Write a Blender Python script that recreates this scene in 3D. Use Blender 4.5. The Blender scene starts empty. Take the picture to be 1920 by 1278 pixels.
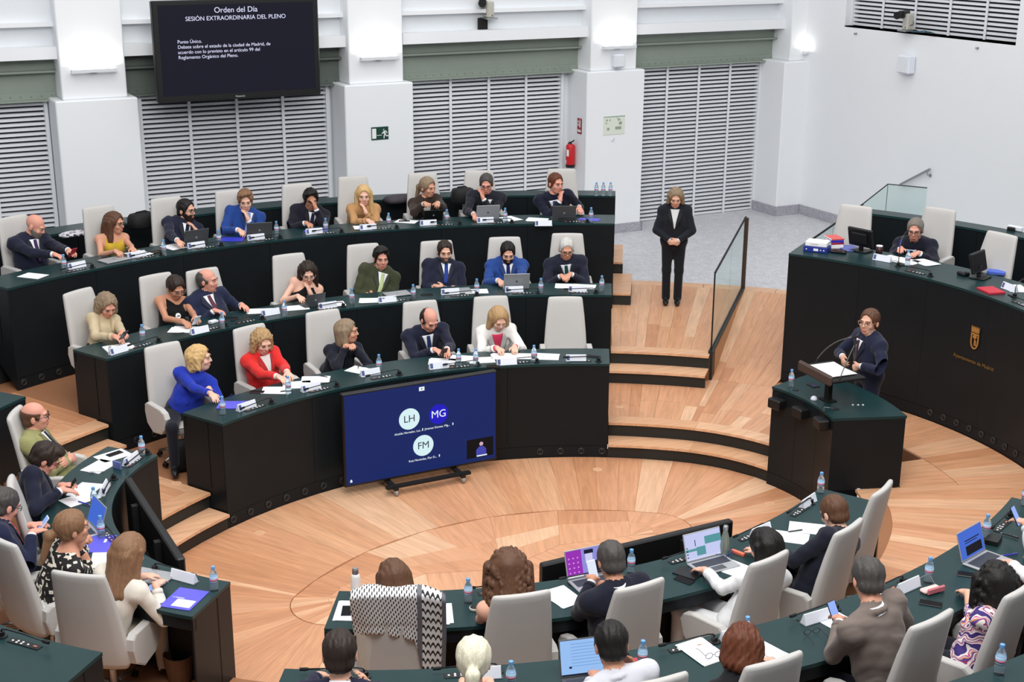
import bpy, bmesh, math, random
import numpy as np
from mathutils import Vector, Matrix, Euler
from math import sin, cos, tan, pi, radians, degrees, atan2, hypot, sqrt

# ------------------------------------------------------------------ camera, world, light, exposure
SC = bpy.context.scene
COL = SC.collection
CAMP = np.array([-5.572, -10.772, 6.0614]); YAW = -radians(27.700); PITCH = .3028; ROLL = .005; FPX = 2580.
_F = np.array([cos(PITCH)*sin(-YAW), cos(PITCH)*cos(-YAW), -sin(PITCH)])
_R0 = np.array([cos(-YAW), -sin(-YAW), 0.]); _U0 = np.cross(_R0, _F)
_R = cos(ROLL)*_R0 + sin(ROLL)*_U0; _U = -sin(ROLL)*_R0 + cos(ROLL)*_U0
cam = bpy.data.cameras.new('camera'); cam_o = bpy.data.objects.new('camera', cam); COL.objects.link(cam_o)
cam.sensor_width = 36.; cam.sensor_fit = 'HORIZONTAL'; cam.lens = FPX*36/1920
cam.clip_start = .1; cam.clip_end = 200
m = Matrix.Identity(4)
for r in range(3):
    m[r][0] = _R[r]; m[r][1] = _U[r]; m[r][2] = -_F[r]; m[r][3] = CAMP[r]
cam_o.matrix_world = m
SC.camera = cam_o
SC.view_settings.view_transform = 'Standard'; SC.view_settings.look = 'None'
SC.view_settings.gamma = 1; SC.view_settings.use_curve_mapping = False
SC.view_settings.exposure = 0.0
world = bpy.data.worlds.new('world'); SC.world = world; world.use_nodes = True
world.node_tree.nodes['Background'].inputs[0].default_value = (.93, .965, 1., 1)
world.node_tree.nodes['Background'].inputs[1].default_value = .64

def area_light(name, loc, target, size, size_y, power, color=(1, 1, 1)):
    L = bpy.data.lights.new(name, 'AREA'); L.shape = 'RECTANGLE'; L.size = size; L.size_y = size_y
    L.energy = power; L.color = color
    o = bpy.data.objects.new(name, L); COL.objects.link(o); o.location = loc
    d = Vector(target) - Vector(loc); o.rotation_euler = d.to_track_quat('-Z', 'Y').to_euler(); return o
area_light('skylight', (1., 0., 11.), (1., 0.5, 0), 15, 12, 1050, (1., .985, .96))
area_light('far_wall_fill', (-3., -6.5, 9.2), (4.5, 9.5, 3.2), 7, 3, 860, (1., .99, .97))  # unseen fill lamp, added to brighten the far wall

# ------------------------------------------------------------------ small maths
def up(px, py, z):
    d = FPX*_F + (px-960.)*_R - (py-639.)*_U
    t = (z-CAMP[2])/d[2]; return Vector((CAMP[0]+t*d[0], CAMP[1]+t*d[1], z))
def upvert(px, py, axis, val):                 # point where a sight line meets the upright plane x=val or y=val
    d = FPX*_F + (px-960.)*_R - (py-639.)*_U
    t = (val-CAMP[axis])/d[axis]; return Vector(CAMP+t*d)
OD, OR, OA = 2.0082, 1.8932, 1.7292; OBIG = 4.5432; PH0 = degrees(atan2(OD, OA))   # the four arcs of the oval
def pt(ph, off, z=0.):
    p = (ph+180) % 360 - 180; A = abs(p)
    if A < PH0: c = (OA, 0); r = OR
    elif A > 180-PH0: c = (-OA, 0); r = OR
    else: c = (0, -OD if p > 0 else OD); r = OBIG
    return Vector((c[0]+(r+off)*cos(radians(p)), c[1]+(r+off)*sin(radians(p)), z))
def ov(v):                                     # (phi, off) of a point
    s, t = v[0], v[1]; a, b = abs(s), abs(t)
    if (a-OA)*OD-b*OA > 0: c = (OA if s > 0 else -OA, 0); r = OR
    else: c = (0, -OD if t > 0 else OD); r = OBIG
    return degrees(atan2(t-c[1], s-c[0])), hypot(s-c[0], t-c[1])-r
def onoff(px, py, off, z0=0., z1=2.6):         # where a sight line meets the oval wall at this offset
    best = None
    for i in range(int((z1-z0)/.01)):
        z = z0+i*.01; P = up(px, py, z); e = abs(ov(P)[1]-off)
        if best is None or e < best[0]: best = (e, P)
    return best[1]
def normal(ph): return Vector((cos(radians(ph)), sin(radians(ph)), 0))
def facing(ph): return radians(ph+90)          # z rotation that turns local +Y towards the oval's centre
def lin(c):
    c = c/255.; return c/12.92 if c <= .04045 else ((c+.055)/1.055)**2.4
def rgb(c): return tuple(lin(x) for x in c)+(1.,)

# ------------------------------------------------------------------ materials (all procedural)
MATS = {}
def mat(name, col, rough=.5, metal=0., var=.06, scale=30., bump=0., spec=.5, emit=0., trans=0., coat=0., sheen=0., stretch=None, ior=1.45, alpha=1., hue=0.):
    key = (name, tuple(col))
    if key in MATS: return MATS[key]
    m = bpy.data.materials.new(name); m.use_nodes = True; nt = m.node_tree; N = nt.nodes; L = nt.links
    b = N['Principled BSDF']; b.inputs['Roughness'].default_value = rough; b.inputs['Metallic'].default_value = metal
    b.inputs['Specular IOR Level'].default_value = spec; b.inputs['IOR'].default_value = ior
    b.inputs['Transmission Weight'].default_value = trans; b.inputs['Coat Weight'].default_value = coat
    b.inputs['Sheen Weight'].default_value = sheen; b.inputs['Alpha'].default_value = alpha
    tc = N.new('ShaderNodeTexCoord'); mp = N.new('ShaderNodeMapping'); L.new(tc.outputs['Object'], mp.inputs[0])
    if stretch: mp.inputs['Scale'].default_value = stretch
    nz = N.new('ShaderNodeTexNoise'); nz.inputs['Scale'].default_value = scale; nz.inputs['Detail'].default_value = 4
    L.new(mp.outputs[0], nz.inputs[0])
    mx = N.new('ShaderNodeMix'); mx.data_type = 'RGBA'; c = rgb(col)
    mx.inputs[6].default_value = tuple(x*(1-var) for x in c[:3])+(1,); mx.inputs[7].default_value = tuple(min(1, x*(1+var)) for x in c[:3])+(1,)
    L.new(nz.outputs[0], mx.inputs[0]); out = mx.outputs[2]
    if hue:
        oi = N.new('ShaderNodeObjectInfo'); hs = N.new('ShaderNodeHueSaturation'); mr = N.new('ShaderNodeMapRange')
        mr.inputs[3].default_value = 1-hue; mr.inputs[4].default_value = 1+hue
        L.new(oi.outputs['Random'], mr.inputs[0]); L.new(mr.outputs[0], hs.inputs['Value']); L.new(out, hs.inputs['Color']); out = hs.outputs[0]
    L.new(out, b.inputs['Base Color'])
    if emit:
        L.new(out, b.inputs['Emission Color']); b.inputs['Emission Strength'].default_value = emit
        L.remove(b.inputs['Base Color'].links[0]); b.inputs['Base Color'].default_value = (.01, .01, .012, 1)
    if bump:
        bp = N.new('ShaderNodeBump'); bp.inputs['Strength'].default_value = bump; bp.inputs['Distance'].default_value = .01
        L.new(nz.outputs[0], bp.inputs['Height']); L.new(bp.outputs[0], b.inputs['Normal'])
    MATS[key] = m; return m

def wood_mat(name, cols, rough=.38):
    m = bpy.data.materials.new(name); m.use_nodes = True; nt = m.node_tree; N = nt.nodes; L = nt.links; b = N['Principled BSDF']
    b.inputs['Roughness'].default_value = rough
    tc = N.new('ShaderNodeTexCoord'); mp = N.new('ShaderNodeMapping'); mp.inputs['Scale'].default_value = (1.3, 14, 4)
    oi = N.new('ShaderNodeObjectInfo'); ml = N.new('ShaderNodeVectorMath'); ml.operation = 'SCALE'
    cmb = N.new('ShaderNodeCombineXYZ')
    for i in range(3): L.new(oi.outputs['Random'], cmb.inputs[i])
    L.new(cmb.outputs[0], ml.inputs[0]); ml.inputs['Scale'].default_value = 37.
    ad = N.new('ShaderNodeVectorMath'); L.new(tc.outputs['Object'], ad.inputs[0]); L.new(ml.outputs[0], ad.inputs[1]); L.new(ad.outputs[0], mp.inputs[0])
    nz = N.new('ShaderNodeTexNoise'); nz.inputs['Scale'].default_value = 1.6; nz.inputs['Detail'].default_value = 7; nz.inputs['Distortion'].default_value = .8
    L.new(mp.outputs[0], nz.inputs[0])
    # tone of the whole plank
    rp = N.new('ShaderNodeValToRGB'); els = rp.color_ramp.elements
    for i, c in enumerate(cols):
        p = i/(len(cols)-1)
        e = els[0] if i == 0 else (els[-1] if i == len(cols)-1 else els.new(p)); e.position = p; e.color = rgb(c)
    L.new(oi.outputs['Random'], rp.inputs[0])
    gr = N.new('ShaderNodeMapRange'); gr.inputs[1].default_value = .3; gr.inputs[2].default_value = .7; gr.inputs[3].default_value = .82; gr.inputs[4].default_value = 1.1
    L.new(nz.outputs[0], gr.inputs[0])
    hs = N.new('ShaderNodeHueSaturation'); L.new(rp.outputs[0], hs.inputs['Color']); L.new(gr.outputs[0], hs.inputs['Value']); L.new(hs.outputs[0], b.inputs['Base Color'])
    bp = N.new('ShaderNodeBump'); bp.inputs['Strength'].default_value = .05; L.new(nz.outputs[0], bp.inputs['Height']); L.new(bp.outputs[0], b.inputs['Normal'])
    return m
def granite_mat(name, a, b_, rough=.45):
    m = bpy.data.materials.new(name); m.use_nodes = True; nt = m.node_tree; N = nt.nodes; L = nt.links; b = N['Principled BSDF']
    b.inputs['Roughness'].default_value = rough
    tc = N.new('ShaderNodeTexCoord'); vo = N.new('ShaderNodeTexVoronoi'); vo.inputs['Scale'].default_value = 70; L.new(tc.outputs['Object'], vo.inputs[0])
    nz = N.new('ShaderNodeTexNoise'); nz.inputs['Scale'].default_value = 9; nz.inputs['Detail'].default_value = 8; L.new(tc.outputs['Object'], nz.inputs[0])
    sm = N.new('ShaderNodeMath'); sm.operation = 'MULTIPLY'; L.new(vo.outputs['Color'], sm.inputs[0]); L.new(nz.outputs[0], sm.inputs[1])
    mr = N.new('ShaderNodeMapRange'); mr.inputs[2].default_value = .55; L.new(sm.outputs[0], mr.inputs[0])
    mx = N.new('ShaderNodeMix'); mx.data_type = 'RGBA'; mx.inputs[6].default_value = rgb(b_); mx.inputs[7].default_value = rgb(a)
    L.new(mr.outputs[0], mx.inputs[0]); L.new(mx.outputs[2], b.inputs['Base Color']); return m

M_WOOD = wood_mat('beech_floor', [(204, 146, 108), (216, 160, 122), (209, 151, 112), (226, 182, 146), (212, 156, 117), (198, 138, 99), (220, 170, 132)])
M_NOSE = wood_mat('stair_nosing_wood', [(218, 168, 130), (226, 180, 143), (212, 160, 120)])
M_WALL = mat('white_plaster', (236, 238, 241), .85, var=.012, scale=3, bump=.02, spec=.2)
M_WALL2 = mat('white_panel', (224, 228, 232), .7, var=.012, scale=3, spec=.3)
M_SLAT = mat('white_aluminium_slat', (226, 228, 233), .5, var=.03)
M_DARKVOID = mat('dark_louvre_backing', (58, 61, 70), .8)
M_BEAM = mat('sage_painted_steel', (138, 148, 138), .5, var=.05, scale=6)
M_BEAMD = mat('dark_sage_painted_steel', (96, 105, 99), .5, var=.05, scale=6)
M_GRAN = granite_mat('pale_granite_floor', (222, 221, 224), (176, 176, 182))
M_SKIRT = granite_mat('grey_granite_skirting', (190, 189, 197), (142, 142, 152))
M_TOP = mat('dark_green_worktop', (26, 52, 54), .33, var=.14, scale=7, spec=.28)
M_PANEL = mat('black_green_lacquer', (25, 29, 32), .34, var=.15, scale=4, spec=.18)
M_RISER = mat('black_green_riser', (30, 34, 34), .45, var=.1)
M_VENT = mat('dark_vent_ring', (44, 46, 47), .4)
M_VENTD = mat('black_vent_core', (8, 8, 9), .6)
M_LEATHER = mat('pale_grey_leather', (192, 189, 186), .5, var=.025, scale=60, bump=.03, spec=.35)
M_CHROME = mat('brushed_aluminium', (176, 177, 180), .3, metal=.9)
M_STEELD = mat('bronze_steel_post', (96, 84, 76), .35, metal=.7)
M_BLACK = mat('black_plastic', (17, 17, 19), .45)
M_BLACKM = mat('matt_black', (12, 12, 13), .7)
M_WHITE = mat('white_paper', (244, 244, 246), .8, var=.015, spec=.2)
M_CARD = mat('white_card', (226, 230, 240), .6, var=.02)
M_GLASS = mat('clear_glass', (226, 240, 238), .02, trans=1., var=.0, ior=1.06, spec=.35)
M_PET = mat('clear_plastic', (216, 230, 240), .06, trans=.86, var=.0, ior=1.2)
M_CAPB = mat('blue_bottle_cap', (104, 160, 214), .4)
M_LABEL = mat('pale_blue_bottle_label', (168, 198, 224), .5, var=.15, scale=90)
M_LABELP = mat('pink_label_band', (214, 120, 140), .5)
M_SILVER = mat('silver_laptop', (172, 174, 178), .38, metal=.35)
M_GREYL = mat('dark_grey_laptop', (86, 88, 92), .4, metal=.3)
M_KEYS = mat('black_keyboard', (52, 56, 66), .6, var=.4, scale=120)
M_BLUEF = mat('blue_violet_card_folder', (92, 88, 210), .5)
M_BLUE = mat('royal_blue_folder', (44, 52, 190), .45)
M_BTN = mat('white_button', (226, 226, 226), .4)
M_BTNR = mat('amber_button', (190, 120, 96), .4)

# ------------------------------------------------------------------ mesh helpers
def mesh(name, V, Fc, mats=None, mi=None, smooth=False):
    me = bpy.data.meshes.new(name); me.from_pydata([tuple(v) for v in V], [], [tuple(f) for f in Fc])
    for mm in (mats if isinstance(mats, (list, tuple)) else [mats]):
        if mm: me.materials.append(mm)
    if mi is not None: me.polygons.foreach_set('material_index', np.asarray(mi, dtype=np.int32))
    if smooth: me.polygons.foreach_set('use_smooth', np.ones(len(me.polygons), dtype=bool))
    me.update(); return me
def link(name, me, parent=None, loc=(0, 0, 0), rot=(0, 0, 0)):
    o = bpy.data.objects.new(name, me); COL.objects.link(o); o.location = loc; o.rotation_euler = rot
    if parent: o.parent = parent
    return o
def tag(o, label=None, cat=None, group=None, kind=None):
    if label: o['label'] = label
    if cat: o['category'] = cat
    if group: o['group'] = group
    if kind: o['kind'] = kind
    return o
def thing(name, label, cat, loc=(0, 0, 0), rz=0., group=None):
    return tag(link(name, None, None, loc, (0, 0, rz)), label, cat, group)
def structure(name, me=None, loc=(0, 0, 0)):
    return tag(link(name, me, None, loc), kind='structure')

class B:
    """collects simple solids into one mesh"""
    def __init__(s): s.V = []; s.F = []; s.M = []; s.cur = 0
    def add(s, V, F):
        n = len(s.V); s.V += [tuple(v) for v in V]; s.F += [tuple(i+n for i in f) for f in F]; s.M += [s.cur]*len(F); return s
    def box(s, c, d, rz=0., T=None):
        x, y, z = d[0]/2, d[1]/2, d[2]/2
        V = [Vector((i*x, j*y, k*z)) for i in (-1, 1) for j in (-1, 1) for k in (-1, 1)]
        R = Matrix.Rotation(rz, 3, 'Z') if T is None else T
        V = [R @ v + Vector(c) for v in V]
        return s.add(V, [(0, 1, 3, 2), (4, 6, 7, 5), (0, 4, 5, 1), (2, 3, 7, 6), (0, 2, 6, 4), (1, 5, 7, 3)])
    def rbox(s, c, d, r=.01, T=None):          # box with chamfered edges
        r = min(r, .49*min(d)); h = [q/2 for q in d]; V = []; ix = {}
        for i in (-1, 1):
            for j in (-1, 1):
                for k in (-1, 1):
                    for a in range(3):
                        p = [i*(h[0]-r), j*(h[1]-r), k*(h[2]-r)]; sg = (i, j, k); p[a] = sg[a]*h[a]
                        ix[(i, j, k, a)] = len(V); V.append(Vector(p))
        F = []
        for a in range(3):
            b_, c_ = (a+1) % 3, (a+2) % 3
            for sg in (-1, 1):
                q = []
                for u, w in ((-1, -1), (1, -1), (1, 1), (-1, 1)):
                    k = [0, 0, 0]; k[a] = sg; k[b_] = u; k[c_] = w; q.append(ix[(*k, a)])
                F.append(q if sg > 0 else q[::-1])
            for u in (-1, 1):
                for w in (-1, 1):
                    k0 = [0, 0, 0]; k0[b_] = u; k0[c_] = w; k1 = list(k0); k0[a] = -1; k1[a] = 1
                    q = [ix[(*k0, b_)], ix[(*k1, b_)], ix[(*k1, c_)], ix[(*k0, c_)]]
                    F.append(q if u*w < 0 else q[::-1])
        for i in (-1, 1):
            for j in (-1, 1):
                for k in (-1, 1):
                    q = [ix[(i, j, k, a)] for a in range(3)]; F.append(q if i*j*k > 0 else q[::-1])
        if T is not None: V = [T @ v for v in V]
        return s.add([v+Vector(c) for v in V], F)
    def lathe(s, prof, n=16, c=(0, 0, 0), T=None):
        V = []; F = []
        for r, z in prof:
            for i in range(n): V.append(Vector((r*cos(2*pi*i/n), r*sin(2*pi*i/n), z)))
        for k in range(len(prof)-1):
            for i in range(n): F.append((k*n+i, k*n+(i+1) % n, (k+1)*n+(i+1) % n, (k+1)*n+i))
        F.append(tuple(range(n))[::-1]); F.append(tuple((len(prof)-1)*n+i for i in range(n)))
        if T is not None: V = [T @ v for v in V]
        return s.add([v+Vector(c) for v in V], F)
    def tube(s, P, r, n=6):
        P = [Vector(p) for p in P]; V = []; F = []
        for i, p in enumerate(P):
            t = (P[min(i+1, len(P)-1)]-P[max(i-1, 0)]).normalized(); a = t.orthogonal().normalized() if i == 0 else (a-t*a.dot(t)).normalized()
            b_ = t.cross(a); rr = r[i] if isinstance(r, (list, tuple)) else r
            for k in range(n): V.append(p+(a*cos(2*pi*k/n)+b_*sin(2*pi*k/n))*rr)
        for i in range(len(P)-1):
            for k in range(n): F.append((i*n+k, i*n+(k+1) % n, (i+1)*n+(k+1) % n, (i+1)*n+k))
        F.append(tuple(range(n))[::-1]); F.append(tuple((len(P)-1)*n+k for k in range(n)))
        return s.add(V, F)
    def prism(s, poly, axis, a, b_):           # outline in the two other axes, extruded along axis
        n = len(poly); V = []
        for q in (a, b_):
            for u, w in poly:
                p = [0, 0, 0]; p[axis] = q; p[(axis+1) % 3] = u; p[(axis+2) % 3] = w; V.append(p)
        F = [tuple(range(n))[::-1], tuple(range(n, 2*n))]+[(i, (i+1) % n, n+(i+1) % n, n+i) for i in range(n)]
        return s.add(V, F)
    def mesh(s, name, mats, smooth=False): return mesh(name, s.V, s.F, mats, s.M, smooth)
    def build(s, name, mats, parent=None, loc=(0, 0, 0), rot=(0, 0, 0), smooth=False):
        return link(name, s.mesh(name, mats, smooth), parent, loc, rot)
def autosmooth(o, ang=35):
    me = o.data; me.polygons.foreach_set('use_smooth', np.ones(len(me.polygons), dtype=bool))
    try: me.set_sharp_from_angle(angle=radians(ang))
    except Exception: pass
    return o
def sweep(sec, ph0, ph1, n, offf=None):
    """section [(off,z)...] carried along the oval from ph0 to ph1"""
    V = []; k = len(sec); F = []
    for i in range(n+1):
        ph = ph0+(ph1-ph0)*i/n; e = offf(ph) if offf else 0.
        V += [pt(ph, o_+e, z) for o_, z in sec]
    for i in range(n):
        for j in range(k): F.append((i*k+j, i*k+(j+1) % k, (i+1)*k+(j+1) % k, (i+1)*k+j))
    F.append(tuple(range(k))[::-1]); F.append(tuple(n*k+j for j in range(k)))
    return V, F
def rect(o0, o1, z0, z1): return [(o0, z0), (o1, z0), (o1, z1), (o0, z1)]
def sw(name, sec, ph0, ph1, n, material, parent=None, offf=None):
    V, F = sweep(sec, ph0, ph1, n, offf); me = mesh(name, V, F, material)
    bm = bmesh.new(); bm.from_mesh(me); bmesh.ops.recalc_face_normals(bm, faces=bm.faces); bm.to_mesh(me); bm.free()
    o = link(name, me, parent)
    return autosmooth(o, 25)
FONT = {}
def text(body, size, material, parent, loc, rot, align='CENTER', ext=.0008, wid=1.0, name='lettering', bold=0.):
    c = bpy.data.curves.new(name, 'FONT'); c.body = body; c.size = size; c.extrude = ext; c.align_x = align; c.align_y = 'CENTER'; c.offset = bold
    q = bpy.data.objects.new(name, c); COL.objects.link(q); bpy.context.view_layer.update()
    me = bpy.data.meshes.new_from_object(q.evaluated_get(bpy.context.evaluated_depsgraph_get())); me.name = name; bpy.data.objects.remove(q); me.materials.clear(); me.materials.append(material)
    return link(name, me, parent, loc, rot)
rng = random.Random(7)
FL = {0: 0., 1: .35, 2: .70, 3: 1.20, 4: 1.25}      # floor levels: centre, first, second, third row, presidium

# ------------------------------------------------------------------ the room: back wall bays, pillars, right wall
SR = 10.884                                         # right wall plane x
def wallbox(name, boxes, material):
    b = B()
    for x0, x1, y0, y1, z0, z1 in boxes: b.box(((x0+x1)/2, (y0+y1)/2, (z0+z1)/2), (x1-x0, y1-y0, z1-z0))
    return structure(name, b.mesh(name, material))
wallbox('wall_back', [(-9, 12, 10.15, 10.35, 0, 8.5), (-9, 12, 9.66, 10.15, 4.50, 8.5)], M_WALL)
wallbox('wall_front', [(-14, 12, -16.2, -16, 0, 9)], mat('shaded_gallery_wall', (150, 150, 152), .9)); wallbox('wall_left', [(-14.2, -14, -16, 10.3, 0, 9)], mat('shaded_gallery_wall', (150, 150, 152), .9))  # mid-grey puts the gallery's shade into the colour of both unseen walls
wr = wallbox('wall_right', [(SR, SR+.3, 8.20, 9.3, 0, 8.5), (SR, SR+.3, -14, 4.36, 0, 8.5), (SR, SR+.3, 4.36, 8.20, 0, 4.19), (SR, SR+.3, 4.36, 8.20, 6.4, 8.5)], M_WALL)
for i, xc in enumerate((-6.12, -1.70, 2.575, 6.88)):  # pillars: wide foot and slimmer shaft
    p = structure('wall_pillar', None, (xc, 0, 0))
    b = B(); b.rbox((0, 9.202+.45, 1.75), (1.14, .9, 3.50), .015); b.build('pillar_foot', M_WALL, p)
    b = B(); b.rbox((0, 9.30+.40, 6.0), (.90, .8, 5.0), .015); b.build('pillar_shaft', M_WALL, p)
    if i == 3: b = B(); b.box((0, 9.19, .78), (1.18, .03, .17)); b.box((-.583, 9.55, .78), (.03, .75, .17)); b.box((.583, 9.55, .78), (.03, .75, .17)); b.build('skirting', M_SKIRT, p)
pr = structure('wall_pillar', None, (10.9, 0, 0))    # corner pier
b = B(); b.rbox((0, 9.55, 2.1), (1.12, .93, 2.8), .015); b.build('pillar_foot', M_WALL, pr)
b = B(); b.rbox((.1, 9.62, 6.0), (.90, .8, 5.0), .015); b.build('pillar_shaft', M_WALL, pr)
structure('baseboard_right', (lambda b: (b.box((10.6, 9.075, .79), (.56, .03, .18)), b.box((10.325, 9.43, .79), (.03, .70, .18)), b.box((SR-.015, 7.4, .79), (.03, 3.3, .18)), b.mesh('skirting', M_SKIRT))[-1])(B()))
slat_b = B(); slat_b.prism([(-.03, -.020), (-.026, -.022), (.045, .012), (.045, .020), (-.022, .017), (-.03, .014)], 0, -.5, .5); SLAT = slat_b.mesh('slat', M_SLAT)
def louvre(name, x0, x1, y, z0, z1, along=0, pitch=.0705, mull=4):
    w = structure(name); b = B()
    if along == 0: b.box(((x0+x1)/2, y+.16, (z0+z1)/2), (x1-x0, .04, z1-z0))
    else: b.box((y+.16, (x0+x1)/2, (z0+z1)/2), (.04, x1-x0, z1-z0))
    b.build('backing', M_DARKVOID, w)
    n = int((z1-z0)/pitch)
    for i in range(n):
        o = link('slat', SLAT, w); o.scale = (x1-x0-.04, 1, 1)
        if along == 0: o.location = ((x0+x1)/2, y+.03, z0+.03+i*pitch)
        else: o.location = (y+.03, (x0+x1)/2, z0+.03+i*pitch); o.rotation_euler = (0, 0, -pi/2)
    for i in range(1, mull):
        c = x0+(x1-x0)*i/mull; b = B()
        if along == 0: b.box((c, y-.02, (z0+z1)/2), (.045, .012, z1-z0))
        else: b.box((y-.02, c, (z0+z1)/2), (.012, .045, z1-z0))
        b.build('mullion', M_SLAT, w)
    b = B()
    for c in (x0, x1):
        if along == 0: b.box((c, y+.04, (z0+z1)/2), (.05, .14, z1-z0))
        else: b.box((y+.04, c, (z0+z1)/2), (.14, .05, z1-z0))
    b.build('jamb', M_WALL2, w); return w
bays = [(-5.4, -2.31, 0), (-.98, 1.93, 1), (3.36, 6.16, 2), (7.62, 10.34, 3)]
RIV = B(); RIV.lathe([(.016, 0), (.013, .008), (.006, .012)], 6, T=Matrix.Rotation(pi/2, 3, 'X'))
for x0, x1, k in bays:
    louvre('window_%d' % (k+1), x0, x1, 9.80, .70, 3.45)
    bx0, bx1 = x0-.28, x1+.28
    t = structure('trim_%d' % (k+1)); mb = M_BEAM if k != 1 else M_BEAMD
    b = B(); b.box(((bx0+bx1)/2, 9.77, 3.66), (bx1-bx0, .06, .40)); b.build('beam_web', mb, t)
    b = B(); b.box(((bx0+bx1)/2, 9.72, 3.47), (bx1-bx0, .16, .03)); b.box(((bx0+bx1)/2, 9.735, 3.53), (bx1-bx0, .012, .10)); b.build('beam_flange', mb, t)
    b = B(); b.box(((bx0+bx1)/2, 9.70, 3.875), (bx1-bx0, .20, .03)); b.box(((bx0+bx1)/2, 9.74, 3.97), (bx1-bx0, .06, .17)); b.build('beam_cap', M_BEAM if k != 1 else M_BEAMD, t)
    rv = B(); n = int((bx1-bx0)/.14)
    for i in range(n):
        for v_ in (0,): rv.lathe([(.016, 0), (.012, .010), (.004, .013)], 6, (bx0+.1+i*.14, 9.729, 3.53), Matrix.Rotation(pi/2, 3, 'X'))
    tag(rv.build('rivet', mb, t), kind='stuff')
    b = B(); b.box(((bx0+bx1)/2, 9.62, 4.145), (bx1-bx0, .40, .17)); b.build('ledge', M_WALL, t)
    b = B(); b.box(((bx0+bx1)/2, 9.72, 4.37), (bx1-bx0, .14, .28)); b.build('panel', M_WALL2, t)
    b = B(); b.box(((bx0+bx1)/2, 9.64, 4.53), (bx1-bx0, .30, .06)); b.build('ledge', M_WALL, t)
    b = B(); b.box(((bx0+bx1)/2, 9.63, 4.80), (bx1-bx0, .06, .48)); b.build('panel', M_WALL2, t)
for x0, x1, k in bays:                              # reveals between louvre and pillar
    wallbox('wall_reveal', [(x0-.34, x0-.02, 9.86, 9.95, .7, 3.45), (x1+.02, x1+.34, 9.86, 9.95, .7, 3.45)], M_WALL2)
louvre('window_5', 4.36, 8.20, SR+.16, 4.19, 6.4, along=1, pitch=.0705, mull=5)
b = B(); b.box((SR+.15, 6.28, 4.18), (.30, 3.84, .02)); structure('window_sill', b.mesh('sill', M_WALL))

def wall_lamp(x, y, z, label, w=.62):
    t = thing('wall_lamp', label, 'lamp', (x, y, z), 0, 'white uplighter troughs on the pillars')
    b = B(); b.prism([(-.03, 0), (-.13, .01), (-.135, .055), (-.125, .055), (-.12, .02), (-.03, .02)], 0, -w/2, w/2); b.box((w/2, -.08, .027), (.006, .105, .05)); b.box((-w/2, -.08, .027), (.006, .105, .05)); b.build('trough', M_WALL2, t)
    b = B(); b.box((0, -.02, .02), (.1, .04, .04)); b.build('bracket', M_CHROME, t)
    b = B(); b.tube([(-w/2+.04, -.075, .045), (w/2-.04, -.075, .045)], .012, 6); b.build('lamp_tube', mat('lit_lamp_tube', (255, 250, 236), .5, emit=3.), t)
    L = bpy.data.lights.new('lamp_glow', 'AREA'); L.shape = 'RECTANGLE'; L.size = w; L.size_y = .06; L.energy = 4; L.color = (1, .97, .88)
    o = bpy.data.objects.new('lamp_glow', L); COL.objects.link(o); o.parent = t; o.location = (0, -.085, .065); o.rotation_euler = (pi, 0, 0); o.rotation_euler = Euler((radians(192), 0, 0))
wall_lamp(-1.70, 9.30, 3.87, 'white uplighter trough on the pillar left of the big wall screen')
wall_lamp(2.60, 9.30, 3.86, 'white uplighter trough on the pillar right of the big wall screen')
wall_lamp(6.93, 9.30, 3.86, 'white uplighter trough on the pillar above a small white box')
wall_lamp(10.93, 9.22, 3.62, 'short white uplighter trough in the corner by the right wall', .26)

# ------------------------------------------------------------------ floors, stairs, planks
def plank(parent, c, h=.016, material=M_WOOD):
    """c = four corners (Vector, top face); local X runs along the board"""
    m = sum(c, Vector())/4; d = ((c[2]+c[3])-(c[0]+c[1])); rz = atan2(d.y, d.x)
    R = Matrix.Rotation(-rz, 3, 'Z'); L = [R @ (v-m) for v in c]
    e = .0011
    V = []
    for v in L: V.append(v+Vector((0, 0, -h)))
    cen = sum(L, Vector())/4
    for v in L:
        q = (cen-v); q.z = 0; q.normalize(); V.append(v+q*e)
    me = mesh('plank', V, [(3, 2, 1, 0), (4, 5, 6, 7), (0, 1, 5, 4), (1, 2, 6, 5), (2, 3, 7, 6), (3, 0, 4, 7)], material)
    if (L[1]-L[0]).cross(L[2]-L[0]).z < 0: me.flip_normals()
    return link('plank', me, parent, m, (0, 0, rz))
def zramp(z0, z1, o0, o1): return lambda o_: z0+(z1-z0)*(o_-o0)/(o1-o0)
def planks(parent, o0, o1, p0, p1, z, w=.2, breaks=2, seed=1, g=.002):
    """boards that run across the oval; z number or function of off"""
    r = random.Random(seed); zf = z if callable(z) else (lambda o_: z)
    ph = p0
    R_ = (OR if (abs((ph+180) % 360-180) < PH0 or abs((ph+180) % 360-180) > 180-PH0) else OBIG)
    while ph < p1-.2:
        a = abs((ph+180) % 360-180); rad = (OR if (a < PH0 or a > 180-PH0) else OBIG)+o1
        dp = min(degrees(w*r.uniform(.7, 1.35)/max(rad, .3)), p1-ph)
        if p1-ph-dp < 1.0: dp = p1-ph
        cuts = sorted([o0, o1]+[o0+(o1-o0)*(i+r.uniform(.2, .8))/breaks for i in range(breaks-1)])
        gp = degrees(g/rad)/2
        for u, v in zip(cuts, cuts[1:]):
            plank(parent, [pt(ph+gp, u+g/2, zf(u)), pt(ph+dp-gp, u+g/2, zf(u)), pt(ph+dp-gp, v-g/2, zf(v)), pt(ph+gp, v-g/2, zf(v))])
        ph += dp
M_SUB = mat('dark_joint', (150, 102, 70), .8)
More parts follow.
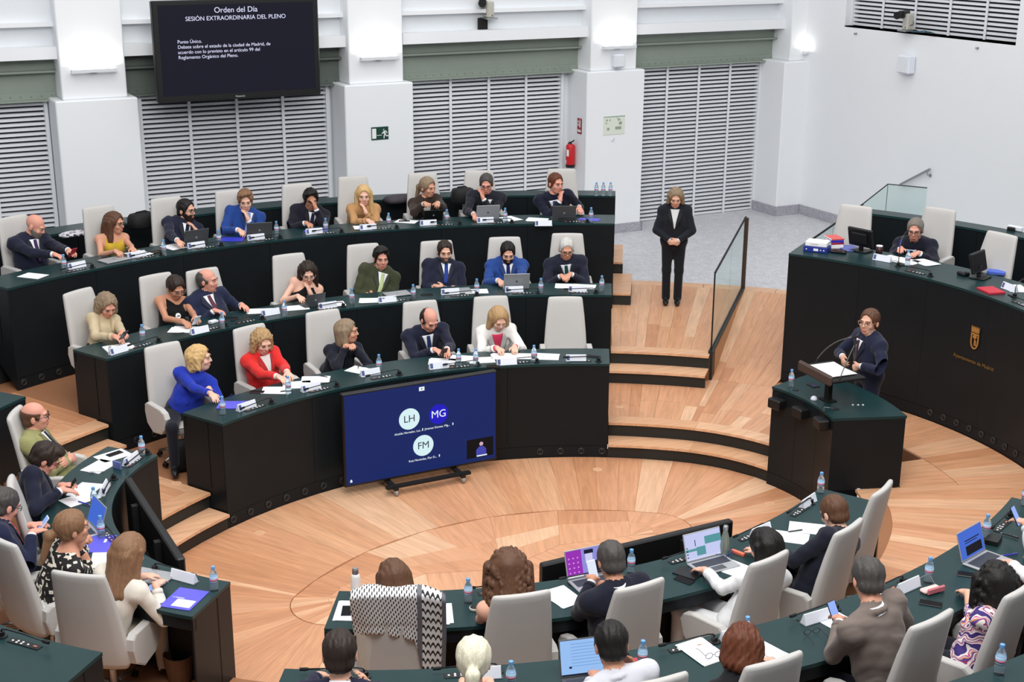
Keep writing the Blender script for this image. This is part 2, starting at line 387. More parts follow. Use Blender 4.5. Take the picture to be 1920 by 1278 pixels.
# centre floor
V = [pt(p*3, .3, -.012) for p in range(120)]; V2 = [v+Vector((0, 0, -.2)) for v in V]
f0 = structure('floor', mesh('floor', V+V2, [tuple(range(120)), tuple(range(239, 119, -1))], M_SUB))
planks(f0, -1.478, .0, -180, 180, 0., .27, 1, 3)
# inlaid oval: fans of wedges meeting along a crooked centre line, some boards split crosswise
r = random.Random(11)
sp = [Vector((x, y, 0)) for x, y in ((-1.45, .02), (-.75, .16), (-.05, -.10), (.70, .12), (1.45, -.02))]
def near(v): return min(sp, key=lambda q: (q.x-v.x*.85)**2)
M18 = 26
for i in range(M18):
    p0_, p1_ = -180+360*i/M18, -180+360*(i+1)/M18
    a, c = pt(p0_, -1.484), pt(p1_, -1.484); sa, sc_ = near(a), near(c); m_ = .42+.2*r.random()
    a2, c2 = a.lerp(sa, m_), c.lerp(sc_, m_)
    plank(f0, [a, c, c2, a2])
    e1, e2 = sa.lerp(a2, .004), sc_.lerp(c2, .004)
    if sa == sc_: plank(f0, [a2, c2, e2, e1])
    else:
        if r.random() < .5: plank(f0, [a2, c2, c2.lerp(e2, .5), a2.lerp(e1, .5)]); plank(f0, [a2.lerp(e1, .5), c2.lerp(e2, .5), e2, e1])
        else: plank(f0, [a2, c2, e2, e1])
# raised floors, one slab per level
def slab(name, o0, o1, z, p0, p1, n, depth=.3, material=M_SUB, offz=.012):
    V, F = sweep(rect(o0, o1, z-depth, z-offz), p0, p1, n); me = mesh(name, V, F, material)
    bm = bmesh.new(); bm.from_mesh(me); bmesh.ops.recalc_face_normals(bm, faces=bm.faces); bm.to_mesh(me); bm.free()
    return structure(name, me)
def riser(parent, off, z0, z1, p0, p1, n=12): return sw('riser', rect(off, off+.025, z0, z1), p0, p1, n, M_RISER, parent)
def nosing(parent, o0, o1, z, p0, p1, pieces=2, h=.03):
    for i in range(pieces):
        a = p0+(p1-p0)*i/pieces; c = p0+(p1-p0)*(i+1)/pieces; sw('nosing', rect(o0, o1, z-h, z), a+.03, c-.03, 8, M_NOSE, parent)
fl1 = slab('floor', .285, 2.3, .35, 13.6, 118.1, 60); fl1b = slab('floor', .285, 2.3, .35, 118.1, 130, 12); fl1c = slab('floor', .04, 2.3, .35, 130, 226, 60)
fl1d = slab('floor', .285, 2.3, .35, -61, -21, 30); fl1e = slab('floor', 1.35, 2.3, .35, -21, 13.6, 24); slab('floor', .70, 1.36, .35, -21, -8, 8); slab('floor', .285, 1.36, .35, 8, 13.6, 4); fl1f = slab('floor', .04, 1.66, .35, 226, 299, 60)
pit = slab('floor', .72, 1.36, .175, -8, 8, 20, .17, M_RISER, 0)
slab('floor', 1.945, 5.44, .70, 46.4, 130, 60, .36); slab('floor', 1.66, 3.6, .70, 128.5, 299, 90, .36)
slab('floor', 4.0, 6.0, 1.20, 58.6, 122, 60, .5, M_RISER, 0); slab('floor', 2.35, 6.5, 1.25, -60, 34.1, 60, 1.2, M_RISER, 0); slab('floor', 3.2, 5, 1.05, -112, -58, 40, .6, M_RISER, 0)
# first level boards
planks(fl1, .44, 2.0, 46.0, 59.0, .35, .2, 2, 5)
planks(fl1, .44, 2.2, 13.6, 46.0, .35, .22, 2, 6)
nosing(fl1, .215, .44, .35, 13.5, 59.0, 3); riser(fl1, .25, .175, .32, 13.5, 59)
st1 = structure('floor_step'); nosing(st1, -.045, .26, .175, 13.5, 59.0, 3); riser(st1, 0., 0, .145, 13.5, 59, 16)
planks(fl1b, .44, 1.62, 118.3, 129.8, .35, .2, 2, 8); nosing(fl1b, .215, .44, .35, 118.3, 129.9, 1); riser(fl1b, .25, .175, .32, 118.2, 130)
st2 = structure('floor_step'); nosing(st2, -.045, .26, .175, 118.3, 129.9, 1); riser(st2, 0., 0, .145, 118.2, 130)
planks(fl1c, 1.0, 1.66, 175, 226, .35, .2, 1, 9)
planks(fl1d, .46, 2.2, -61, -21, .35, .24, 1, 10); nosing(fl1d, .235, .46, .35, -28, -21, 1)
planks(fl1e, 1.36, 2.26, -21, 13.6, .35, .24, 1, 12); planks(fl1e, .725, 1.355, -21, -8, .35, .24, 1, 31); planks(fl1e, .725, 1.355, 8, 13.5, .35, .24, 1, 32)
planks(fl1f, .62, 1.64, 226, 299, .35, .22, 1, 13)
# steps up to the second level, right and left aisles
st3 = structure('floor_step'); nosing(st3, 1.60, 1.93, .525, 46.4, 59, 1); riser(st3, 1.64, .35, .495, 46.4, 58.9)
fl2 = structure('floor_step'); nosing(fl2, 1.875, 2.1, .70, 46.4, 58.7, 1); riser(fl2, 1.91, .525, .67, 46.4, 58.7)
planks(fl2, 2.1, 5.2, 46.5, 58.6, .70, .22, 2, 14); nosing(fl2, 5.2, 5.44, .70, 34.3, 58.6, 3)
st4 = structure('floor_step'); nosing(st4, 1.60, 1.95, .525, 117.2, 128.4, 1); riser(st4, 1.64, .35, .495, 117.1, 128.5)
fl2b = structure('floor_step'); nosing(fl2b, 1.875, 2.1, .70, 117.2, 128.4, 1); riser(fl2b, 1.91, .525, .67, 117.1, 128.5)
planks(fl2b, 2.1, 3.6, 116.9, 130.5, .70, .22, 2, 15)
# ramp to the presidium side
rampz = zramp(.35, .70, 2.2, 5.2)
rp = structure('floor_ramp'); planks(rp, 2.0, 5.2, 34.2, 46.0, lambda o_: max(.352, rampz(o_)), .24, 2, 16)
V, F = sweep([(2.0, .0), (5.3, .0), (5.3, .68), (2.2, .33), (2.0, .33)], 34.2, 46, 10); structure('floor_ramp_base', mesh('ramp', V, F, M_SUB))
# little steps beside the end of the third row
st5 = structure('floor_step'); nosing(st5, 4.03, 5.16, .875, 56.75, 58.5, 1); riser(st5, 4.05, .70, .845, 56.8, 58.5, 4)
b = [pt(56.75, o_, z) for o_, z in ((4.05, .70), (5.14, .70), (5.14, .845), (4.05, .845))]; link('riser', mesh('riser', b, [(0, 1, 2, 3)], M_RISER), st5)
st6 = structure('floor_step'); nosing(st6, 5.16, 6.3, 1.05, 57.6, 58.5, 1); riser(st6, 5.18, .70, 1.02, 57.6, 58.5, 4)
# granite floor behind
V = [pt(p, 5.44, .70) for p in np.linspace(-20, 126, 74)]; V2 = []
for q, p_ in zip(V, np.linspace(-20, 126, 74)):
    V2.append(Vector((11.0, q.y+(10.2-q.y)*max(0, (p_+20)/50.), .70)) if p_ < 30 else Vector((11.0-22.0*(p_-30)/96., 10.2, .70)))
gf = structure('floor_granite', mesh('granite', V+V2, [(i, 74+i, 75+i, 1+i) for i in range(73)], M_GRAN))
gf.data.flip_normals()

# ------------------------------------------------------------------ desks
vb = B(); vb.lathe([(.036, 0), (.042, .004), (.038, .010), (.026, .010), (.024, .004)], 14); vb.cur = 1; vb.lathe([(.024, .003), (.02, .008)], 12)
VENT = vb.mesh('air_vent', [M_VENT, M_VENTD], True)
def desk(name, label, p0, p1, off, top, zb, depth=.57, offf=None, group=None, vents=None, vz=.075, seg=1.15, back=None, ends=(True, True)):
    t = thing(name, label, 'desk', (0, 0, 0), 0, group); n = max(8, int(abs(p1-p0)/1.5))
    sw('worktop', rect(off-.006, off+depth, top-.028, top), p0, p1, n, M_TOP, t, offf)
    rad = OBIG+off; k = max(1, round(radians(abs(p1-p0))*rad/seg))
    for i in range(k):
        a = p0+(p1-p0)*i/k; c = p0+(p1-p0)*(i+1)/k; g = degrees(.002/rad)
        sw('front_panel', rect(off, off+.025, zb+.145, top-.03), a+g, c-g, max(3, n//k), M_PANEL, t, offf)
    sw('plinth', rect(off+.004, off+.03, zb, zb+.14), p0, p1, n, M_PANEL, t, offf)
    zb2 = back if back is not None else zb
    for q, s, on in ((p0, 1, ends[0]), (p1, -1, ends[1])):
        if not on: continue
        e = offf(q) if offf else 0.; w = degrees(.03/(rad))
        V = [pt(q+s*u*w, off+o_+e, z) for u in (0, 1) for o_, z in ((0.012, zb), (depth, zb2), (depth, top-.03), (0.012, top-.03))]
        me = mesh('end_panel', V, [(0, 1, 2, 3), (7, 6, 5, 4), (0, 4, 5, 1), (1, 5, 6, 2), (2, 6, 7, 3), (3, 7, 4, 0)], M_PANEL)
        bm = bmesh.new(); bm.from_mesh(me); bmesh.ops.recalc_face_normals(bm, faces=bm.faces); bm.to_mesh(me); bm.free(); link('end_panel', me, t)
    sw('apron', rect(off+depth-.05, off+depth-.02, top-.13, top-.028), p0, p1, n, M_PANEL, t, offf)
    sw('cable_tray', rect(off+.20, off+.22, zb2+.05, top-.03), p0, p1, n, M_BLACKM, t, offf)
    if vents:
        for q in vents:
            e = offf(q) if offf else 0.
            link('air_vent', VENT, t, pt(q, off+.003+e, zb+vz), (pi/2, 0, radians(q-90+0)))
    return t
def vrange(a, b_, off, step=.24, big=True):
    a0 = abs((a+180) % 360-180); r_ = (OR if (a0 < PH0 or a0 > 180-PH0) else OBIG)+off; d = degrees(step/r_); return [a+i*d for i in range(int((b_-a)/d)+1)]
D1 = desk('curved_desk', 'innermost curved dark desk of the far bank, behind the rolling video screen', 59.1, 118.1, 0., 1.144, 0., group=None, vents=vrange(59.9, 70, 0)+vrange(96, 117.5, 0), back=.35)
D2 = desk('curved_desk', 'middle curved dark desk of the far bank, one step above the innermost', 58.75, 117., 1.84, 1.45, .35, vents=vrange(110, 116.5, 1.84), back=.70)
off3 = lambda p: (116.4-p)/58.*.22
D3 = desk('curved_desk', 'highest curved dark desk of the far bank, nearest the louvred windows', 58.5, 116.4, 3.62, 1.93, .70, offf=off3, vents=vrange(104, 115.8, 3.62), back=1.2)
L1 = desk('curved_desk', 'tightly curved inner desk under the man crossing his arms and long-haired woman', 130., 225.5, 0., 1.144, 0., back=.35)
L2 = desk('curved_desk', 'outer dark desk at the lower left with an unused microphone', 128.6, 225.1, 1.66, 1.45, .35, back=.70)
N1 = desk('curved_desk', 'near inner desk under the chequered scarf chair and the open laptops', -121.4, -61.6, 0., 1.144, 0., back=.35)
N2 = desk('curved_desk', 'near outer desk where the man in the grey-brown blazer sits', -121.7, -61.2, 1.64, 1.45, .35, back=.70)
N3 = desk('curved_desk', 'nearest desk, only its corner with one bottle in view', -100, -70, 3.13, 1.75, .70, back=1.0)
PD = desk('presidium_desk', 'tall curved dark presidium desk bearing a golden crest', -42, 34.1, 2.27, 2.03, .35, .78, vents=vrange(-30, 8, 2.27, .2), vz=.10, seg=1.6, back=1.25)
# low cabinets behind the seats
def cabinet(name, label, p0, p1, o0, o1, z0, z1, offf=None):
    t = thing(name, label, 'cabinet', (0, 0, 0)); n = 40
    sw('top', rect(o0-.01, o1, z1-.03, z1), p0, p1, n, M_TOP, t, offf); k = 8
    for i in range(k):
        a = p0+(p1-p0)*i/k; c = p0+(p1-p0)*(i+1)/k; sw('door', rect(o0, o0+.02, z0+.05, z1-.032), a+.02, c-.02, 6, M_PANEL, t, offf)
    sw('carcass', rect(o0+.02, o1-.01, z0, z1-.03), p0, p1, n, M_PANEL, t, offf); return t
cabinet('low_cabinet', 'long low dark cabinet along the louvred windows behind the last row', 58.4, 119, 5.45, 5.82, .70, 2.0)
cabinet('low_cabinet', 'long low dark cabinet behind the presidium chairs by the white wall', -30, 31.6, 4.36, 4.64, 1.25, 2.2)

# ------------------------------------------------------------------ swivel chair (built once, then copied)
def loft(secs):
    V = []; F = []; n = len(secs[0])
    for s in secs: V += s
    for i in range(len(secs)-1):
        for k in range(n): F.append((i*n+k, i*n+(k+1) % n, (i+1)*n+(k+1) % n, (i+1)*n+k))
    F.append(tuple(range(n))[::-1]); F.append(tuple((len(secs)-1)*n+k for k in range(n))); return V, F
def rsec(w, th, y, z, curve=0., n=20, p=5.):
    out = []
    for k in range(n):
        a = 2*pi*k/n; c, s = cos(a), sin(a); d = (abs(c)**p+abs(s)**p)**(-1/p)
        x = c*d*w/2; out.append(Vector((x, y+s*d*th/2-curve*(1-(2*x/max(w, .01))**2), z)))
    return out
def chair_meshes():
    M = {}
    secs = []
    for z, w, th, y in ((.40, .44, .02, -.20), (.405, .49, .07, -.20), (.45, .53, .085, -.205), (.6, .525, .085, -.225), (.8, .50, .08, -.26), (1.0, .465, .072, -.30), (1.15, .43, .066, -.335), (1.195, .42, .060, -.346), (1.213, .405, .046, -.35), (1.22, .38, .02, -.352)):
        secs.append(rsec(w, th, y, z, .03 if z < 1.1 else .02))
    V, F = loft(secs); M['backrest'] = mesh('backrest', V, F, M_LEATHER, None, True)
    secs = []
    for z, w, d in ((.37, .40, .38), (.375, .45, .43), (.39, .48, .47), (.445, .49, .48), (.465, .47, .46), (.47, .43, .42)):
        secs.append([Vector((v.x, v.y+.04, z)) for v in rsec(w, d, 0, z, 0, 24, 4.)])
    V, F = loft(secs); M['seat'] = mesh('seat', V, F, M_LEATHER, None, True)
    prof = [(-.20, .44), (-.235, .56), (-.225, .645), (-.18, .675), (.10, .665), (.18, .64), (.215, .58), (.18, .46), (.10, .385), (-.08, .36)]
    for nm, sx in (('armrest_r', 1), ('armrest_l', -1)):
        secs = []; cy = sum(p[0] for p in prof)/len(prof); cz = sum(p[1] for p in prof)/len(prof)
        for dx, s in ((-.034, .93), (-.028, 1.), (.028, 1.), (.034, .93)):
            secs.append([Vector((sx*.285+dx, cy+(p[0]-cy)*s, cz+(p[1]-cz)*s)) for p in prof])
        V, F = loft(secs); me = mesh('armrest', V, F, M_LEATHER)
        bm = bmesh.new(); bm.from_mesh(me); bmesh.ops.recalc_face_normals(bm, faces=bm.faces); bm.to_mesh(me); bm.free(); M[nm] = me
    b = B(); b.lathe([(.028, .10), (.028, .25), (.018, .25), (.018, .36), (.10, .36), (.10, .375)], 12); M['gas_column'] = b.mesh('gas_column', M_CHROME)
    b = B()
    b.lathe([(.05, .09), (.05, .13), (.03, .14)], 10)
    for k in range(5):
        a = 2*pi*k/5+.3; d = Vector((cos(a), sin(a), 0)); b.tube([d*.03+Vector((0, 0, .115)), d*.16+Vector((0, 0, .105)), d*.30+Vector((0, 0, .07))], [.022, .019, .013], 6)
    M['star_base'] = b.mesh('star_base', M_CHROME, True)
    b = B(); b.lathe([(.012, -.024), (.027, -.022), (.027, -.006), (.012, -.004)], 10, T=Matrix.Rotation(pi/2, 3, 'X')); b.lathe([(.012, .004), (.027, .006), (.027, .022), (.012, .024)], 10, T=Matrix.Rotation(pi/2, 3, 'X')); b.box((0, 0, .03), (.02, .012, .03)); M['caster'] = b.mesh('caster', M_BLACK)
    return M
CH = chair_meshes()
CHG = 'pale grey leather swivel chairs'
def chair(x, y, z, rz, label):
    t = thing('swivel_chair', label, 'chair', (x, y, z), rz, CHG)
    for nm, k in (('backrest', 'backrest'), ('seat', 'seat'), ('armrest', 'armrest_r'), ('armrest', 'armrest_l'), ('gas_column', 'gas_column'), ('star_base', 'star_base')): link(nm, CH[k], t)
    for k in range(5):
        a = 2*pi*k/5+.3; link('caster', CH['caster'], t, (.30*cos(a), .30*sin(a), .03), (0, 0, a))
    return t
SEATS = {}
def seat(key, px, py, fl, who, twist=0., dz=1.215, push=0.):
    """a chair whose backrest top is seen at this pixel"""
    P = up(px, py, FL[fl]+dz); ph, off = ov(P); rz = facing(ph)+radians(twist)
    back = Vector((sin(rz), -cos(rz), 0))*-1
    back = Vector((-sin(rz), cos(rz), 0))            # forward of the sitter
    o = P+back*(.352+push); o.z = FL[fl]
    SEATS[key] = (o, rz, ph, fl); chair(o.x, o.y, o.z, rz, 'pale grey high-backed leather chair '+who); return o

# ------------------------------------------------------------------ signed-distance figures meshed by surface nets
class SD:
    def __init__(s, lo, hi, h):
        s.h = h; s.lo = np.array(lo, dtype=np.float32); n = np.ceil((np.array(hi)-np.array(lo))/h).astype(int)+1
        s.n = n; s.d = np.full(n, .15, np.float32); s.best = np.full(n, 9., np.float32); s.id = np.zeros(n, np.int8)
        s.ax = [s.lo[i]+h*np.arange(n[i], dtype=np.float32) for i in range(3)]
    def blk(s, a, b):
        i0 = np.clip(np.floor((np.array(a)-s.lo)/s.h).astype(int), 0, s.n-1); i1 = np.clip(np.ceil((np.array(b)-s.lo)/s.h).astype(int)+1, 0, s.n)
        if (i1 <= i0).any(): return None, None
        sl = tuple(slice(i0[k], i1[k]) for k in range(3))
        return sl, (s.ax[0][sl[0]][:, None, None], s.ax[1][sl[1]][None, :, None], s.ax[2][sl[2]][None, None, :])
    def join(s, sl, e, k, m):
        d = s.d[sl]; e = e.astype(np.float32); hh = np.clip(.5+.5*(d-e)/k, 0, 1); s.d[sl] = d+(e-d)*hh-k*hh*(1-hh)
        b = s.best[sl]; w = e < b; s.id[sl] = np.where(w, m, s.id[sl]); s.best[sl] = np.where(w, e, b)
    def caps(s, a, b, ra, rb, m, k=.02):
        a = np.asarray(a, dtype=np.float32); b = np.asarray(b, dtype=np.float32); mr = max(ra, rb)+k+2*s.h
        sl, X = s.blk(np.minimum(a, b)-mr, np.maximum(a, b)+mr)
        if sl is None: return
        ab = b-a; L = max(float(ab@ab), 1e-9); p = [X[i]-a[i] for i in range(3)]
        t = np.clip((p[0]*ab[0]+p[1]*ab[1]+p[2]*ab[2])/L, 0, 1)
        e = np.sqrt((p[0]-t*ab[0])**2+(p[1]-t*ab[1])**2+(p[2]-t*ab[2])**2)-(ra+(rb-ra)*t)
        s.join(sl, e, k, m)
    def _ell(s, c, A, r, mr):
        c = np.asarray(c, dtype=np.float32); A = np.asarray(A, dtype=np.float32)
        ext = np.sqrt(((A*np.array(r)[:, None])**2).sum(0))+mr
        sl, X = s.blk(c-ext, c+ext)
        if sl is None: return None, None
        p = [X[i]-c[i] for i in range(3)]; q = [(p[0]*A[j][0]+p[1]*A[j][1]+p[2]*A[j][2]) for j in range(3)]
        k0 = np.sqrt((q[0]/r[0])**2+(q[1]/r[1])**2+(q[2]/r[2])**2); k1 = np.sqrt((q[0]/r[0]**2)**2+(q[1]/r[1]**2)**2+(q[2]/r[2]**2)**2)+1e-6
        return sl, k0*(k0-1)/k1
    def ell(s, c, A, r, m, k=.02):
        sl, e = s._ell(c, A, r, k+2*s.h)
        if sl is not None: s.join(sl, e, k, m)
    def cut(s, c, A, r, k=.01):
        sl, e = s._ell(c, A, r, k+2*s.h)
        if sl is None: return
        d = s.d[sl]; e = -e; hh = np.clip(.5-.5*(d-e)/k, 0, 1); s.d[sl] = d+(e-d)*hh+k*hh*(1-hh)
    def sample(s, P):
        q = (np.asarray(P, dtype=np.float32)-s.lo)/s.h; i = np.clip(np.floor(q).astype(int), 0, s.n-2); f = np.clip(q-i, 0, 1); r = 0
        for a in (0, 1):
            for b in (0, 1):
                for c in (0, 1):
                    w = (f[:, 0] if a else 1-f[:, 0])*(f[:, 1] if b else 1-f[:, 1])*(f[:, 2] if c else 1-f[:, 2]); r = r+w*s.d[i[:, 0]+a, i[:, 1]+b, i[:, 2]+c]
        return r
    def march(s, P, D, step=None, n=90):
        """first surface hit from P along D (arrays)"""
        P = np.array(P, dtype=np.float32); D = np.asarray(D, dtype=np.float32); t = np.zeros(len(P), np.float32); done = np.zeros(len(P), bool)
        for _ in range(n):
            v = s.sample(P+D*t[:, None]); done |= v < .0015; t = np.where(done, t, t+np.clip(v*.7, .003, .03))
        return P+D*t[:, None], done
    def mesh(s, name, mats, recol=None):
        d = s.d; S = d < 0; c = np.zeros(np.array(d.shape)-1, np.int8)
        CN = [(a, b, e) for a in (0, 1) for b in (0, 1) for e in (0, 1)]; nx, ny, nz = d.shape
        for a, b, e in CN: c += S[a:nx-1+a, b:ny-1+b, e:nz-1+e]
        act = (c > 0) & (c < 8); idx = np.argwhere(act); N = len(idx)
        vid = np.full(c.shape, -1, np.int32); vid[act] = np.arange(N); i, j, k = idx.T
        V = np.stack([d[i+a, j+b, k+e] for a, b, e in CN], 1); CA = np.array(CN, np.float32); pos = np.zeros((N, 3), np.float32); cnt = np.zeros(N, np.float32)
        for p in range(8):
            for q in range(p+1, 8):
                if abs(CA[p]-CA[q]).sum() != 1: continue
                mk = (V[:, p] < 0) != (V[:, q] < 0); t = V[mk, p]/(V[mk, p]-V[mk, q]); pos[mk] += CA[p]+t[:, None]*(CA[q]-CA[p]); cnt[mk] += 1
        pos = s.lo+s.h*(idx+pos/np.maximum(cnt, 1)[:, None]); quads = []
        for ax in range(3):
            o1, o2 = (ax+1) % 3, (ax+2) % 3
            s0 = [slice(None)]*3; s1 = [slice(None)]*3; s0[ax] = slice(0, -1); s1[ax] = slice(1, None)
            for o_ in (o1, o2): s0[o_] = slice(1, -1); s1[o_] = slice(1, -1)
            A, Bq = S[tuple(s0)], S[tuple(s1)]
            for inside in (True, False):
                g = np.argwhere((A != Bq) & (A == inside))
                if not len(g): continue
                g[:, o1] += 1; g[:, o2] += 1; cs = []
                for u, v in ((-1, -1), (0, -1), (0, 0), (-1, 0)):
                    h_ = g.copy(); h_[:, o1] += u; h_[:, o2] += v; cs.append(vid[h_[:, 0], h_[:, 1], h_[:, 2]])
                q = np.stack(cs, 1); quads.append(q if inside else q[:, ::-1])
        Q = np.concatenate(quads) if quads else np.zeros((0, 4), int)
        Q = Q[(Q >= 0).all(1)]
        qi = np.clip(np.rint((pos-s.lo)/s.h).astype(int), 0, s.n-1); vm = s.id[qi[:, 0], qi[:, 1], qi[:, 2]]
        if recol is not None: vm = recol(pos, vm)
        me = bpy.data.meshes.new(name); me.vertices.add(N); me.vertices.foreach_set('co', pos.ravel()); me.loops.add(len(Q)*4); me.polygons.add(len(Q))
        me.loops.foreach_set('vertex_index', Q.ravel().astype(np.int32)); me.polygons.foreach_set('loop_start', np.arange(0, len(Q)*4, 4, dtype=np.int32))
        try: me.polygons.foreach_set('loop_total', np.full(len(Q), 4, dtype=np.int32))
        except Exception: pass
        for mm in mats: me.materials.append(mm)
        me.polygons.foreach_set('material_index', vm[Q[:, 0]].astype(np.int32)); me.polygons.foreach_set('use_smooth', np.ones(len(Q), dtype=bool))
        me.update(calc_edges=True); me.validate(); return me

def hair_mat(c): return mat('hair_%d_%d_%d' % c, c, .5, var=.38, scale=16, bump=.35, stretch=(6, 6, .9), spec=.35)
def cloth_mat(c, v=.10): return mat('cloth_%d_%d_%d' % c, c, .85, var=v, scale=11, bump=.55, sheen=.12, spec=.2, stretch=(1, 1, .7))
def skin_mat(c): return mat('skin_%d_%d_%d' % c, c, .5, var=.05, scale=25, spec=.4)
SK = {'m': (222, 170, 146), 'p': (230, 182, 160), 'd': (196, 140, 112), 't': (210, 152, 126), 'r': (220, 156, 136)}
HC = {'black': (24, 20, 19), 'dark': (46, 34, 28), 'brown': (92, 62, 44), 'lbrown': (132, 98, 72), 'auburn': (96, 52, 32), 'blonde': (206, 170, 116), 'dblonde': (176, 142, 100), 'plat': (230, 218, 194), 'grey': (122, 114, 106), 'dgrey': (72, 68, 66), 'white': (198, 196, 192), 'gbrown': (140, 120, 98)}
EYEW = mat('eye_white', (206, 196, 190), .35); EYEB = mat('eye_iris', (36, 26, 20), .3); LIP = {}
NP = np.array
def unit(v): v = np.asarray(v, float); return v/max(np.linalg.norm(v), 1e-9)

def head_frame(look_from, target, upv=(0, 0, 1), roll=0.):
    f = unit(target-look_from); r = unit(np.cross(f, upv)); u = np.cross(r, f)
    if roll: r, u = cos(roll)*r+sin(roll)*u, -sin(roll)*r+cos(roll)*u
    return r, f, u

def hair(root, H, r, f, u, k, style, col, rn, h=.0075):
    """hair as its own mesh round the head"""
    A = [r, f, u]
    def W(x, y, z): return H+k*(r*x+f*y+u*z)
    LONG = {'long': .42, 'longt': .34, 'bob': .17, 'wbob': .16, 'bobs': .12, 'curlyl': .20, 'curlys': .2, 'pony': .30, 'upd': .1}
    lo = H-k*.19; hi = H+k*.19; L = LONG.get(style, 0)
    lo = lo-NP([.05, .05, k*L+.02]) if L else lo; hi = hi+(NP([.05, .05, 0]) if L else 0)
    if style in ('pony', 'long', 'upd'): lo = lo-NP([.1, .1, 0]); hi = hi+NP([.1, .1, 0])
    S = SD(lo, hi, h)
    th = {'short': .010, 'buzz': .004, 'bald': .004, 'balding': .008}.get(style, .016)
    if style == 'balding': S.ell(W(0, -.036, .018), A, (k*.086, k*.092, k*.092), 0, .01)
    else: S.ell(W(0, -.014, .038), A, (k*(.078+th), k*(.098+th), k*(.088+th)), 0, .01)
    if style in ('short', 'buzz', 'balding', 'bald', 'wavy', 'quiff'):
        S.ell(W(0, -.05, -.03), A, (k*(.068+th*.6), k*(.055+th*.6), k*.055), 0, .02)
        for sx in (-1, 1): S.caps(W(sx*.072, .03, .01), W(sx*.072, .028, -.03), k*.012, k*.008, 0, .008)
        if style in ('quiff', 'wavy'):
            S.ell(W(0, .045, .115), A, (k*.07, k*.05, k*.03), 0, .02); S.ell(W(.03, .06, .10), A, (k*.05, k*.04, k*.028), 0, .02)
    if style in ('bob', 'wbob', 'bobs', 'long', 'longt', 'curlyl'):
        e = {'bob': .15, 'bobs': .11, 'wbob': .14, 'long': .36, 'longt': .3, 'curlyl': .20}[style]
        wd = 1.25 if style == 'curlyl' else 1.
        for sx in (-1, 1):
            S.caps(W(sx*.082*wd, -.01, .03), W(sx*.092*wd, -.005, -e*.62), k*.030*wd, k*(.034 if style != 'bobs' else .026), 0, .03)
        S.caps(W(0, -.075, .03), W(0, -.085, -e*.75), k*.058*wd, k*.050, 0, .04)
        for sx in (-1, 1): S.caps(W(sx*.05, -.06, .02), W(sx*.055, -.065, -e*.72), k*.05, k*.042, 0, .04)
    if style in ('long', 'longt'):
        d = unit(-f*1.0+u*0-NP([0, 0, .3])); dn = NP([0, 0, -1.]); e = .36 if style == 'long' else .28
        b0 = W(0, -.09, -.02); bf = -f.copy(); bf[2] = 0; bf = unit(bf)
        for sx in (-1.3, -.45, .45, 1.3):
            a = b0+r*sx*.045*k; S.caps(a, a+dn*e*k+bf*.07+r*sx*.006, k*.042, k*.022, 0, .025)
    if style == 'pony':
        S.ell(W(0, -.045, -.02), A, (k*.07, k*.06, k*.06), 0, .02)
        bf = unit(NP([-f[0], -f[1], -.25])); a = W(0, -.11, .0); b_ = a+bf*.05*k; S.caps(a, b_, k*.026, k*.034, 0, .015); c_ = b_+unit(NP([-f[0]*.35, -f[1]*.35, -1.]))*.2*k; S.caps(b_, c_, k*.036, k*.016, 0, .02)
    if style == 'upd':
        S.ell(W(0, -.05, -.02), A, (k*.07, k*.06, k*.06), 0, .02); S.ell(W(-.03, -.125, .0), A, (k*.055, k*.05, k*.07), 0, .02); S.caps(W(-.05, -.13, -.02), W(-.06, -.12, -.12), k*.03, k*.015, 0, .02)
    if style in ('curlyl', 'curlys'):
        q = np.random.default_rng(3)
        for _ in range(330):
            zz = q.uniform(-e*.95, .125); an = q.uniform(0, 2*pi); w2 = sqrt(max(.05, 1-max(0, zz-.02)**2/.0125)); x_ = sin(an)*(.098+.022*(zz < .03))*w2; y_ = -.03-cos(an)*(.095)*w2
            if y_ > .045 and zz < .07: continue
            S.ell(W(x_, y_, zz), A, (k*q.uniform(.010, .020), k*q.uniform(.010, .018), k*q.uniform(.012, .026)), 0, .005)
    # forehead and face opening
    if style != 'buzz2':
        hl = {'balding': .10, 'bald': .2}.get(style, 0)
        ck = .012 if L else .024
        S.cut(W(0, .085, -.045), A, (k*(.070 if L else .078), k*.072, k*.115), ck)
        S.cut(W(0, .125, .004), A, (k*.088, k*.077, k*.097), ck)
        if style in ('short', 'buzz', 'balding', 'bald', 'quiff', 'wavy', 'pony', 'upd'):
            S.cut(W(0, .075, -.095), A, (k*.13, k*.105, k*.115), .008)
            S.cut(W(0, .0, -.135), A, (k*.13, k*.12, k*.078), .008)
            for sx in (-1, 1): S.cut(W(sx*.092, -.004, -.03), A, (k*.026, k*.03, k*.045), .006)
        if style == 'bald': S.cut(W(0, .03, .125), A, (k*.14, k*.16, k*.092), .012)
    # locks
    X = np.meshgrid(*S.ax, indexing='ij', sparse=True); P = [X[i]-H[i] for i in range(3)]
    a = np.arctan2(P[0]*r[0]+P[1]*r[1]+P[2]*r[2], -(P[0]*f[0]+P[1]*f[1]+P[2]*f[2])); z = P[0]*u[0]+P[1]*u[1]+P[2]*u[2]
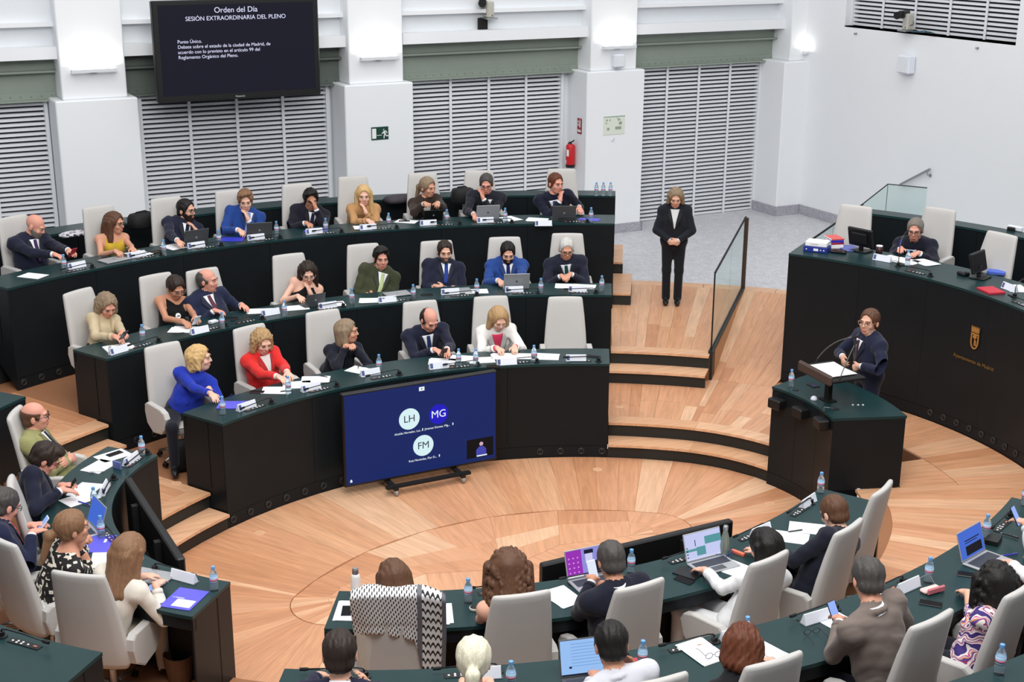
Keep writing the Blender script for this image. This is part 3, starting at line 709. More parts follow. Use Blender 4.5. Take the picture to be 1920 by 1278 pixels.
    if style in ('curlyl', 'curlys'): pass
    elif style == 'bald': pass
    else:
        q = np.random.default_rng(rn+5); amp = {'buzz': .0012, 'short': .0030, 'balding': .0022, 'quiff': .0040, 'wavy': .0050, 'wbob': .0055, 'bobs': .0045, 'longt': .0045}.get(style, .0030)
        cur = .5 if style in ('wbob', 'wavy', 'bobs') else .16
        X_ = P[0]*r[0]+P[1]*r[1]+P[2]*r[2]; Y_ = P[0]*f[0]+P[1]*f[1]+P[2]*f[2]; tot = 0
        for _ in range(7):
            kx = q.uniform(90, 230)*q.choice((-1, 1)); tot = tot+np.sin(kx*X_+cur*q.uniform(-200, 200)*Y_+cur*q.uniform(-200, 200)*z+q.uniform(0, 6)+1.2*np.sin(q.uniform(15, 40)*(Y_+z)+q.uniform(0, 6)))
        for _ in range(3): tot = tot+np.sin(a*q.integers(9, 24)+cur*q.uniform(-150, 150)*z+q.uniform(0, 6))
        S.d += (amp*tot/3.2).astype(np.float32)
    return link('hair', S.mesh('hair', [hair_mat(HC[col])]), root)

def glasses(root, H, r, f, u, k, col=(28, 24, 24)):
    b = B()
    def W(x, y, z): return Vector(H+k*(r*x+f*y+u*z))
    for sx in (-1, 1):
        b.tube([W(sx*.033+.025*cos(a), .108-.004*abs(sx*.033+.025*cos(a))/.05, .004+.019*sin(a)) for a in np.linspace(0, 2*pi, 13)], k*.0024, 5)
        b.tube([W(sx*.058, .104, .008), W(sx*.079, .07, .010), W(sx*.084, -.01, .008)], k*.0024, 5)
    b.tube([W(-.009, .112, .008), W(0, .116, .010), W(.009, .112, .008)], k*.0024, 5)
    return b.build('glasses', mat('spectacle_frame', col, .35), root)

def face(root, H, r, f, u, k, brow, rt=True):
    def W(x, y, z): return Vector(H+k*(r*x+f*y+u*z))
    T = Matrix((r, f, u)).transposed()
    for sx in (-1, 1):
        b = B(); down = f[2] < -.42
        if not down: b.lathe([(k*.001, -k*.0062), (k*.0105, -k*.0042), (k*.0125, 0), (k*.0105, k*.0042), (k*.001, k*.0062)], 10, W(sx*.033, .0835, .004), T)
        b.cur = 1
        if not down: b.lathe([(k*.0056, 0), (k*.0045, k*.0020), (k*.001, k*.0030)], 8, W(sx*.033, .0950, .004), T @ Matrix.Rotation(-pi/2, 3, 'X'))
        q = .0955 if not down else .0945; zz = .0105 if not down else .002
        b.tube([W(sx*.020, q, zz-.002), W(sx*.033, q+.0015, zz), W(sx*.046, q-.006, zz-.003)], k*.0017, 5)
        b.build('eye', [EYEW, EYEB], root)
        b = B(); b.tube([W(sx*.014, .100, .024), W(sx*.034, .099, .030), W(sx*.054, .084, .023)], [k*.0042, k*.0048, k*.003], 6); b.build('eyebrow', hair_mat(brow), root)

def hand(S, W_, d, up_, m, k, sx, curl=.35, spread=1.):
    """palm at wrist W_ pointing along d; up_ = back of the hand; sx = +1 when the thumb is on side -lat"""
    d = unit(d); n = unit(up_-d*np.dot(up_, d)); l = np.cross(d, n)*sx
    S.caps(W_, W_+d*.02*k, .026*k, .028*k, m, .015)
    S.ell(W_+d*.052*k, [l, d, n], (.040*k, .050*k, .0165*k), m, .012)
    for i, (o_, L) in enumerate(((-.029, .060), (-.010, .072), (.010, .067), (.028, .052))):
        b0 = W_+d*(.088-abs(o_)*.25)*k+l*o_*k; a1 = curl; d1 = unit(d*cos(a1)-n*sin(a1)+l*o_*2.2*spread); b1 = b0+d1*L*.55*k; a2 = curl*2.3; d2 = unit(d*cos(a2)-n*sin(a2)+l*o_*1.6*spread)
        S.caps(b0, b1, .0098*k, .0088*k, m, .004); S.caps(b1, b1+d2*L*.5*k, .0088*k, .0072*k, m, .004)
    t0 = W_+d*.03*k-l*.03*k; d1 = unit(d*.75-l*.75-n*.25); t1 = t0+d1*.036*k; d2 = unit(d*.95-l*.2-n*.35); S.caps(t0, t1, .0135*k, .0105*k, m, .008); S.caps(t1, t1+d2*.03*k, .0105*k, .0085*k, m, .005)

def ik(S_, T_, l1, l2, pole):
    v = T_-S_; D = np.linalg.norm(v); D2 = min(D, (l1+l2)*.985); v = unit(v); T2 = S_+v*D2
    a = (l1*l1-l2*l2+D2*D2)/(2*D2); hgt = sqrt(max(l1*l1-a*a, 0)); p = unit(pole-v*np.dot(pole, v)); return S_+v*a+p*hgt, T2
def neck_mat(base, skin, P0, ts, xs, c, style, key):
    m = base.copy(); m.name = base.name+'_neckline_'+key; nt = m.node_tree; N = nt.nodes; L = nt.links; b = N['Principled BSDF']; src = b.inputs['Base Color'].links[0].from_socket
    def M_(op, a, b_=None):
        n = N.new('ShaderNodeMath'); n.operation = op
        for i, q in enumerate((a, b_)):
            if q is None: continue
            if isinstance(q, (int, float)): n.inputs[i].default_value = float(q)
            else: L.new(q, n.inputs[i])
        return n.outputs[0]
    tc = N.new('ShaderNodeTexCoord'); sb = N.new('ShaderNodeVectorMath'); sb.operation = 'SUBTRACT'; L.new(tc.outputs['Object'], sb.inputs[0]); sb.inputs[1].default_value = tuple(P0)
    def dot(v): n = N.new('ShaderNodeVectorMath'); n.operation = 'DOT_PRODUCT'; L.new(sb.outputs[0], n.inputs[0]); n.inputs[1].default_value = tuple(v); return n.outputs['Value']
    t = dot(ts); x = M_('ABSOLUTE', dot(xs)); y = dot(c); front = M_('GREATER_THAN', y, .0)
    n0, n1, a0, a1, at = {'tank': (.86, 1.7, .118, 1.0, .74), 'halter': (.90, 1.2, .030, .30, .98), 'bare': (.8, .0, .2, 1, .7), 'print': (.90, 1.8, 9, 0, 0), 'paisley': (.93, 1.6, 9, 0, 0)}[style]
    lim = M_('ADD', n0, M_('MULTIPLY', M_('MAXIMUM', M_('SUBTRACT', x, .02), 0.), n1)); lim = M_('ADD', lim, M_('MULTIPLY', M_('SUBTRACT', 1., front), .09 if style != 'halter' else -.35))
    arm = M_('ADD', a0, M_('MULTIPLY', M_('MAXIMUM', M_('SUBTRACT', at, t), 0.), a1))
    cl = M_('MULTIPLY', M_('LESS_THAN', t, lim), M_('LESS_THAN', x, arm))
    mx = N.new('ShaderNodeMix'); mx.data_type = 'RGBA'; L.new(cl, mx.inputs[0]); mx.inputs[6].default_value = rgb(skin); L.new(src, mx.inputs[7]); L.new(mx.outputs[2], b.inputs['Base Color']); return m
PEOPLE = {}; PEOPLE_RZ = {}; HANDS = {}
def person(key, label, head, fl, hz=1.12, chairkey=None, look=None, top='suit', col=(22, 26, 44), shirt=(232, 234, 240), tie=None, skin='m', hr='short', hc='dark', glass=None, beard=None, hands=(None, None), sex='m', k=None, trous=(26, 28, 38), face_yaw=0., hip=None, res=.009, hk=None, roll=0., lean=.30, sleeve=True, neck=None, stand=False, pants=True, tie2=None, body=None, shoe=(20, 18, 18), showface=True, coll=True, fat=0., curl=(.35, .35), feet=None):
    k = k or (1.13 if sex == 'm' else 1.07); hk = hk or (1.02 if sex == 'm' else 1.06)
    H = NP(up(head[0], head[1], FL[fl]+hz)) if not isinstance(head, Vector) else NP(head)
    F0 = FL[fl] if feet is None else feet
    ph, off = ov(H)
    if chairkey: rz = SEATS[chairkey][1]
    else: rz = facing(ph)
    rz += radians(face_yaw)
    if body is not None: rz = body
    f = NP([-sin(rz), cos(rz), 0.]); r = NP([cos(rz), sin(rz), 0.]); Z = NP([0, 0, 1.])
    # head
    if look is None: tgt = H+f*2-Z*.3
    elif isinstance(look, str): tgt = NP(SPEAK)
    elif len(look) == 3: tgt = NP(up(*look))
    elif len(look) == 4: tgt = NP(look[:3])
    else: tgt = H+f*cos(radians(look[0]))*1-r*sin(radians(look[0]))+Z*tan(radians(look[1]))
    if look is not None and not isinstance(look, str): tgt = NP([tgt[0], tgt[1], H[2]+(tgt[2]-H[2])*.62])
    hr_, hf, hu = head_frame(H, tgt, roll=roll); kh = k*hk
    N = H-hu*.115*kh-hf*.045*kh-Z*.05*k; 
    # hips
    if stand: P = NP([N[0]-f[0]*.02, N[1]-f[1]*.02, F0+.93*k])
    else:
        seatz = F0+.50
        hp = NP(SEATS[chairkey][0]) - f*.06 if chairkey else N-f*.2
        if hip is not None: hp = N+f*hip[0]+r*hip[1]
        dv = (hp-N); dv[2] = 0; D = np.linalg.norm(dv); mx = lean
        if D > mx: dv *= mx/D
        P = NP([N[0]+dv[0], N[1]+dv[1], seatz+.03])
    root = thing('person', label, 'person', (P[0], P[1], F0)); O = NP([P[0], P[1], F0])
    SKM = skin_mat(SK[skin]); 
    lipc = tuple(int(a*b_) for a, b_ in zip(SK[skin], (.91, .75, .73)))
    bare = top in ('tank', 'halter', 'bare'); suit = top in ('suit', 'blazer')
    mats = [SKM, mat('lip', lipc, .45), cloth_mat(col), cloth_mat(shirt, .03), cloth_mat(trous)]
    if top == 'print': mats[2] = PRINT1
    if top == 'paisley': mats[2] = PRINT2
    if top == 'suit' and col == (40, 42, 48): pass
    sp = unit(N-P); L = np.linalg.norm(N-P); c = unit(f-sp*np.dot(f, sp)); ra = np.cross(c, sp)
    A = [ra, c, sp]
    def T(t, x=0., y=0.): return P+(N-P)*t+ra*x*k+c*y*k
    fem = sex == 'f'; sw_ = (.158 if fem else .186); add = .012 if suit else .0
    SL = [T(.915, -sw_), T(.915, sw_)]
    l1, l2 = .285*k, .255*k
    # hand targets: list (left, right); each None or a tuple
    wr = []
    for i, hd in enumerate(hands):
        sx = -1 if i == 0 else 1
        if hd is None: tg = T(.05, sx*.20, .30); tg[2] = max(tg[2], F0+.68) if not stand else tg[2]; dirn = None
        elif hd[0] == 'h': tg = H+kh*(hr_*hd[1]+hf*hd[2]+hu*hd[3])
        elif hd[0] == 'c': tg = T(hd[3], hd[1], hd[2])
        elif hd[0] == 'w': tg = NP(hd[1:4])
        else: tg = NP(up(hd[0], hd[1], hd[2]))
        wr.append(tg)
    allp = [P-Z*.16, H+Z*.17*kh, H-hf*.15, H+hf*.16]+SL+wr
    lo = np.min(allp, 0)-.17; hi = np.max(allp, 0)+.17; hi[2] = H[2]+.17*kh
    S = SD(lo, hi, res); J = 2
    # torso
    S.ell(T(.03), A, (.175*k, (.125+fat)*k, .14*k), 4 if not suit and not top in ('dress', 'paisley') else J, .03)
    S.ell(T(.32, 0, .012+fat*.6), A, ((.148+add+fat*.5)*k, (.112+add+fat)*k, .20*k), J, .05)
    S.ell(T(.68, 0, .0), A, ((.170+add-(.016 if fem else 0))*k, (.114+add)*k, .21*k), J, .05)
    if suit:
        for sx in (-1, 1): S.ell(T(.55, sx*.085, -.005), A, (.095*k, .105*k, .24*k), J, .05)
    S.caps(T(.88, -.10, -.012), T(.88, .10, -.012), (.070+add)*k, (.070+add)*k, J, .05)
    if fem:
        for sx in (-1, 1): S.ell(T(.64, sx*.068, .085), A, (.06*k, .05*k, .062*k), J, .04)
    sm = J
    for s_ in SL: S.ell(s_, A, ((.060+add)*k, (.062+add)*k, (.062+add)*k), sm, .04)
    for s_ in SL: S.caps(N+sp*.015*k, s_+sp*.012*k, (.043+add*.5)*k, (.048+add*.6)*k, sm, .035)
    patches = []
    def patch(rows, name, material, offs, n=7, m=14):
        """rows: function t->(x left, x right); projected on to the chest"""
        ts = np.linspace(rows[0], rows[1], m); P0 = []; 
        for t in ts:
            a, b_ = rows[2](t)
            for q in range(n): P0.append(T(t, a+(b_-a)*q/(n-1), .34))
        P0 = NP(P0); D = np.tile(-c, (len(P0), 1)); Q, ok = S.march(P0, D); 
        G = np.zeros_like(Q); e = .006
        for ax in range(3):
            dv_ = np.zeros(3); dv_[ax] = e; G[:, ax] = S.sample(Q+dv_)-S.sample(Q-dv_)
        G /= np.maximum(np.linalg.norm(G, axis=1), 1e-6)[:, None]
        V = Q+G*offs-O; Fq = []
        for i in range(m-1):
            for q in range(n-1):
                id_ = (i*n+q, i*n+q+1, (i+1)*n+q+1, (i+1)*n+q)
                if all(ok[v] for v in id_): Fq.append(id_)
        if Fq: patches.append((name, V, Fq, material))
    # neck and collar before patches so that they sit on top
    S.caps(H-hu*.06*kh-hf*.02*kh, N-sp*.03, .050*kh*(.9 if fem else 1), .056*kh*(.88 if fem else 1), 0, .02)
    if suit or top == 'shirt':
        for q in range(12):
            a0, a1 = 2*pi*q/12, 2*pi*(q+1)/12
            g = lambda a, R_, hh: N+sp*hh*k+(ra*sin(a)-c*cos(a))*R_*k-c*.006*k+sp*.012*k*cos(a)
            if coll and not suit: S.caps(g(a0, .060, .020), g(a1, .060, .020), .0115*k, .0115*k, J, .006)
            if suit and 2 < (q+6) % 12 < 9: S.caps(g(a0, .070, .010), g(a1, .070, .010), .0165*k, .0165*k, J, .012)
    if top == 'shirt' or (suit and not (fem and key != 'usher')):
        g = lambda a, R_, hh: N+sp*hh*k+(ra*sin(a)-c*cos(a))*R_*k-c*.006*k+sp*.012*k*cos(a)
        nq = 25; V = []
        for a in np.linspace(pi+.10, 3*pi-.10, nq):
            fr = max(0, -cos(a)); hi_ = .040-.030*fr**2; V += [Vector(g(a, .079+.006*fr, -.012-.012*fr)-O), Vector(g(a, .062, hi_)-O), Vector(g(a, .0565, hi_-.004)-O), Vector(g(a, .0565, -.004-.012*fr)-O)]
        me = mesh('collar', V, [(4*i+j, 4*i+4+j, 4*i+5+j, 4*i+1+j) for i in range(nq-1) for j in range(3)], mats[3] if suit else mats[J], None, True); link('collar', me, root)
    if suit and showface:
        v0, v1 = (.062, .005)
        b0_, b1_ = 1.0, (.42 if not fem else .40)
        vee = lambda t: v0+(v1-v0)*((b0_-t)/(b0_-b1_))**.85
        patch((b0_, b1_, lambda t: (-vee(t), vee(t))), 'shirt_front', mats[3], .0075)
        if tie: patch((.985, b1_-.03, lambda t: (-(.017+.018*(1-t)), .017+.018*(1-t))), 'tie', tie2 or cloth_mat(tie), .0135, 5)
        lap = mat('lapel_%d_%d_%d' % col, tuple(max(0, int(x*.82)) for x in col), .8, var=.08)
        for sx in (-1, 1):
            wl = lambda t: .016+.046*min(1, max(0, (t-b1_)/(.80-b1_)))*(1 if t < .82 else max(.25, 1-(t-.82)/.22))
            patch((b0_, b1_, (lambda t, sx=sx: (sx*vee(t), sx*(vee(t)+wl(t))))), 'lapel', lap, .011, 4)
    if suit and showface: patch((.42, .12, lambda t: (.004, .012)), 'jacket_edge', mat('lapel_%d_%d_%d' % col, tuple(max(0, int(x*.82)) for x in col), .8, var=.08), .004, 3)
    if top == 'blouse' and showface: patch((1.0, .80, lambda t: (-.05*(t-.78)/.22, .05*(t-.78)/.22)), 'neckline', SKM, .004)
    if top == 'shirt' and tie is None and showface: patch((.99, .35, lambda t: (-.010, .010)), 'placket', mats[3], .005, 3)
    # head
    def HW(x, y, z): return H+kh*(hr_*x+hf*y+hu*z)
    HA = [hr_, hf, hu]; w = .94 if fem else 1.
    S.ell(HW(0, -.014, .036), HA, (.075*kh, .096*kh, .087*kh), 0, .015)
    S.ell(HW(0, .026, -.03), HA, (.061*kh*w, .068*kh, .086*kh), 0, .02)
    S.ell(HW(0, .040, -.080), HA, (.043*kh*w, .044*kh, .036*kh), 0, .02)
    for sx in (-1, 1):
        S.ell(HW(sx*.038, .062, -.026), HA, (.025*kh, .024*kh, .023*kh), 0, .018)
        S.ell(HW(sx*.079, -.012, -.008), HA, (.010*kh, .021*kh, .033*kh), 0, .006)
        S.cut(HW(sx*.033, .108, .006), HA, (.019*kh, .014*kh, .011*kh), .012)
    S.caps(HW(0, .090, .016), HW(0, .107, -.025), .0085*kh, .0120*kh, 0, .010); S.caps(HW(-.011, .096, -.029), HW(.011, .096, -.029), .0075*kh, .0075*kh, 0, .008)
    S.caps(HW(-.038, .082, .026), HW(.038, .082, .026), .013*kh, .013*kh, 0, .014)
    S.caps(HW(-.017, .0905, -.060), HW(.017, .0905, -.060), .0068*kh, .0068*kh, 1, .006); S.caps(HW(-.013, .0895, -.068), HW(.013, .0895, -.068), .0068*kh, .0068*kh, 1, .006)
    # arms
    for i in (0, 1):
        sx = -1 if i == 0 else 1; tg = wr[i]; s_ = SL[i]; hd = hands[i]
        aim = unit(tg-s_); fd = unit(unit(f*.8+aim)*1.+(-Z*.15)); 
        if hd is not None and hd[0] == 'h': fd = unit(hu*.75+hf*-.35-hr_*sx*.25); pole = unit(-Z*1.+ra*sx*.35+f*.3)
        elif hd is not None and hd[0] == 'c': fd = unit(-ra*sx*.9+c*.35); pole = unit(-sp*.7+ra*sx*.9)
        elif stand: fd = unit(-Z*.5-ra*sx*.6+f*.3); pole = unit(ra*sx*1.-f*.5)
        else: pole = unit(ra*sx*.75-Z*.9-f*.15)
        wpos = tg-fd*.085*k; E, wpos = ik(s_, wpos, l1, l2, pole)
        am = 0 if bare or not sleeve else J; g = .010 if suit else (.006 if am else -.004)
        mid = NP(s_)*.55+E*.45
        S.caps(s_, E, (.052+g)*k*(1 if not fem or am else .88), (.042+g)*k*(1 if not fem or am else .85), am, .035 if am else .02)
        fa = unit(wpos-E); cuff = wpos-fa*.035*k
        if am and sleeve != 'half':
            S.caps(E, cuff-fa*.036*k, (.043+g)*k, (.034+g*.7)*k, am, .012)
            b = B(); b.tube([cuff-fa*.03*k-O, cuff-fa*.012*k-O, cuff+fa*.004*k-O], [(.036+g*.7)*k, (.0365+g*.7)*k, (.034+g*.7)*k], 14); patches.append(('sleeve_hem', b, None, mats[J]))
            if suit: b = B(); b.tube([cuff-fa*.01*k-O, cuff+fa*.016*k-O, cuff+fa*.024*k-O], [.0325*k, .0325*k, .030*k], 14); patches.append(('shirt_cuff', b, None, mats[3]))
        else: S.caps(E, wpos, .038*k, .026*k, 0, .015)
        S.caps(wpos-fa*.04, wpos, .024*k, .024*k, 0, .01)
        bk = Z if (hd is None or hd[0] not in ('h', 'c')) else (c if hd[0] == 'c' else unit(hf*.6+ra*sx*.8))
        if stand: bk = f
        hand(S, wpos, unit(fa*.35+fd) if hd is None or hd[0] != 'h' else fd, bk, 0, kh*.90, sx, curl[i])
    if J == 2 and top not in ('tank', 'halter', 'bare'):
        X = np.meshgrid(*S.ax, indexing='ij', sparse=True); q = np.random.default_rng(sum(map(ord, key))); w = 0
        for _ in range(4): kv = q.normal(0, 1, 3); kv *= q.uniform(42, 80)/np.linalg.norm(kv); w = w+np.sin(kv[0]*X[0]+kv[1]*X[1]+kv[2]*X[2]+q.uniform(0, 6))
        S.d += np.where(S.id == J, .0024*np.clip(w, -2.2, 1.4), 0).astype(np.float32)
    S.lo = S.lo-O.astype(np.float32); S.ax = [S.ax[i]-np.float32(O[i]) for i in range(3)]
    nt = None
    if top in ('tank', 'halter', 'print', 'paisley', 'bare'): mats[2] = neck_mat(mats[2], SK[skin], P-O, sp/L, ra/k, c, top, key)
    link('body', S.mesh('body', mats, nt), root)
    for nm, V, Fq, mm in patches:
        if Fq is None: V.build(nm, mm, root, smooth=True); continue
        me = mesh(nm, V, Fq, mm, None, True); o = link(nm, me, root)
        so = o.modifiers.new('thickness', 'SOLIDIFY'); so.thickness = .004; so.offset = -1
    H0 = H-O
    if hr: hair(root, H0, hr_, hf, hu, kh, hr, hc, sum(map(ord, key)) % 7)
    if showface: face(root, H0, hr_, hf, hu, kh, HC[hc] if hc not in ('blonde', 'plat', 'white') else (150, 120, 90))
    if glass: glasses(root, H0, hr_, hf, hu, kh, glass if isinstance(glass, tuple) else (28, 24, 24))
    if beard:
        D_ = SD(H0-.16*kh, H0+.14*kh, .008); g = lambda x, y, z: H0+kh*(hr_*x+hf*y+hu*z)
        D_.ell(g(0, .028, -.034), HA, (.067*kh, .074*kh, .090*kh), 0, .01); D_.ell(g(0, .042, -.082), HA, (.049*kh, .051*kh, .044*kh), 0, .015)
        D_.cut(g(0, .03, .045), HA, (.12*kh, .14*kh, .078*kh), .008); D_.cut(g(0, -.10, -.03), HA, (.12*kh, .085*kh, .14*kh), .01); D_.cut(g(0, .115, -.064), HA, (.024*kh, .04*kh, .013*kh), .006); D_.cut(g(0, .12, -.01), HA, (.045*kh, .06*kh, .04*kh), .01)
        link('beard', D_.mesh('beard', [hair_mat(HC[beard])]), root)
    # legs
    if pants:
        lh = .018; P0 = P-O
        if stand: kn = [P0+r*sx*.085*k-Z*(P0[2]*.48)+f*.015 for sx in (-1, 1)]; an = [NP([P0[0], P0[1], .09])+r*sx*.080*k-f*.02 for sx in (-1, 1)]
        else: kn = [P0+r*sx*.11*k+f*.43*k+Z*(-.02) for sx in (-1, 1)]; an = [NP([q[0], q[1], .10])+f*.02 for q in kn]
        pts = [P0]+kn+an; lo2 = np.min(pts, 0)-.22; hi2 = np.max(pts, 0)+.24; lo2[2] = -.02
        Q = SD(lo2, hi2, lh)
        Q.ell(P0-Z*.02, [r, f, Z], (.185*k, .135*k, .12*k), 0, .04)
        for i in (0, 1):
            sx = -1 if i == 0 else 1; hj = P0+r*sx*.085*k
            Q.caps(hj, kn[i], .088*k, .062*k, 0, .05); Q.caps(kn[i], an[i], .060*k, (.058 if stand else .048)*k, 0, .03)
            Q.ell(an[i]+f*.07-Z*.045, [r, f, Z], (.045, .13, .045), 1, .01)
        link('trousers', Q.mesh('trousers', [mats[4], mat('shoe_%d_%d_%d' % shoe, shoe, .35)]), root)
    PEOPLE[key] = (H, P, N, f, r, root, O); PEOPLE_RZ[key] = rz; HANDS[key] = wr; return root

# ------------------------------------------------------------------ patterned cloths
def pattern_mat(name, build):
    m = bpy.data.materials.new(name); m.use_nodes = True; nt = m.node_tree; b = nt.nodes['Principled BSDF']; b.inputs['Roughness'].default_value = .8
    nt.links.new(build(nt), b.inputs['Base Color']); return m
def _swirl(nt):
    N = nt.nodes; L = nt.links; tc = N.new('ShaderNodeTexCoord'); v = N.new('ShaderNodeTexVoronoi'); v.inputs['Scale'].default_value = 13; v.distance = 'CHEBYCHEV'; L.new(tc.outputs['Object'], v.inputs[0])
    s = N.new('ShaderNodeMath'); s.operation = 'SINE'; k = N.new('ShaderNodeMath'); k.operation = 'MULTIPLY'; k.inputs[1].default_value = 13; L.new(v.outputs['Distance'], k.inputs[0]); L.new(k.outputs[0], s.inputs[0])
    r = N.new('ShaderNodeValToRGB'); r.color_ramp.interpolation = 'CONSTANT'; r.color_ramp.elements[0].color = rgb((22, 20, 20)); r.color_ramp.elements[1].color = rgb((226, 218, 204)); r.color_ramp.elements[1].position = .55
    L.new(s.outputs[0], r.inputs[0]); return r.outputs[0]
def _paisley(nt):
    N = nt.nodes; L = nt.links; tc = N.new('ShaderNodeTexCoord'); nz = N.new('ShaderNodeTexNoise'); nz.inputs['Scale'].default_value = 5; L.new(tc.outputs['Object'], nz.inputs[0])
    mx = N.new('ShaderNodeMix'); mx.data_type = 'RGBA'; mx.inputs[0].default_value = .22; L.new(tc.outputs['Object'], mx.inputs[6]); L.new(nz.outputs['Color'], mx.inputs[7])
    w = N.new('ShaderNodeTexWave'); w.wave_type = 'RINGS'; w.inputs['Scale'].default_value = 3.4; w.inputs['Distortion'].default_value = 9; w.inputs['Detail'].default_value = 1.; w.inputs['Detail Scale'].default_value = 2.2; L.new(mx.outputs[2], w.inputs[0])
    r = N.new('ShaderNodeValToRGB'); r.color_ramp.interpolation = 'CONSTANT'; els = r.color_ramp.elements
    cs = [(0, (58, 38, 112)), (.16, (232, 224, 222)), (.36, (206, 86, 140)), (.48, (226, 218, 220)), (.60, (226, 122, 58)), (.74, (66, 84, 176)), (.86, (150, 52, 110)), (.94, (236, 228, 224))]
    els[0].color = rgb(cs[0][1]); els[1].position = cs[1][0]; els[1].color = rgb(cs[1][1])
    for p, c in cs[2:]:
        e = els.new(p); e.color = rgb(c)
    L.new(w.outputs[0], r.inputs[0]); return r.outputs[0]
PRINT1 = pattern_mat('black_cream_swirl_print', _swirl); PRINT2 = pattern_mat('colourful_paisley_print', _paisley)
def stripe_tie(name, a, b_):
    def f(nt):
        N = nt.nodes; L = nt.links; tc = N.new('ShaderNodeTexCoord'); mp = N.new('ShaderNodeMapping'); mp.inputs['Rotation'].default_value = (0, radians(40), 0); L.new(tc.outputs['Object'], mp.inputs[0])
        w = N.new('ShaderNodeTexWave'); w.inputs['Scale'].default_value = 14; w.bands_direction = 'Z'; L.new(mp.outputs[0], w.inputs[0])
        r = N.new('ShaderNodeValToRGB'); r.color_ramp.interpolation = 'CONSTANT'; r.color_ramp.elements[0].color = rgb(a); r.color_ramp.elements[1].color = rgb(b_); r.color_ramp.elements[1].position = .5; L.new(w.outputs[0], r.inputs[0]); return r.outputs[0]
    return pattern_mat(name, f)

# ------------------------------------------------------------------ chairs
for a in [('c1', 22, 406, 3, 'of the bald man in navy holding a red phone', 6), ('c2', 183, 387, 3, 'behind the woman in the sleeveless mustard top'), ('c3', 310, 371, 3, 'of the man resting his chin beside a dark bag'), ('c4', 431, 357, 3, 'of the man in the bright blue suit with clenched hand'), ('c5', 556, 345, 3, 'of the man shading his eyes with a hand'), ('c6', 661, 331, 3, 'of the long-haired blonde woman in tan'), ('c7', 792, 325, 3, 'of the ponytailed woman in the brown jacket'), ('c8', 898, 320, 3, 'of the grey-haired man touching his cheek'), ('c9', 1053, 317, 3, 'under the fire extinguisher, behind the man touching his chin'),
          ('m1', 145, 545, 2, 'of the woman in the beige coat', 8), ('m2', 290, 515, 2, 'of the woman in black with a round badge'), ('m3', 378, 505, 2, 'of the balding man with a striped red tie'), ('m4', 540, 477, 2, 'of the woman in the black halter top'), ('m5', 680, 458, 2, 'of the man in the olive green jacket'), ('m6', 818, 452, 2, 'of the bearded man crossing his arms'), ('m7', 946, 445, 2, 'of the bearded man typing in a bright blue suit'), ('m8', 1064, 438, 2, 'of the white-haired man with the green tie'),
          ('i1', 303, 646, 1, 'of the blonde woman in the cobalt jacket', -8), ('i2', 466, 612, 1, 'of the woman in the red blazer', 4), ('i3', 604, 583, 1, 'of the woman in black with clasped hands'), ('i4', 787, 565, 1, 'of the balding man looking down at his phone'), ('i5', 920, 556, 1, 'of the woman writing in a white blazer'), ('i6', 1060, 557, 1, 'empty at the end of the inner row')]:
    seat(a[0], a[1], a[2], a[3], a[4], a[5] if len(a) > 5 else 0)
seat('l1', 27, 772, 1, 'of the bald man in the khaki suit', 18)
seat('l2', 22, 905, 1, 'of the man with red glasses thumbing his phone', 0)
seat('l3', -60, 955, 1, 'of the man with the red tie', 0)
seat('l4', 0, 1008, 1, 'of the woman in the swirl-print blouse', 10)
seat('l5', 146, 1074, 1, 'of the long-haired woman in the cream jacket', 18)
seat('n1', 738, 1116, 1, 'draped with a coat and chequered scarf')
seat('n2', 978, 1112, 1, 'behind the curly-haired woman, seen from behind', 4)
seat('n3', 1200, 1094, 1, 'behind the man with the purple laptop screen', 10)
seat('n4', 1443, 1044, 1, 'hiding the black-haired woman in white', 8)
seat('n5', 1592, 985, 1, 'of the man reading papers in a black jacket', 8)
seat('n6', 1655, 913, 1, 'left empty at the right end of the inner near row', 6)
seat('o3', 1230, 1272, 2, 'of the man with cropped dark hair, just its top showing', 8)
seat('o4', 1452, 1235, 2, 'of the auburn-haired person with a pen', 8)
seat('o5', 1748, 1158, 2, 'of the man in the grey-brown blazer', 8)
seat('o6', 1915, 1100, 2, 'of the woman in the paisley dress', 8)
seat('p1', 1606, 386, 4, 'empty beside the law books on the presidium', 0)
seat('p2', 1764, 391, 4, 'of the grey-haired man writing on the presidium', 0)
seat('p3', 1880, 438, 4, 'empty behind the presidium monitor with a blue folder', 0)

# ------------------------------------------------------------------ people
SPEAK = up(1630, 604, 1.80)
NAVY = (30, 33, 52); DK = (26, 28, 38); Z3, Z2, Z1 = 1.96, 1.50, 1.20
person('bald_navy', 'bald stubbled man in navy suit and purple tie holding a red phone', (66, 424), 3, 1.13, 'c1', (140, 478, 1.98), col=NAVY, tie=(64, 44, 84), hr=None, hc='grey', beard='grey', hands=((141, 476, 2.06), (128, 486, 2.03)), skin='r', fat=.03)
person('mustard', 'woman with long brown hair and glasses in a sleeveless mustard top', (215, 419), 3, 1.04, 'c2', 'S', 'tank', (196, 164, 52), hr='longt', hc='brown', glass=True, hands=((252, 470, 2.0), (222, 476, 1.98)), sex='f', skin='t')
person('chin', 'dark-haired man with glasses resting chin on hand behind a grey laptop', (349, 394), 3, 1.08, 'c3', 'S', col=NAVY, tie=(24, 26, 44), hr='short', hc='black', glass=True, beard='dark', hands=(('h', .03, .10, -.15), (340, 462, 1.98)))
person('blue', 'man in bright blue suit pressing a fist to his mouth', (460, 376), 3, 1.12, 'c4', (470, 455, 1.95), col=(34, 66, 136), tie=(132, 142, 196), hr='wavy', hc='lbrown', hands=(('h', .01, .12, -.10), (452, 438, 1.98)), skin='p')
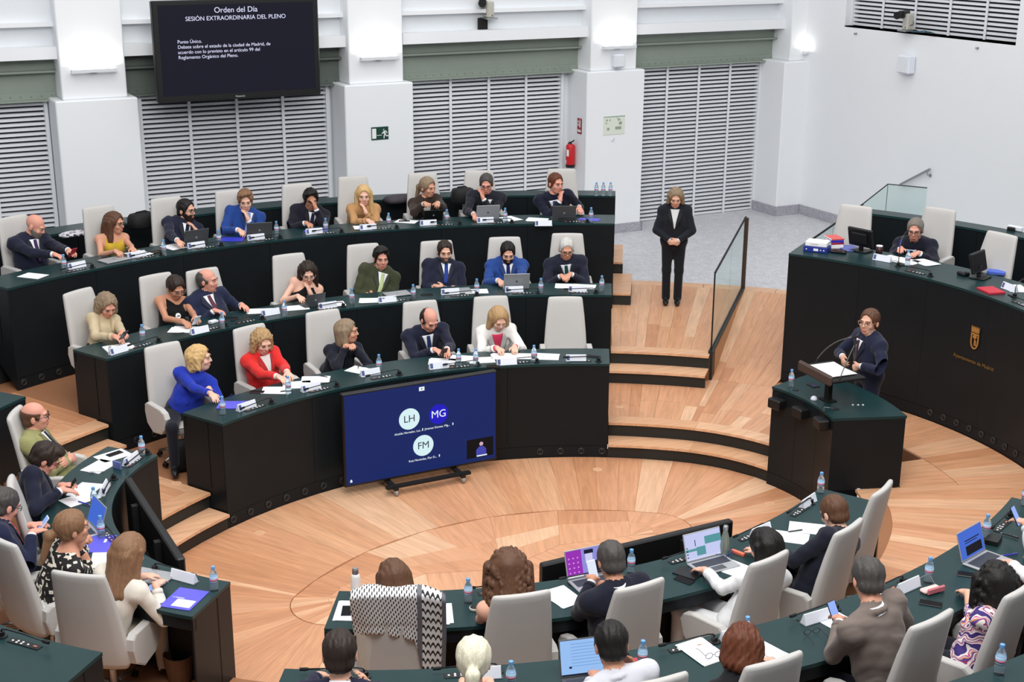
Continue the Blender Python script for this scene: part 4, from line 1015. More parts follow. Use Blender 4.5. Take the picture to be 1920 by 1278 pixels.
person('brow', 'man in dark suit shading his bowed eyes with one hand', (583, 374), 3, 1.06, 'c5', (600, 440, 1.95), col=(30, 28, 40), tie=(34, 34, 58), hr='quiff', hc='black', glass=True, hands=(('h', -.01, .13, .03), (578, 424, 1.98)), skin='d')
person('blonde', 'woman with long blonde hair in a tan blazer, hand at her lips', (682, 367), 3, 1.06, 'c6', (705, 500, 1.9), 'blazer', (188, 142, 96), shirt=(170, 124, 84), hr='long', hc='blonde', hands=(('h', .01, .12, -.10), (694, 418, 1.98)), sex='f', skin='p')
person('brownj', 'ponytailed woman in dark brown jacket holding hands before her chest', (802, 352), 3, 1.12, 'c7', 'S', 'blazer', (56, 44, 38), shirt=(222, 220, 218), hr='pony', hc='gbrown', hands=((821, 384, 2.18), (799, 384, 2.18)), sex='f', skin='t', curl=(.8, .8))
person('cheek', 'grey-haired man with red glasses touching his cheek behind an open laptop', (912, 345), 3, 1.15, 'c8', (905, 420, 1.95), col=(36, 36, 46), tie=(44, 44, 40), hr='short', hc='dgrey', glass=(120, 40, 44), hands=(('h', .06, .09, -.06), (890, 408, 1.98)), skin='r', beard=None)
person('redhair', 'man with receding reddish-brown hair, fingers on chin, in navy suit', (1042, 344), 3, 1.16, 'c9', 'S', col=(26, 28, 46), tie=(44, 62, 104), hr='short', hc='auburn', hands=((1090, 396, 1.99), ('h', .0, .12, -.10)), skin='r')
# middle row
person('beige', 'woman with grey-brown bob in a beige coat looking at her phone', (200, 573), 2, 1.07, 'm1', (236, 640, 1.45), 'shirt', (196, 178, 146), shirt=(176, 156, 122), hr='wbob', hc='gbrown', hands=((237, 631, 1.55), (224, 637, 1.52)), sex='f', skin='r', fat=.02)
person('badge', 'woman in sleeveless black with glasses, beads and a round white badge', (329, 540), 2, 1.10, 'm2', (374, 612, 1.45), 'tank', (18, 18, 20), hr='upd', hc='dark', glass=(150, 120, 110), hands=((373, 603, 1.53), (350, 609, 1.50)), sex='f', skin='d')
person('stripe', 'balding man in navy suit with a striped red tie leaning back', (389, 526), 2, 1.12, 'm3', 'S', col=(34, 40, 66), tie=(120, 40, 58), tie2=stripe_tie('striped_red_tie', (112, 36, 56), (52, 38, 56)), hr='balding', hc='dgrey', hands=((462, 578, 1.50), (412, 588, 1.50)), skin='r', fat=.05, lean=.12)
person('halter', 'young woman with long dark hair and glasses in a black halter top', (577, 512), 2, 1.03, 'm4', (590, 572, 1.45), 'halter', (22, 22, 24), hr='longt', hc='dark', glass=(150, 130, 120), hands=(('h', .02, .12, -.09), (562, 562, 1.50)), sex='f', skin='p')
person('olive', 'black-haired man in olive green jacket with arms crossed', (715, 484), 2, 1.10, 'm5', (800, 640, 1.4), col=(62, 66, 46), tie=(178, 188, 140), hr='quiff', hc='black', hands=(('c', .10, .20, .22), ('c', -.10, .22, .18)), skin='r', fat=.04)
person('beard', 'bearded man in navy suit and blue tie with arms crossed', (834, 472), 2, 1.12, 'm6', (900, 640, 1.3), col=NAVY, tie=(38, 58, 132), hr='short', hc='dark', beard='dgrey', hands=(('c', .10, .20, .24), ('c', -.10, .22, .19)), fat=.03)
person('typist', 'bearded young man in bright blue suit typing on a silver laptop', (952, 474), 2, 1.08, 'm7', (962, 540, 1.45), col=(38, 70, 138), tie=(28, 36, 86), hr='short', hc='black', beard='black', hands=((968, 534, 1.50), (938, 532, 1.50)))
person('whitehair', 'white-haired man with glasses and dark green tie, hands together', (1062, 467), 2, 1.13, 'm8', (1080, 560, 1.4), col=(36, 38, 54), tie=(24, 72, 66), hr='short', hc='white', glass=True, hands=((1067, 521, 1.50), (1056, 524, 1.49)), skin='t')
# inner row
person('cobalt', 'woman with short blonde hair in a cobalt blue jacket turned away', (374, 672), 1, 1.12, 'i1', 'S', 'shirt', (34, 54, 166), shirt=(34, 54, 166), hr='bobs', hc='blonde', hands=((392, 735, 1.20), (404, 748, 1.20)), sex='f', skin='p', fat=.03, face_yaw=-28)
person('red', 'woman with wavy blonde hair in a red blazer reading papers', (492, 641), 1, 1.12, 'i2', (545, 722, 1.144), 'blazer', (216, 46, 44), shirt=(228, 224, 220), hr='wbob', hc='dblonde', hands=((545, 705, 1.20), (530, 712, 1.20)), sex='f', skin='p')
person('clasp', 'woman with a light brown bob in black, hands clasped at her chin', (651, 622), 1, 1.10, 'i3', 'S', 'shirt', (28, 30, 42), shirt=(28, 30, 42), hr='bob', hc='gbrown', hands=((664, 652, 1.33), (657, 652, 1.33)), sex='f', skin='t', curl=(1.1, 1.1), fat=.03)
person('phoner', 'balding man in navy suit looking down at his phone', (805, 600), 1, 1.13, 'i4', (838, 668, 1.144), col=NAVY, tie=(36, 50, 96), hr='balding', hc='dark', hands=((840, 663, 1.22), (822, 662, 1.20)), skin='r')
person('writer', 'woman with blonde hair writing in a white blazer and pink top', (935, 598), 1, 1.11, 'i5', (955, 664, 1.144), 'blazer', (232, 228, 224), shirt=(222, 60, 96), hr='bob', hc='dblonde', hands=((967, 657, 1.19), (936, 659, 1.19)), sex='f', skin='p', fat=.02)
# left bank
person('khaki', 'bald man with glasses in a khaki suit, arms and legs crossed', (66, 781), 1, 1.14, 'l1', 'S', col=(148, 146, 98), tie=(32, 34, 48), hr='bald', hc='brown', glass=True, hands=(('c', .10, .19, .26), ('c', -.10, .21, .22)), skin='r', trous=(140, 140, 94), fat=.03, pants=True)
person('redglass', 'dark-haired man with red glasses in navy suit thumbing his phone', (84, 860), 1, 1.12, 'l2', (150, 915, 1.144), col=(28, 30, 48), tie=(40, 44, 72), hr='quiff', hc='dark', glass=(128, 34, 34), hands=((134, 912, 1.25), (136, 924, 1.25)), skin='r')
person('redtie', 'dark-haired man at the left edge with a red tie and phone', (8, 948), 1, 1.12, 'l3', (96, 985, 1.144), col=(30, 34, 60), tie=(206, 70, 86), hr='short', hc='dgrey', glass=True, hands=((80, 985, 1.25), (82, 998, 1.25)), skin='r')
person('swirl', 'woman with caramel ponytail in a black and cream swirl-print blouse', (136, 990), 1, 1.16, 'l4', 'S', 'print', hr='pony', hc='lbrown', hands=((167, 1008, 1.34), (163, 1014, 1.33)), sex='f', skin='t', curl=(1.1, 1.1), trous=(222, 220, 216), face_yaw=-14)
person('cream', 'woman with very long caramel hair in a cream jacket', (244, 1036), 1, 1.16, 'l5', (330, 1060, 1.2), 'shirt', (222, 214, 202), shirt=(222, 214, 202), hr='long', hc='lbrown', hands=((286, 1080, 1.2), (306, 1094, 1.2)), sex='f', skin='p', trous=(196, 184, 164), face_yaw=-14)
# near inner row
person('scarf', 'woman with straight brown hair in front of the chequered scarf', (738, 1088), 1, 1.24, 'n1', (700, 1130, 1.144), 'shirt', (86, 62, 128), hr='bob', hc='brown', hands=((690, 1120, 1.19), (775, 1118, 1.19)), sex='f', showface=False)
person('curly', 'woman with voluminous curly brown hair and bare shoulders', (953, 1072), 1, 1.24, 'n2', (950, 1105, 1.144), 'halter', (70, 66, 50), hr='curlyl', hc='brown', hands=((930, 1115, 1.19), (975, 1112, 1.19)), sex='f', showface=False, hk=1.2)
person('purple', 'man with short greying hair in dark suit holding a phone before a laptop', (1146, 1052), 1, 1.26, 'n3', (1105, 1080, 1.25), col=(26, 28, 42), hr='short', hc='dgrey', hands=((1104, 1082, 1.30), (1125, 1094, 1.25)), showface=False, skin='d')
person('white', 'black-haired woman in a white blouse, hand on a laptop keyboard', (1434, 1026), 1, 1.14, 'n4', (1330, 1050, 1.2), 'shirt', (232, 232, 234), shirt=(232, 232, 234), hr='bob', hc='black', hands=((1306, 1068, 1.19), (1408, 1030, 1.19)), sex='f', showface=False, trous=(226, 226, 228))
person('reader', 'brown-haired man in a black jacket bent over white papers', (1564, 962), 1, 1.14, 'n5', (1500, 1000, 1.144), col=(26, 28, 40), hr='short', hc='brown', hands=((1420, 1022, 1.20), ('h', .04, .11, -.10)), showface=False, skin='p')
# near outer row
person('nape', 'dark-haired man in navy suit, nearest at the bottom, hand by his jaw', (637, 1226), 2, 1.26, None, (640, 1150, 1.6), col=(26, 28, 52), hr='short', hc='dark', hands=((600, 1262, 1.5), ('h', .11, .02, -.12)), showface=False)
person('platinum', 'platinum blonde person with ponytail at the bottom edge', (888, 1240), 2, 1.18, None, (900, 1180, 1.5), 'shirt', (60, 60, 70), hr='pony', hc='plat', hands=((870, 1275, 1.5), (915, 1275, 1.5)), sex='f', showface=False)
person('cropped', 'man with cropped dark hair in a pale grey shirt before a laptop', (1146, 1210), 2, 1.20, 'o3', (1110, 1240, 1.5), 'shirt', (206, 206, 214), shirt=(206, 206, 214), hr='short', hc='black', hands=((1110, 1262, 1.5), ('h', .10, .06, -.08)), showface=False, skin='d')
person('auburn', 'person with short auburn hair in black holding a pen over papers', (1392, 1214), 2, 1.12, 'o4', (1400, 1250, 1.45), 'shirt', (26, 26, 30), hr='bobs', hc='auburn', hands=((1370, 1240, 1.5), (1441, 1238, 1.5)), sex='f', showface=False)
person('blazer', 'greying dark-haired man in a grey-brown blazer holding a phone', (1628, 1088), 2, 1.30, 'o5', (1570, 1140, 1.5), col=(118, 106, 100), hr='short', hc='dgrey', hands=((1562, 1158, 1.58), (1600, 1175, 1.52)), showface=False, skin='t')
person('paisley', 'woman with black curly hair in a colourful paisley dress', (1866, 1092), 2, 1.10, 'o6', (1800, 1060, 1.5), 'paisley', hr='curlyl', hc='black', hands=((1800, 1105, 1.5), (1850, 1085, 1.5)), sex='f', showface=False, sleeve='half')
person('sleeve', 'person in white sleeves at the right edge, hand on a laptop', (1985, 1020), 2, 1.15, None, (1840, 1050, 1.5), 'shirt', (230, 230, 232), shirt=(230, 230, 232), hr='bob', hc='dark', hands=((1872, 1050, 1.50), (1935, 1040, 1.5)), sex='f')
person('edge', 'person beyond the right edge raising a phone in one hand', (1995, 930), 2, 1.15, None, (1880, 985, 1.5), 'shirt', (206, 208, 214), hr='short', hc='dark', hands=((1902, 978, 1.58), (1940, 975, 1.5)))
# presidium, usher and speaker
person('president', 'grey-haired man with glasses writing at the presidium in a navy suit', (1716, 431), 4, 1.04, 'p2', (1690, 500, 2.03), col=(26, 28, 42), tie=(28, 36, 66), hr='short', hc='grey', glass=True, hands=((1716, 479, 2.08), (1686, 470, 2.10)), skin='r', fat=.04)
person('clerk', 'person beyond the right edge, only a hand on the presidium showing', pt(-10.5, 3.38, 2.36), 4, 1.06, None, (1890, 540, 2.03), col=(26, 28, 42), tie=(40, 44, 60), hr='short', hc='dark', hands=((1940, 540, 2.08), (1893, 527, 2.09)))
uph = up(1262, 562, .70)
person('usher', 'woman with a brown bob standing in black trouser suit, hands folded', (1267, 371), 2, 1.56, None, (1262, 700, .7), 'blazer', (30, 32, 40), shirt=(222, 224, 228), hr='bobs', hc='gbrown', hands=(('c', .035, .20, .02), ('c', -.035, .185, .0)), sex='f', stand=True, trous=(24, 26, 32), k=1.03, hk=1.06, body=atan2(uph.x-CAMP[0], CAMP[1]-uph.y), curl=(.6, .6))
person('speaker', 'brown-haired man in navy suit standing at the lectern gesturing with both hands', SPEAK, 1, 0, None, (1500, 640, 1.9), col=(32, 36, 58), tie=(62, 36, 50), hr='short', hc='brown', glass=(160, 130, 110), hands=(('w', *onoff(1600, 692, .72, .9, 2)), ('w', *onoff(1580, 682, .72, .9, 2))), stand=True, trous=(30, 33, 52), feet=.175, curl=(.9, .7), body=radians(78))

# ------------------------------------------------------------------ screens
def emat(name, c, s=1.): return mat(name, c, .4, var=.0, emit=s, spec=.05)
def quad(b, x0, x1, z0, z1, y): b.add([(x0, y, z0), (x1, y, z0), (x1, y, z1), (x0, y, z1)], [(0, 1, 2, 3)])
def disc(b, cx, cz, rr, y, n=36): b.add([(cx+rr*cos(2*pi*i/n), y, cz+rr*sin(2*pi*i/n)) for i in range(n)], [tuple(range(n))])
def rolling_screen(label, x, y, rz, disp):
    t = thing('rolling_screen', label, 'screen', (x, y, 0), rz, None); w, z0, z1 = 1.83, .115, 1.185
    b = B(); b.rbox((0, .035, (z0+z1)/2), (w, .07, z1-z0), .012); b.build('housing', M_BLACK, t)
    b = B(); quad(b, -w/2+.022, w/2-.022, z0+.028, z1-.022, -.0015); d = b.build('display', disp, t)
    b = B()
    for sx in (-1, 1): b.box((sx*.40, .10, .62), (.06, .05, 1.02)); b.box((sx*.40, .02, .085), (.05, .46, .035))
    b.box((0, .10, .11), (.80, .05, .05)); b.box((0, .085, .75), (.9, .03, .06)); b.box((0, -.16, .10), (1.0, .06, .03)); b.build('stand', M_BLACKM, t)
    for sx in (-1, 1):
        for yy in (-.17, .22):
            b = B(); b.lathe([(.012, -.016), (.034, -.014), (.034, .014), (.012, .016)], 12, (sx*.40, yy-.02, .034), Matrix.Rotation(pi/2, 3, 'Y')); b.build('caster_wheel', mat('grey_caster', (150, 146, 140), .5), t)
            b = B(); b.prism([(-.03, .035), (.035, .07), (.035, .085), (-.02, .085)], 0, sx*.40-.02, sx*.40+.02); b.v = 0; o = b.build('caster_fork', mat('pale_caster_fork', (214, 196, 160), .45), t, (0, yy, 0))
    b = B()
    for sx, zz in ((-.6, .35), (.6, .35), (-.6, .95), (.6, .95), (-.2, .65), (.2, .65)): b.lathe([(.012, 0), (.012, .006)], 10, (sx, .071, zz), Matrix.Rotation(-pi/2, 3, 'X'))
    b.build('screw_cap', M_VENT, t); return t
TVBLUE = emat('deep_blue_video_call', (13, 34, 96), 1.)
tv = rolling_screen('wide rolling video-call screen before the inner desk, three initials in circles', .115, 2.165, -.01, TVBLUE)
WHT = emat('screen_white', (232, 242, 244), 1.); PALE = emat('pale_cyan_disc', (214, 240, 244), 1.); VIO = emat('vivid_blue_disc', (28, 20, 190), 1.); INK = emat('screen_grey_ink', (90, 110, 120), .2); BLK = emat('screen_black', (8, 9, 14), .1)
def tvx(u): return -.893+u*1.786
def tvz(v): return 1.163-v*1.02
def on_tv(nm, f, material, y=-.003): b = B(); f(b, y); return b.build(nm, material, tv)
on_tv('avatar', lambda b, y: disc(b, tvx(.415), tvz(.37), .122, y), PALE); on_tv('avatar', lambda b, y: disc(b, tvx(.61), tvz(.37), .115, y), VIO); on_tv('avatar', lambda b, y: disc(b, tvx(.505), tvz(.70), .122, y), PALE)
RX = (pi/2, 0, 0)
text('LH', .115, INK, tv, (tvx(.415), -.006, tvz(.37)), RX); text('MG', .12, WHT, tv, (tvx(.61), -.006, tvz(.37)), RX); text('FM', .115, INK, tv, (tvx(.505), -.006, tvz(.70)), RX)
text('Alcalde Herrador, Lui...', .034, WHT, tv, (tvx(.405), -.006, tvz(.52)), RX); text('Jimenez Gomez, Mig...', .034, WHT, tv, (tvx(.60), -.006, tvz(.515)), RX); text('Ruiz Maraindas, Flor D...', .034, WHT, tv, (tvx(.50), -.006, tvz(.855)), RX)
on_tv('call_icon', lambda b, y: quad(b, tvx(.482), tvx(.518), tvz(.075), tvz(.03), y), WHT); on_tv('call_icon', lambda b, y: disc(b, tvx(.5), tvz(.052), .008, y-.002, 12), INK)
for u, v in ((.502, .515), (.706, .51), (.612, .85)): on_tv('microphone_icon', lambda b, y: quad(b, tvx(u)-.006, tvx(u)+.006, tvz(v)-.014, tvz(v)+.014, y), WHT)
on_tv('lock_icon', lambda b, y: (quad(b, tvx(.022), tvx(.036), tvz(.975), tvz(.955), y), disc(b, tvx(.029), tvz(.952), .010, y, 12)), WHT)
def inset(b, y): quad(b, tvx(.80), tvx(.985), tvz(.955), tvz(.735), y)
on_tv('video_inset', inset, BLK)
on_tv('inset_figure', lambda b, y: b.add([(tvx(a), y, tvz(c)) for a, c in ((.865, .935), (.865, .865), (.885, .83), (.915, .83), (.935, .865), (.935, .935))], [tuple(range(6))]), emat('inset_suit', (64, 68, 170), 1.), -.005)
on_tv('inset_face', lambda b, y: disc(b, tvx(.90), tvz(.80), .024, y, 16), emat('inset_skin', (206, 170, 190), 1.), -.007)
on_tv('inset_papers', lambda b, y: quad(b, tvx(.868), tvx(.94), tvz(.945), tvz(.93), y), WHT, -.007)
rolling_screen('dark rolling screen seen from behind, beside the tight left desk', -3.27, .05, pi/2, BLK)
rolling_screen('dark rolling screen seen from behind, behind the open laptops of the near desk', .09, -2.20, pi, BLK)

ws = thing('wall_screen', 'large black wall screen showing the session agenda in white letters', 'screen', (.27, 8.80, 4.15))
b = B(); b.rbox((0, .06, 0), (2.42, .12, 1.40), .015); b.build('housing', M_BLACK, ws)
WSD = emat('dark_navy_agenda', (17, 17, 32), 1.)
b = B(); quad(b, -1.13, 1.13, -.61, .64, -.002); b.build('display', WSD, ws)
WT = emat('agenda_white', (226, 228, 255), 1.)
text('Orden del Día', .108, WT, ws, (-.02, -.005, .555), RX); text('SESIÓN EXTRAORDINARIA DEL PLENO', .084, WT, ws, (-.02, -.005, .445), RX)
for i, s_ in enumerate(('Punto Único.', 'Debate sobre el estado de la ciudad de Madrid, de', 'acuerdo con lo previsto en el artículo 99 del', 'Reglamento Orgánico del Pleno.')): text(s_, .066, WT, ws, (-.885, -.005, .135-i*.072), RX, 'LEFT')
text('Panasonic', .035, mat('silver_lettering', (170, 172, 176), .4), ws, (-.02, -.003, -.66), RX, bold=.0006)
b = B(); b.box((-.5, .55, .1), (.06, .9, .06)); b.box((.5, .55, .1), (.06, .9, .06)); b.box((0, .15, .1), (1.2, .06, .3)); b.build('wall_bracket', M_BLACKM, ws)

# ------------------------------------------------------------------ lectern
lc = thing('lectern', 'dark curved lectern desk with a raised brown reading board', 'lectern', (0, 0, 0))
q0, q1 = -21., 13.5
sw('worktop', rect(-.07, .72, 1.116, 1.144), q0, q1, 10, M_TOP, lc)
for i in range(3): sw('front_panel', rect(-.06, -.035, .15, 1.114), q0+(q1-q0)*i/3+.06, q0+(q1-q0)*(i+1)/3-.06, 5, M_PANEL, lc)
sw('plinth', rect(-.06, -.03, 0, .145), q0, q1, 10, M_PANEL, lc); sw('plinth', rect(-.03, .26, 0, .348), q0, -20.2, 3, M_PANEL, lc)
for q, s in ((q0, 1), (q1, -1)):
    V = [pt(q+s*u*.8, o_, z) for u in (0, 1) for o_, z in ((-.055, .0), (.25, .0), (.25, .36), (.71, .36), (.71, 1.116), (-.055, 1.116))]
    me = mesh('side_panel', V, [(0, 1, 2, 3, 4, 5), (11, 10, 9, 8, 7, 6)]+[(i, (i+1) % 6, 6+(i+1) % 6, 6+i) for i in range(6)], M_PANEL)
    bm = bmesh.new(); bm.from_mesh(me); bmesh.ops.recalc_face_normals(bm, faces=bm.faces); bm.to_mesh(me); bm.free(); link('side_panel', me, lc)
pb = up(1552, 750, 1.144); phl, ofl = ov(pb); rl = facing(phl)
M_BOARD = mat('brown_leather_board', (70, 56, 50), .5, bump=.03)
Rl = Matrix.Rotation(rl, 3, 'Z')
def LL(x, y, z): return pb+Rl @ Vector((x, y, z))
b = B(); b.box((0, 0, .14), (.07, .05, .30)); b.box((0, 0, .006), (.16, .12, .012)); b.build('post', M_BLACKM, lc, pb, (0, 0, rl))
tilt = Matrix.Rotation(radians(14), 3, 'X')
b = B(); b.rbox((0, -.03, .31), (.60, .42, .03), .008, None); o = b.build('reading_board', M_BLACKM, lc, pb, (0, 0, rl))
b = B(); b.rbox((0, .185, .325), (.60, .05, .115), .02); b.build('board_front', M_BOARD, lc, pb, (0, 0, rl))
def goose(name, P, r1, parent, head=.05, loc=(0, 0, 0), rot=(0, 0, 0)):
    b = B(); b.tube(P, r1, 6); o = b.build(name, mat('grey_gooseneck', (92, 92, 90), .4, metal=.5), parent, loc, rot, True)
    d = (Vector(P[-1])-Vector(P[-2])).normalized(); b = B(); b.tube([Vector(P[-1])-d*.01, Vector(P[-1])+d*head*.3, Vector(P[-1])+d*head], [r1*1.8, r1*2.3, r1*1.8], 8); b.build('microphone_head', M_BLACKM, o); return o
for bp, tp, bend in (((1527, 680), (1600, 632), .16), ((1574, 712), (1603, 645), .04)):
    p0 = onoff(bp[0], bp[1], ofl-.12, 1.2, 1.9); p2 = onoff(tp[0], tp[1], ofl+.12, 1.3, 2.1); p1 = p0.lerp(p2, .35)+Vector((0, 0, bend))
    P = [p0*(1-s)**2+p1*2*s*(1-s)+p2*s*s for s in np.linspace(0, 1, 10)]; goose('gooseneck_microphone', P, .006, lc)
    b = B(); b.tube([p0, p0+(P[1]-p0)*.9], .011, 8); b.build('microphone_stem', M_BLACKM, lc)
def lect_item(px, py): return up(px, py, 1.144)
b = B(); b.box((0, 0, .004), (.13, .09, .008)); b.cur = 1; b.box((0, -.005, .009), (.075, .05, .003)); b.build('touch_panel', [M_BLACK, emat('purple_touch_panel', (92, 84, 128), .4)], lc, up(1525, 723, 1.144), (0, 0, rl))
b = B(); b.lathe([(.035, 0), (.033, .006), (.02, .006)], 16); b.build('cable_grommet', M_BLACK, lc, up(1492, 731, 1.144)); link('cable_grommet', bpy.data.objects['cable_grommet'].data, lc, up(1568, 767, 1.144))
for px in (1599, 1609, 1618): b = B(); b.lathe([(.012, 0), (.010, .006)], 10); b.build('button', M_BTN, lc, up(px, 759, 1.144))
b = B(); b.tube([up(1545, 770, 1.15)+Vector((0, 0, h)) for h in (0, .04)]+[up(1555, 764, 1.20), up(1564, 766, 1.15)], .006, 6); b.build('cable', mat('grey_cable', (96, 108, 108), .5), lc)
for px, py in ((1460, 755), (1505, 772), (1545, 793)):
    P = onoff(px, py, -.10, .8, 1.14); ph_, o_ = ov(P); b = B(); b.rbox((0, .03, 0), (.17, .12, .11), .012); b.cur = 1; b.lathe([(.03, 0), (.03, .012), (.02, .012)], 12, (.02, -.03, 0), Matrix.Rotation(pi/2, 3, 'X')); b.build('loudspeaker_box', [M_BLACK, M_VENT], lc, P, (0, 0, radians(ph_-90+180)))
dm = thing('dome_device', 'small white dome device on the lectern top', 'device', up(1526, 749, 1.144)); b = B(); b.lathe([(.036, 0), (.036, .012), (.030, .028), (.016, .040), (.003, .043)], 16); b.build('dome', M_CARD, dm, smooth=True); b = B(); b.lathe([(.04, 0), (.04, .004)], 16); b.build('base_ring', M_CHROME, dm)
nb = thing('open_notes', 'open white speech notes lying on the lectern reading board', 'papers', LL(0, -.04, .328), rl)
for sx in (-1, 1): b = B(); b.box((sx*.105, 0, .003), (.205, .30, .006), T=None); b.build('page_block', M_WHITE, nb, (0, 0, 0), (0, sx*-.04, 0))

# ------------------------------------------------------------------ glass rails
def glass_rail(label, ph, segs, zb, zt0, zt1, curb=None, post=None):
    t = thing('glass_rail', label, 'railing', (0, 0, 0)); w = .45
    o0, o1 = segs[0], segs[-1]
    zt = lambda o_: zt0+(zt1-zt0)*(o_-o0)/(o1-o0)
    def strip(oa, ob, za, zb_, zc, zd, th, nm, m_):
        n_ = Vector((-sin(radians(ph)), cos(radians(ph)), 0))*th/2
        V = [pt(ph, oa, za)-n_, pt(ph, ob, zb_)-n_, pt(ph, ob, zd)-n_, pt(ph, oa, zc)-n_, pt(ph, oa, za)+n_, pt(ph, ob, zb_)+n_, pt(ph, ob, zd)+n_, pt(ph, oa, zc)+n_]
        me = mesh(nm, V, [(0, 1, 2, 3), (7, 6, 5, 4), (0, 4, 5, 1), (1, 5, 6, 2), (2, 6, 7, 3), (3, 7, 4, 0)], m_); bm = bmesh.new(); bm.from_mesh(me); bmesh.ops.recalc_face_normals(bm, faces=bm.faces); bm.to_mesh(me); bm.free(); return link(nm, me, t)
    for a, c in zip(segs, segs[1:]): strip(a+.003, c-.003, zb, zb, zt(a), zt(c), .014, 'glass_pane', M_GLASS)
    strip(o0, o1, zt0, zt1, zt0+.018, zt1+.018, .022, 'top_rail', M_BLACKM)
    strip(o0-.012, o0, zb, zb, zt0, zt0, .018, 'edge_profile', M_BLACKM)
    if curb:
        strip(o0-.05, o1, curb[0], curb[0], zb, zb, .06, 'curb', M_RISER)
        n_ = Vector((-sin(radians(ph)), cos(radians(ph)), 0))*-.034
        V = [pt(ph, o0+.12, .30)+n_, pt(ph, o1, .62)+n_, pt(ph, o1, zb-.03)+n_, pt(ph, o0+.12, zb-.03)+n_]; link('wood_facing', mesh('wood_facing', V, [(0, 1, 2, 3)], mat('plain_beech', (196, 146, 100), .45, stretch=(1, 1, 9), var=.12)), t)
    if post: b = B(); b.box((0, 0, (post[1]-.02)/2+.35), (.05, .07, post[1]-.70)); b.build('end_post', M_STEELD, t, pt(ph, post[0], 0), (0, 0, radians(ph)))
    return t
glass_rail('frameless glass balustrade with bronze post beside the ramp', 46.3, [2.03, 3.6, 5.2], .735, 1.74, 1.80, (.0,), (5.28, 1.79))
glass_rail('glass balustrade behind the law books at the presidium end', 34.25, [3.08, 4.3, 5.9], .70, 1.985, 1.985)
sr = thing('stair_glass', 'glass stair balustrade before the right white wall', 'railing', (0, 0, 0)); XG = 9.9
g = [upvert(*q, 0, XG) for q in ((1613, 386), (1665, 345), (1738, 352))]
def gp(a, c, zb=.7): b = B(); th = .008; V = [(XG+s*th, q.y, z) for s in (-1, 1) for q, z in ((a, zb), (c, zb), (c, c.z), (a, a.z))]; b.add(V, [(0, 1, 2, 3), (7, 6, 5, 4), (0, 4, 5, 1), (1, 5, 6, 2), (2, 6, 7, 3), (3, 7, 4, 0)]); return b.build('glass_pane', M_GLASS, sr)
gp(g[0], g[1]); gp(g[1], g[2]); b = B(); b.tube(g, .010, 6); b.build('top_rail', mat('dark_steel_cap', (70, 74, 78), .4, metal=.4), sr); b = B(); b.tube([g[1], Vector((XG, g[1].y, .7))], .006, 6); b.build('joint', M_CHROME, sr)
wh = thing('wall_handrail', 'sloping steel handrail on the right white wall', 'railing', (0, 0, 0)); w0, w1 = upvert(1688, 346, 0, SR-.07), upvert(1744, 317, 0, SR-.07)
b = B(); b.tube([w0, w1], .022, 8); b.build('rail', M_CHROME, wh); b = B(); b.tube([w1+Vector((0, .05, -.03)), w1+Vector((0, .05, -.10)), w1+Vector((.07, .05, -.12))], .01, 6); b.lathe([(.03, 0), (.03, .008)], 12, w1+Vector((.062, .05, -.12)), Matrix.Rotation(pi/2, 3, 'Y')); b.build('bracket', M_CHROME, wh)

# ------------------------------------------------------------------ crest on the presidium
M_GOLD = mat('gilded_metal', (206, 152, 84), .35, metal=.6, emit=.0)
ec = onoff(1828, 641, 2.262, 1.2, 1.8); phc, _ = ov(ec); em = thing('crest', 'small golden crest with crown and bear-and-tree shield on the presidium', 'emblem', ec, facing(phc)+pi)
def flat(nm, poly, y0, y1): b = B(); b.prism([(z_, x_) for x_, z_ in poly][::-1] if 0 else [(x_, z_) for x_, z_ in poly], 0, 0, 0) if 0 else None; n = len(poly); V = [(x_, y0, z_) for x_, z_ in poly]+[(x_, y1, z_) for x_, z_ in poly]; me = mesh(nm, V, [tuple(range(n)), tuple(range(2*n-1, n-1, -1))]+[(i, n+i, n+(i+1) % n, (i+1) % n) for i in range(n)], M_GOLD); return link(nm, me, em)
def ring(nm, out, inn, y0, y1):
    n = len(out); V = [(x_, y0, z_) for x_, z_ in out]+[(x_, y0, z_) for x_, z_ in inn]; me = mesh(nm, V, [(i, (i+1) % n, n+(i+1) % n, n+i) for i in range(n)], M_GOLD); o = link(nm, me, em); so = o.modifiers.new('depth', 'SOLIDIFY'); so.thickness = .008; return o
def shield(w, h, n=10): return [(-w, h*.55), (-w, 0)]+[(-w*cos(pi*i/n), -h*.45*sin(pi*i/n)-.0) for i in range(1, n)]+[(w, 0), (w, h*.55)]
ring('shield_border', shield(.060, .185), shield(.042, .150), -.012, -.004)
flat('tree', [(-.022, .045), (-.03, .06), (-.022, .078), (0, .084), (.022, .078), (.03, .06), (.022, .045), (.007, .042), (.006, -.04), (-.004, -.04), (-.006, .042)], -.012, -.004)
flat('bear', [(.008, -.04), (.012, -.012), (.006, .012), (.012, .026), (.022, .022), (.024, 0), (.030, -.04)], -.012, -.004)
cw = [(-.058, .112), (.058, .112), (.060, .150)]
for i in range(5): x_ = .06-.03*i; cw += [(x_, .182 if i % 1 == 0 else .17), (x_-.015, .156)] if i < 4 else [(x_, .182)]
flat('crown', cw, -.014, -.004)
tp = onoff(1825, 678, 2.262, 1.1, 1.7); pht, _ = ov(tp); tt = thing('wall_lettering', 'golden lettering of the town hall under the crest', 'lettering', tp, facing(pht)+pi)
text('Ayuntamiento de Madrid', .062, mat('dull_gold_letters', (150, 118, 62), .4, metal=.5), tt, (0, -.004, 0), RX)

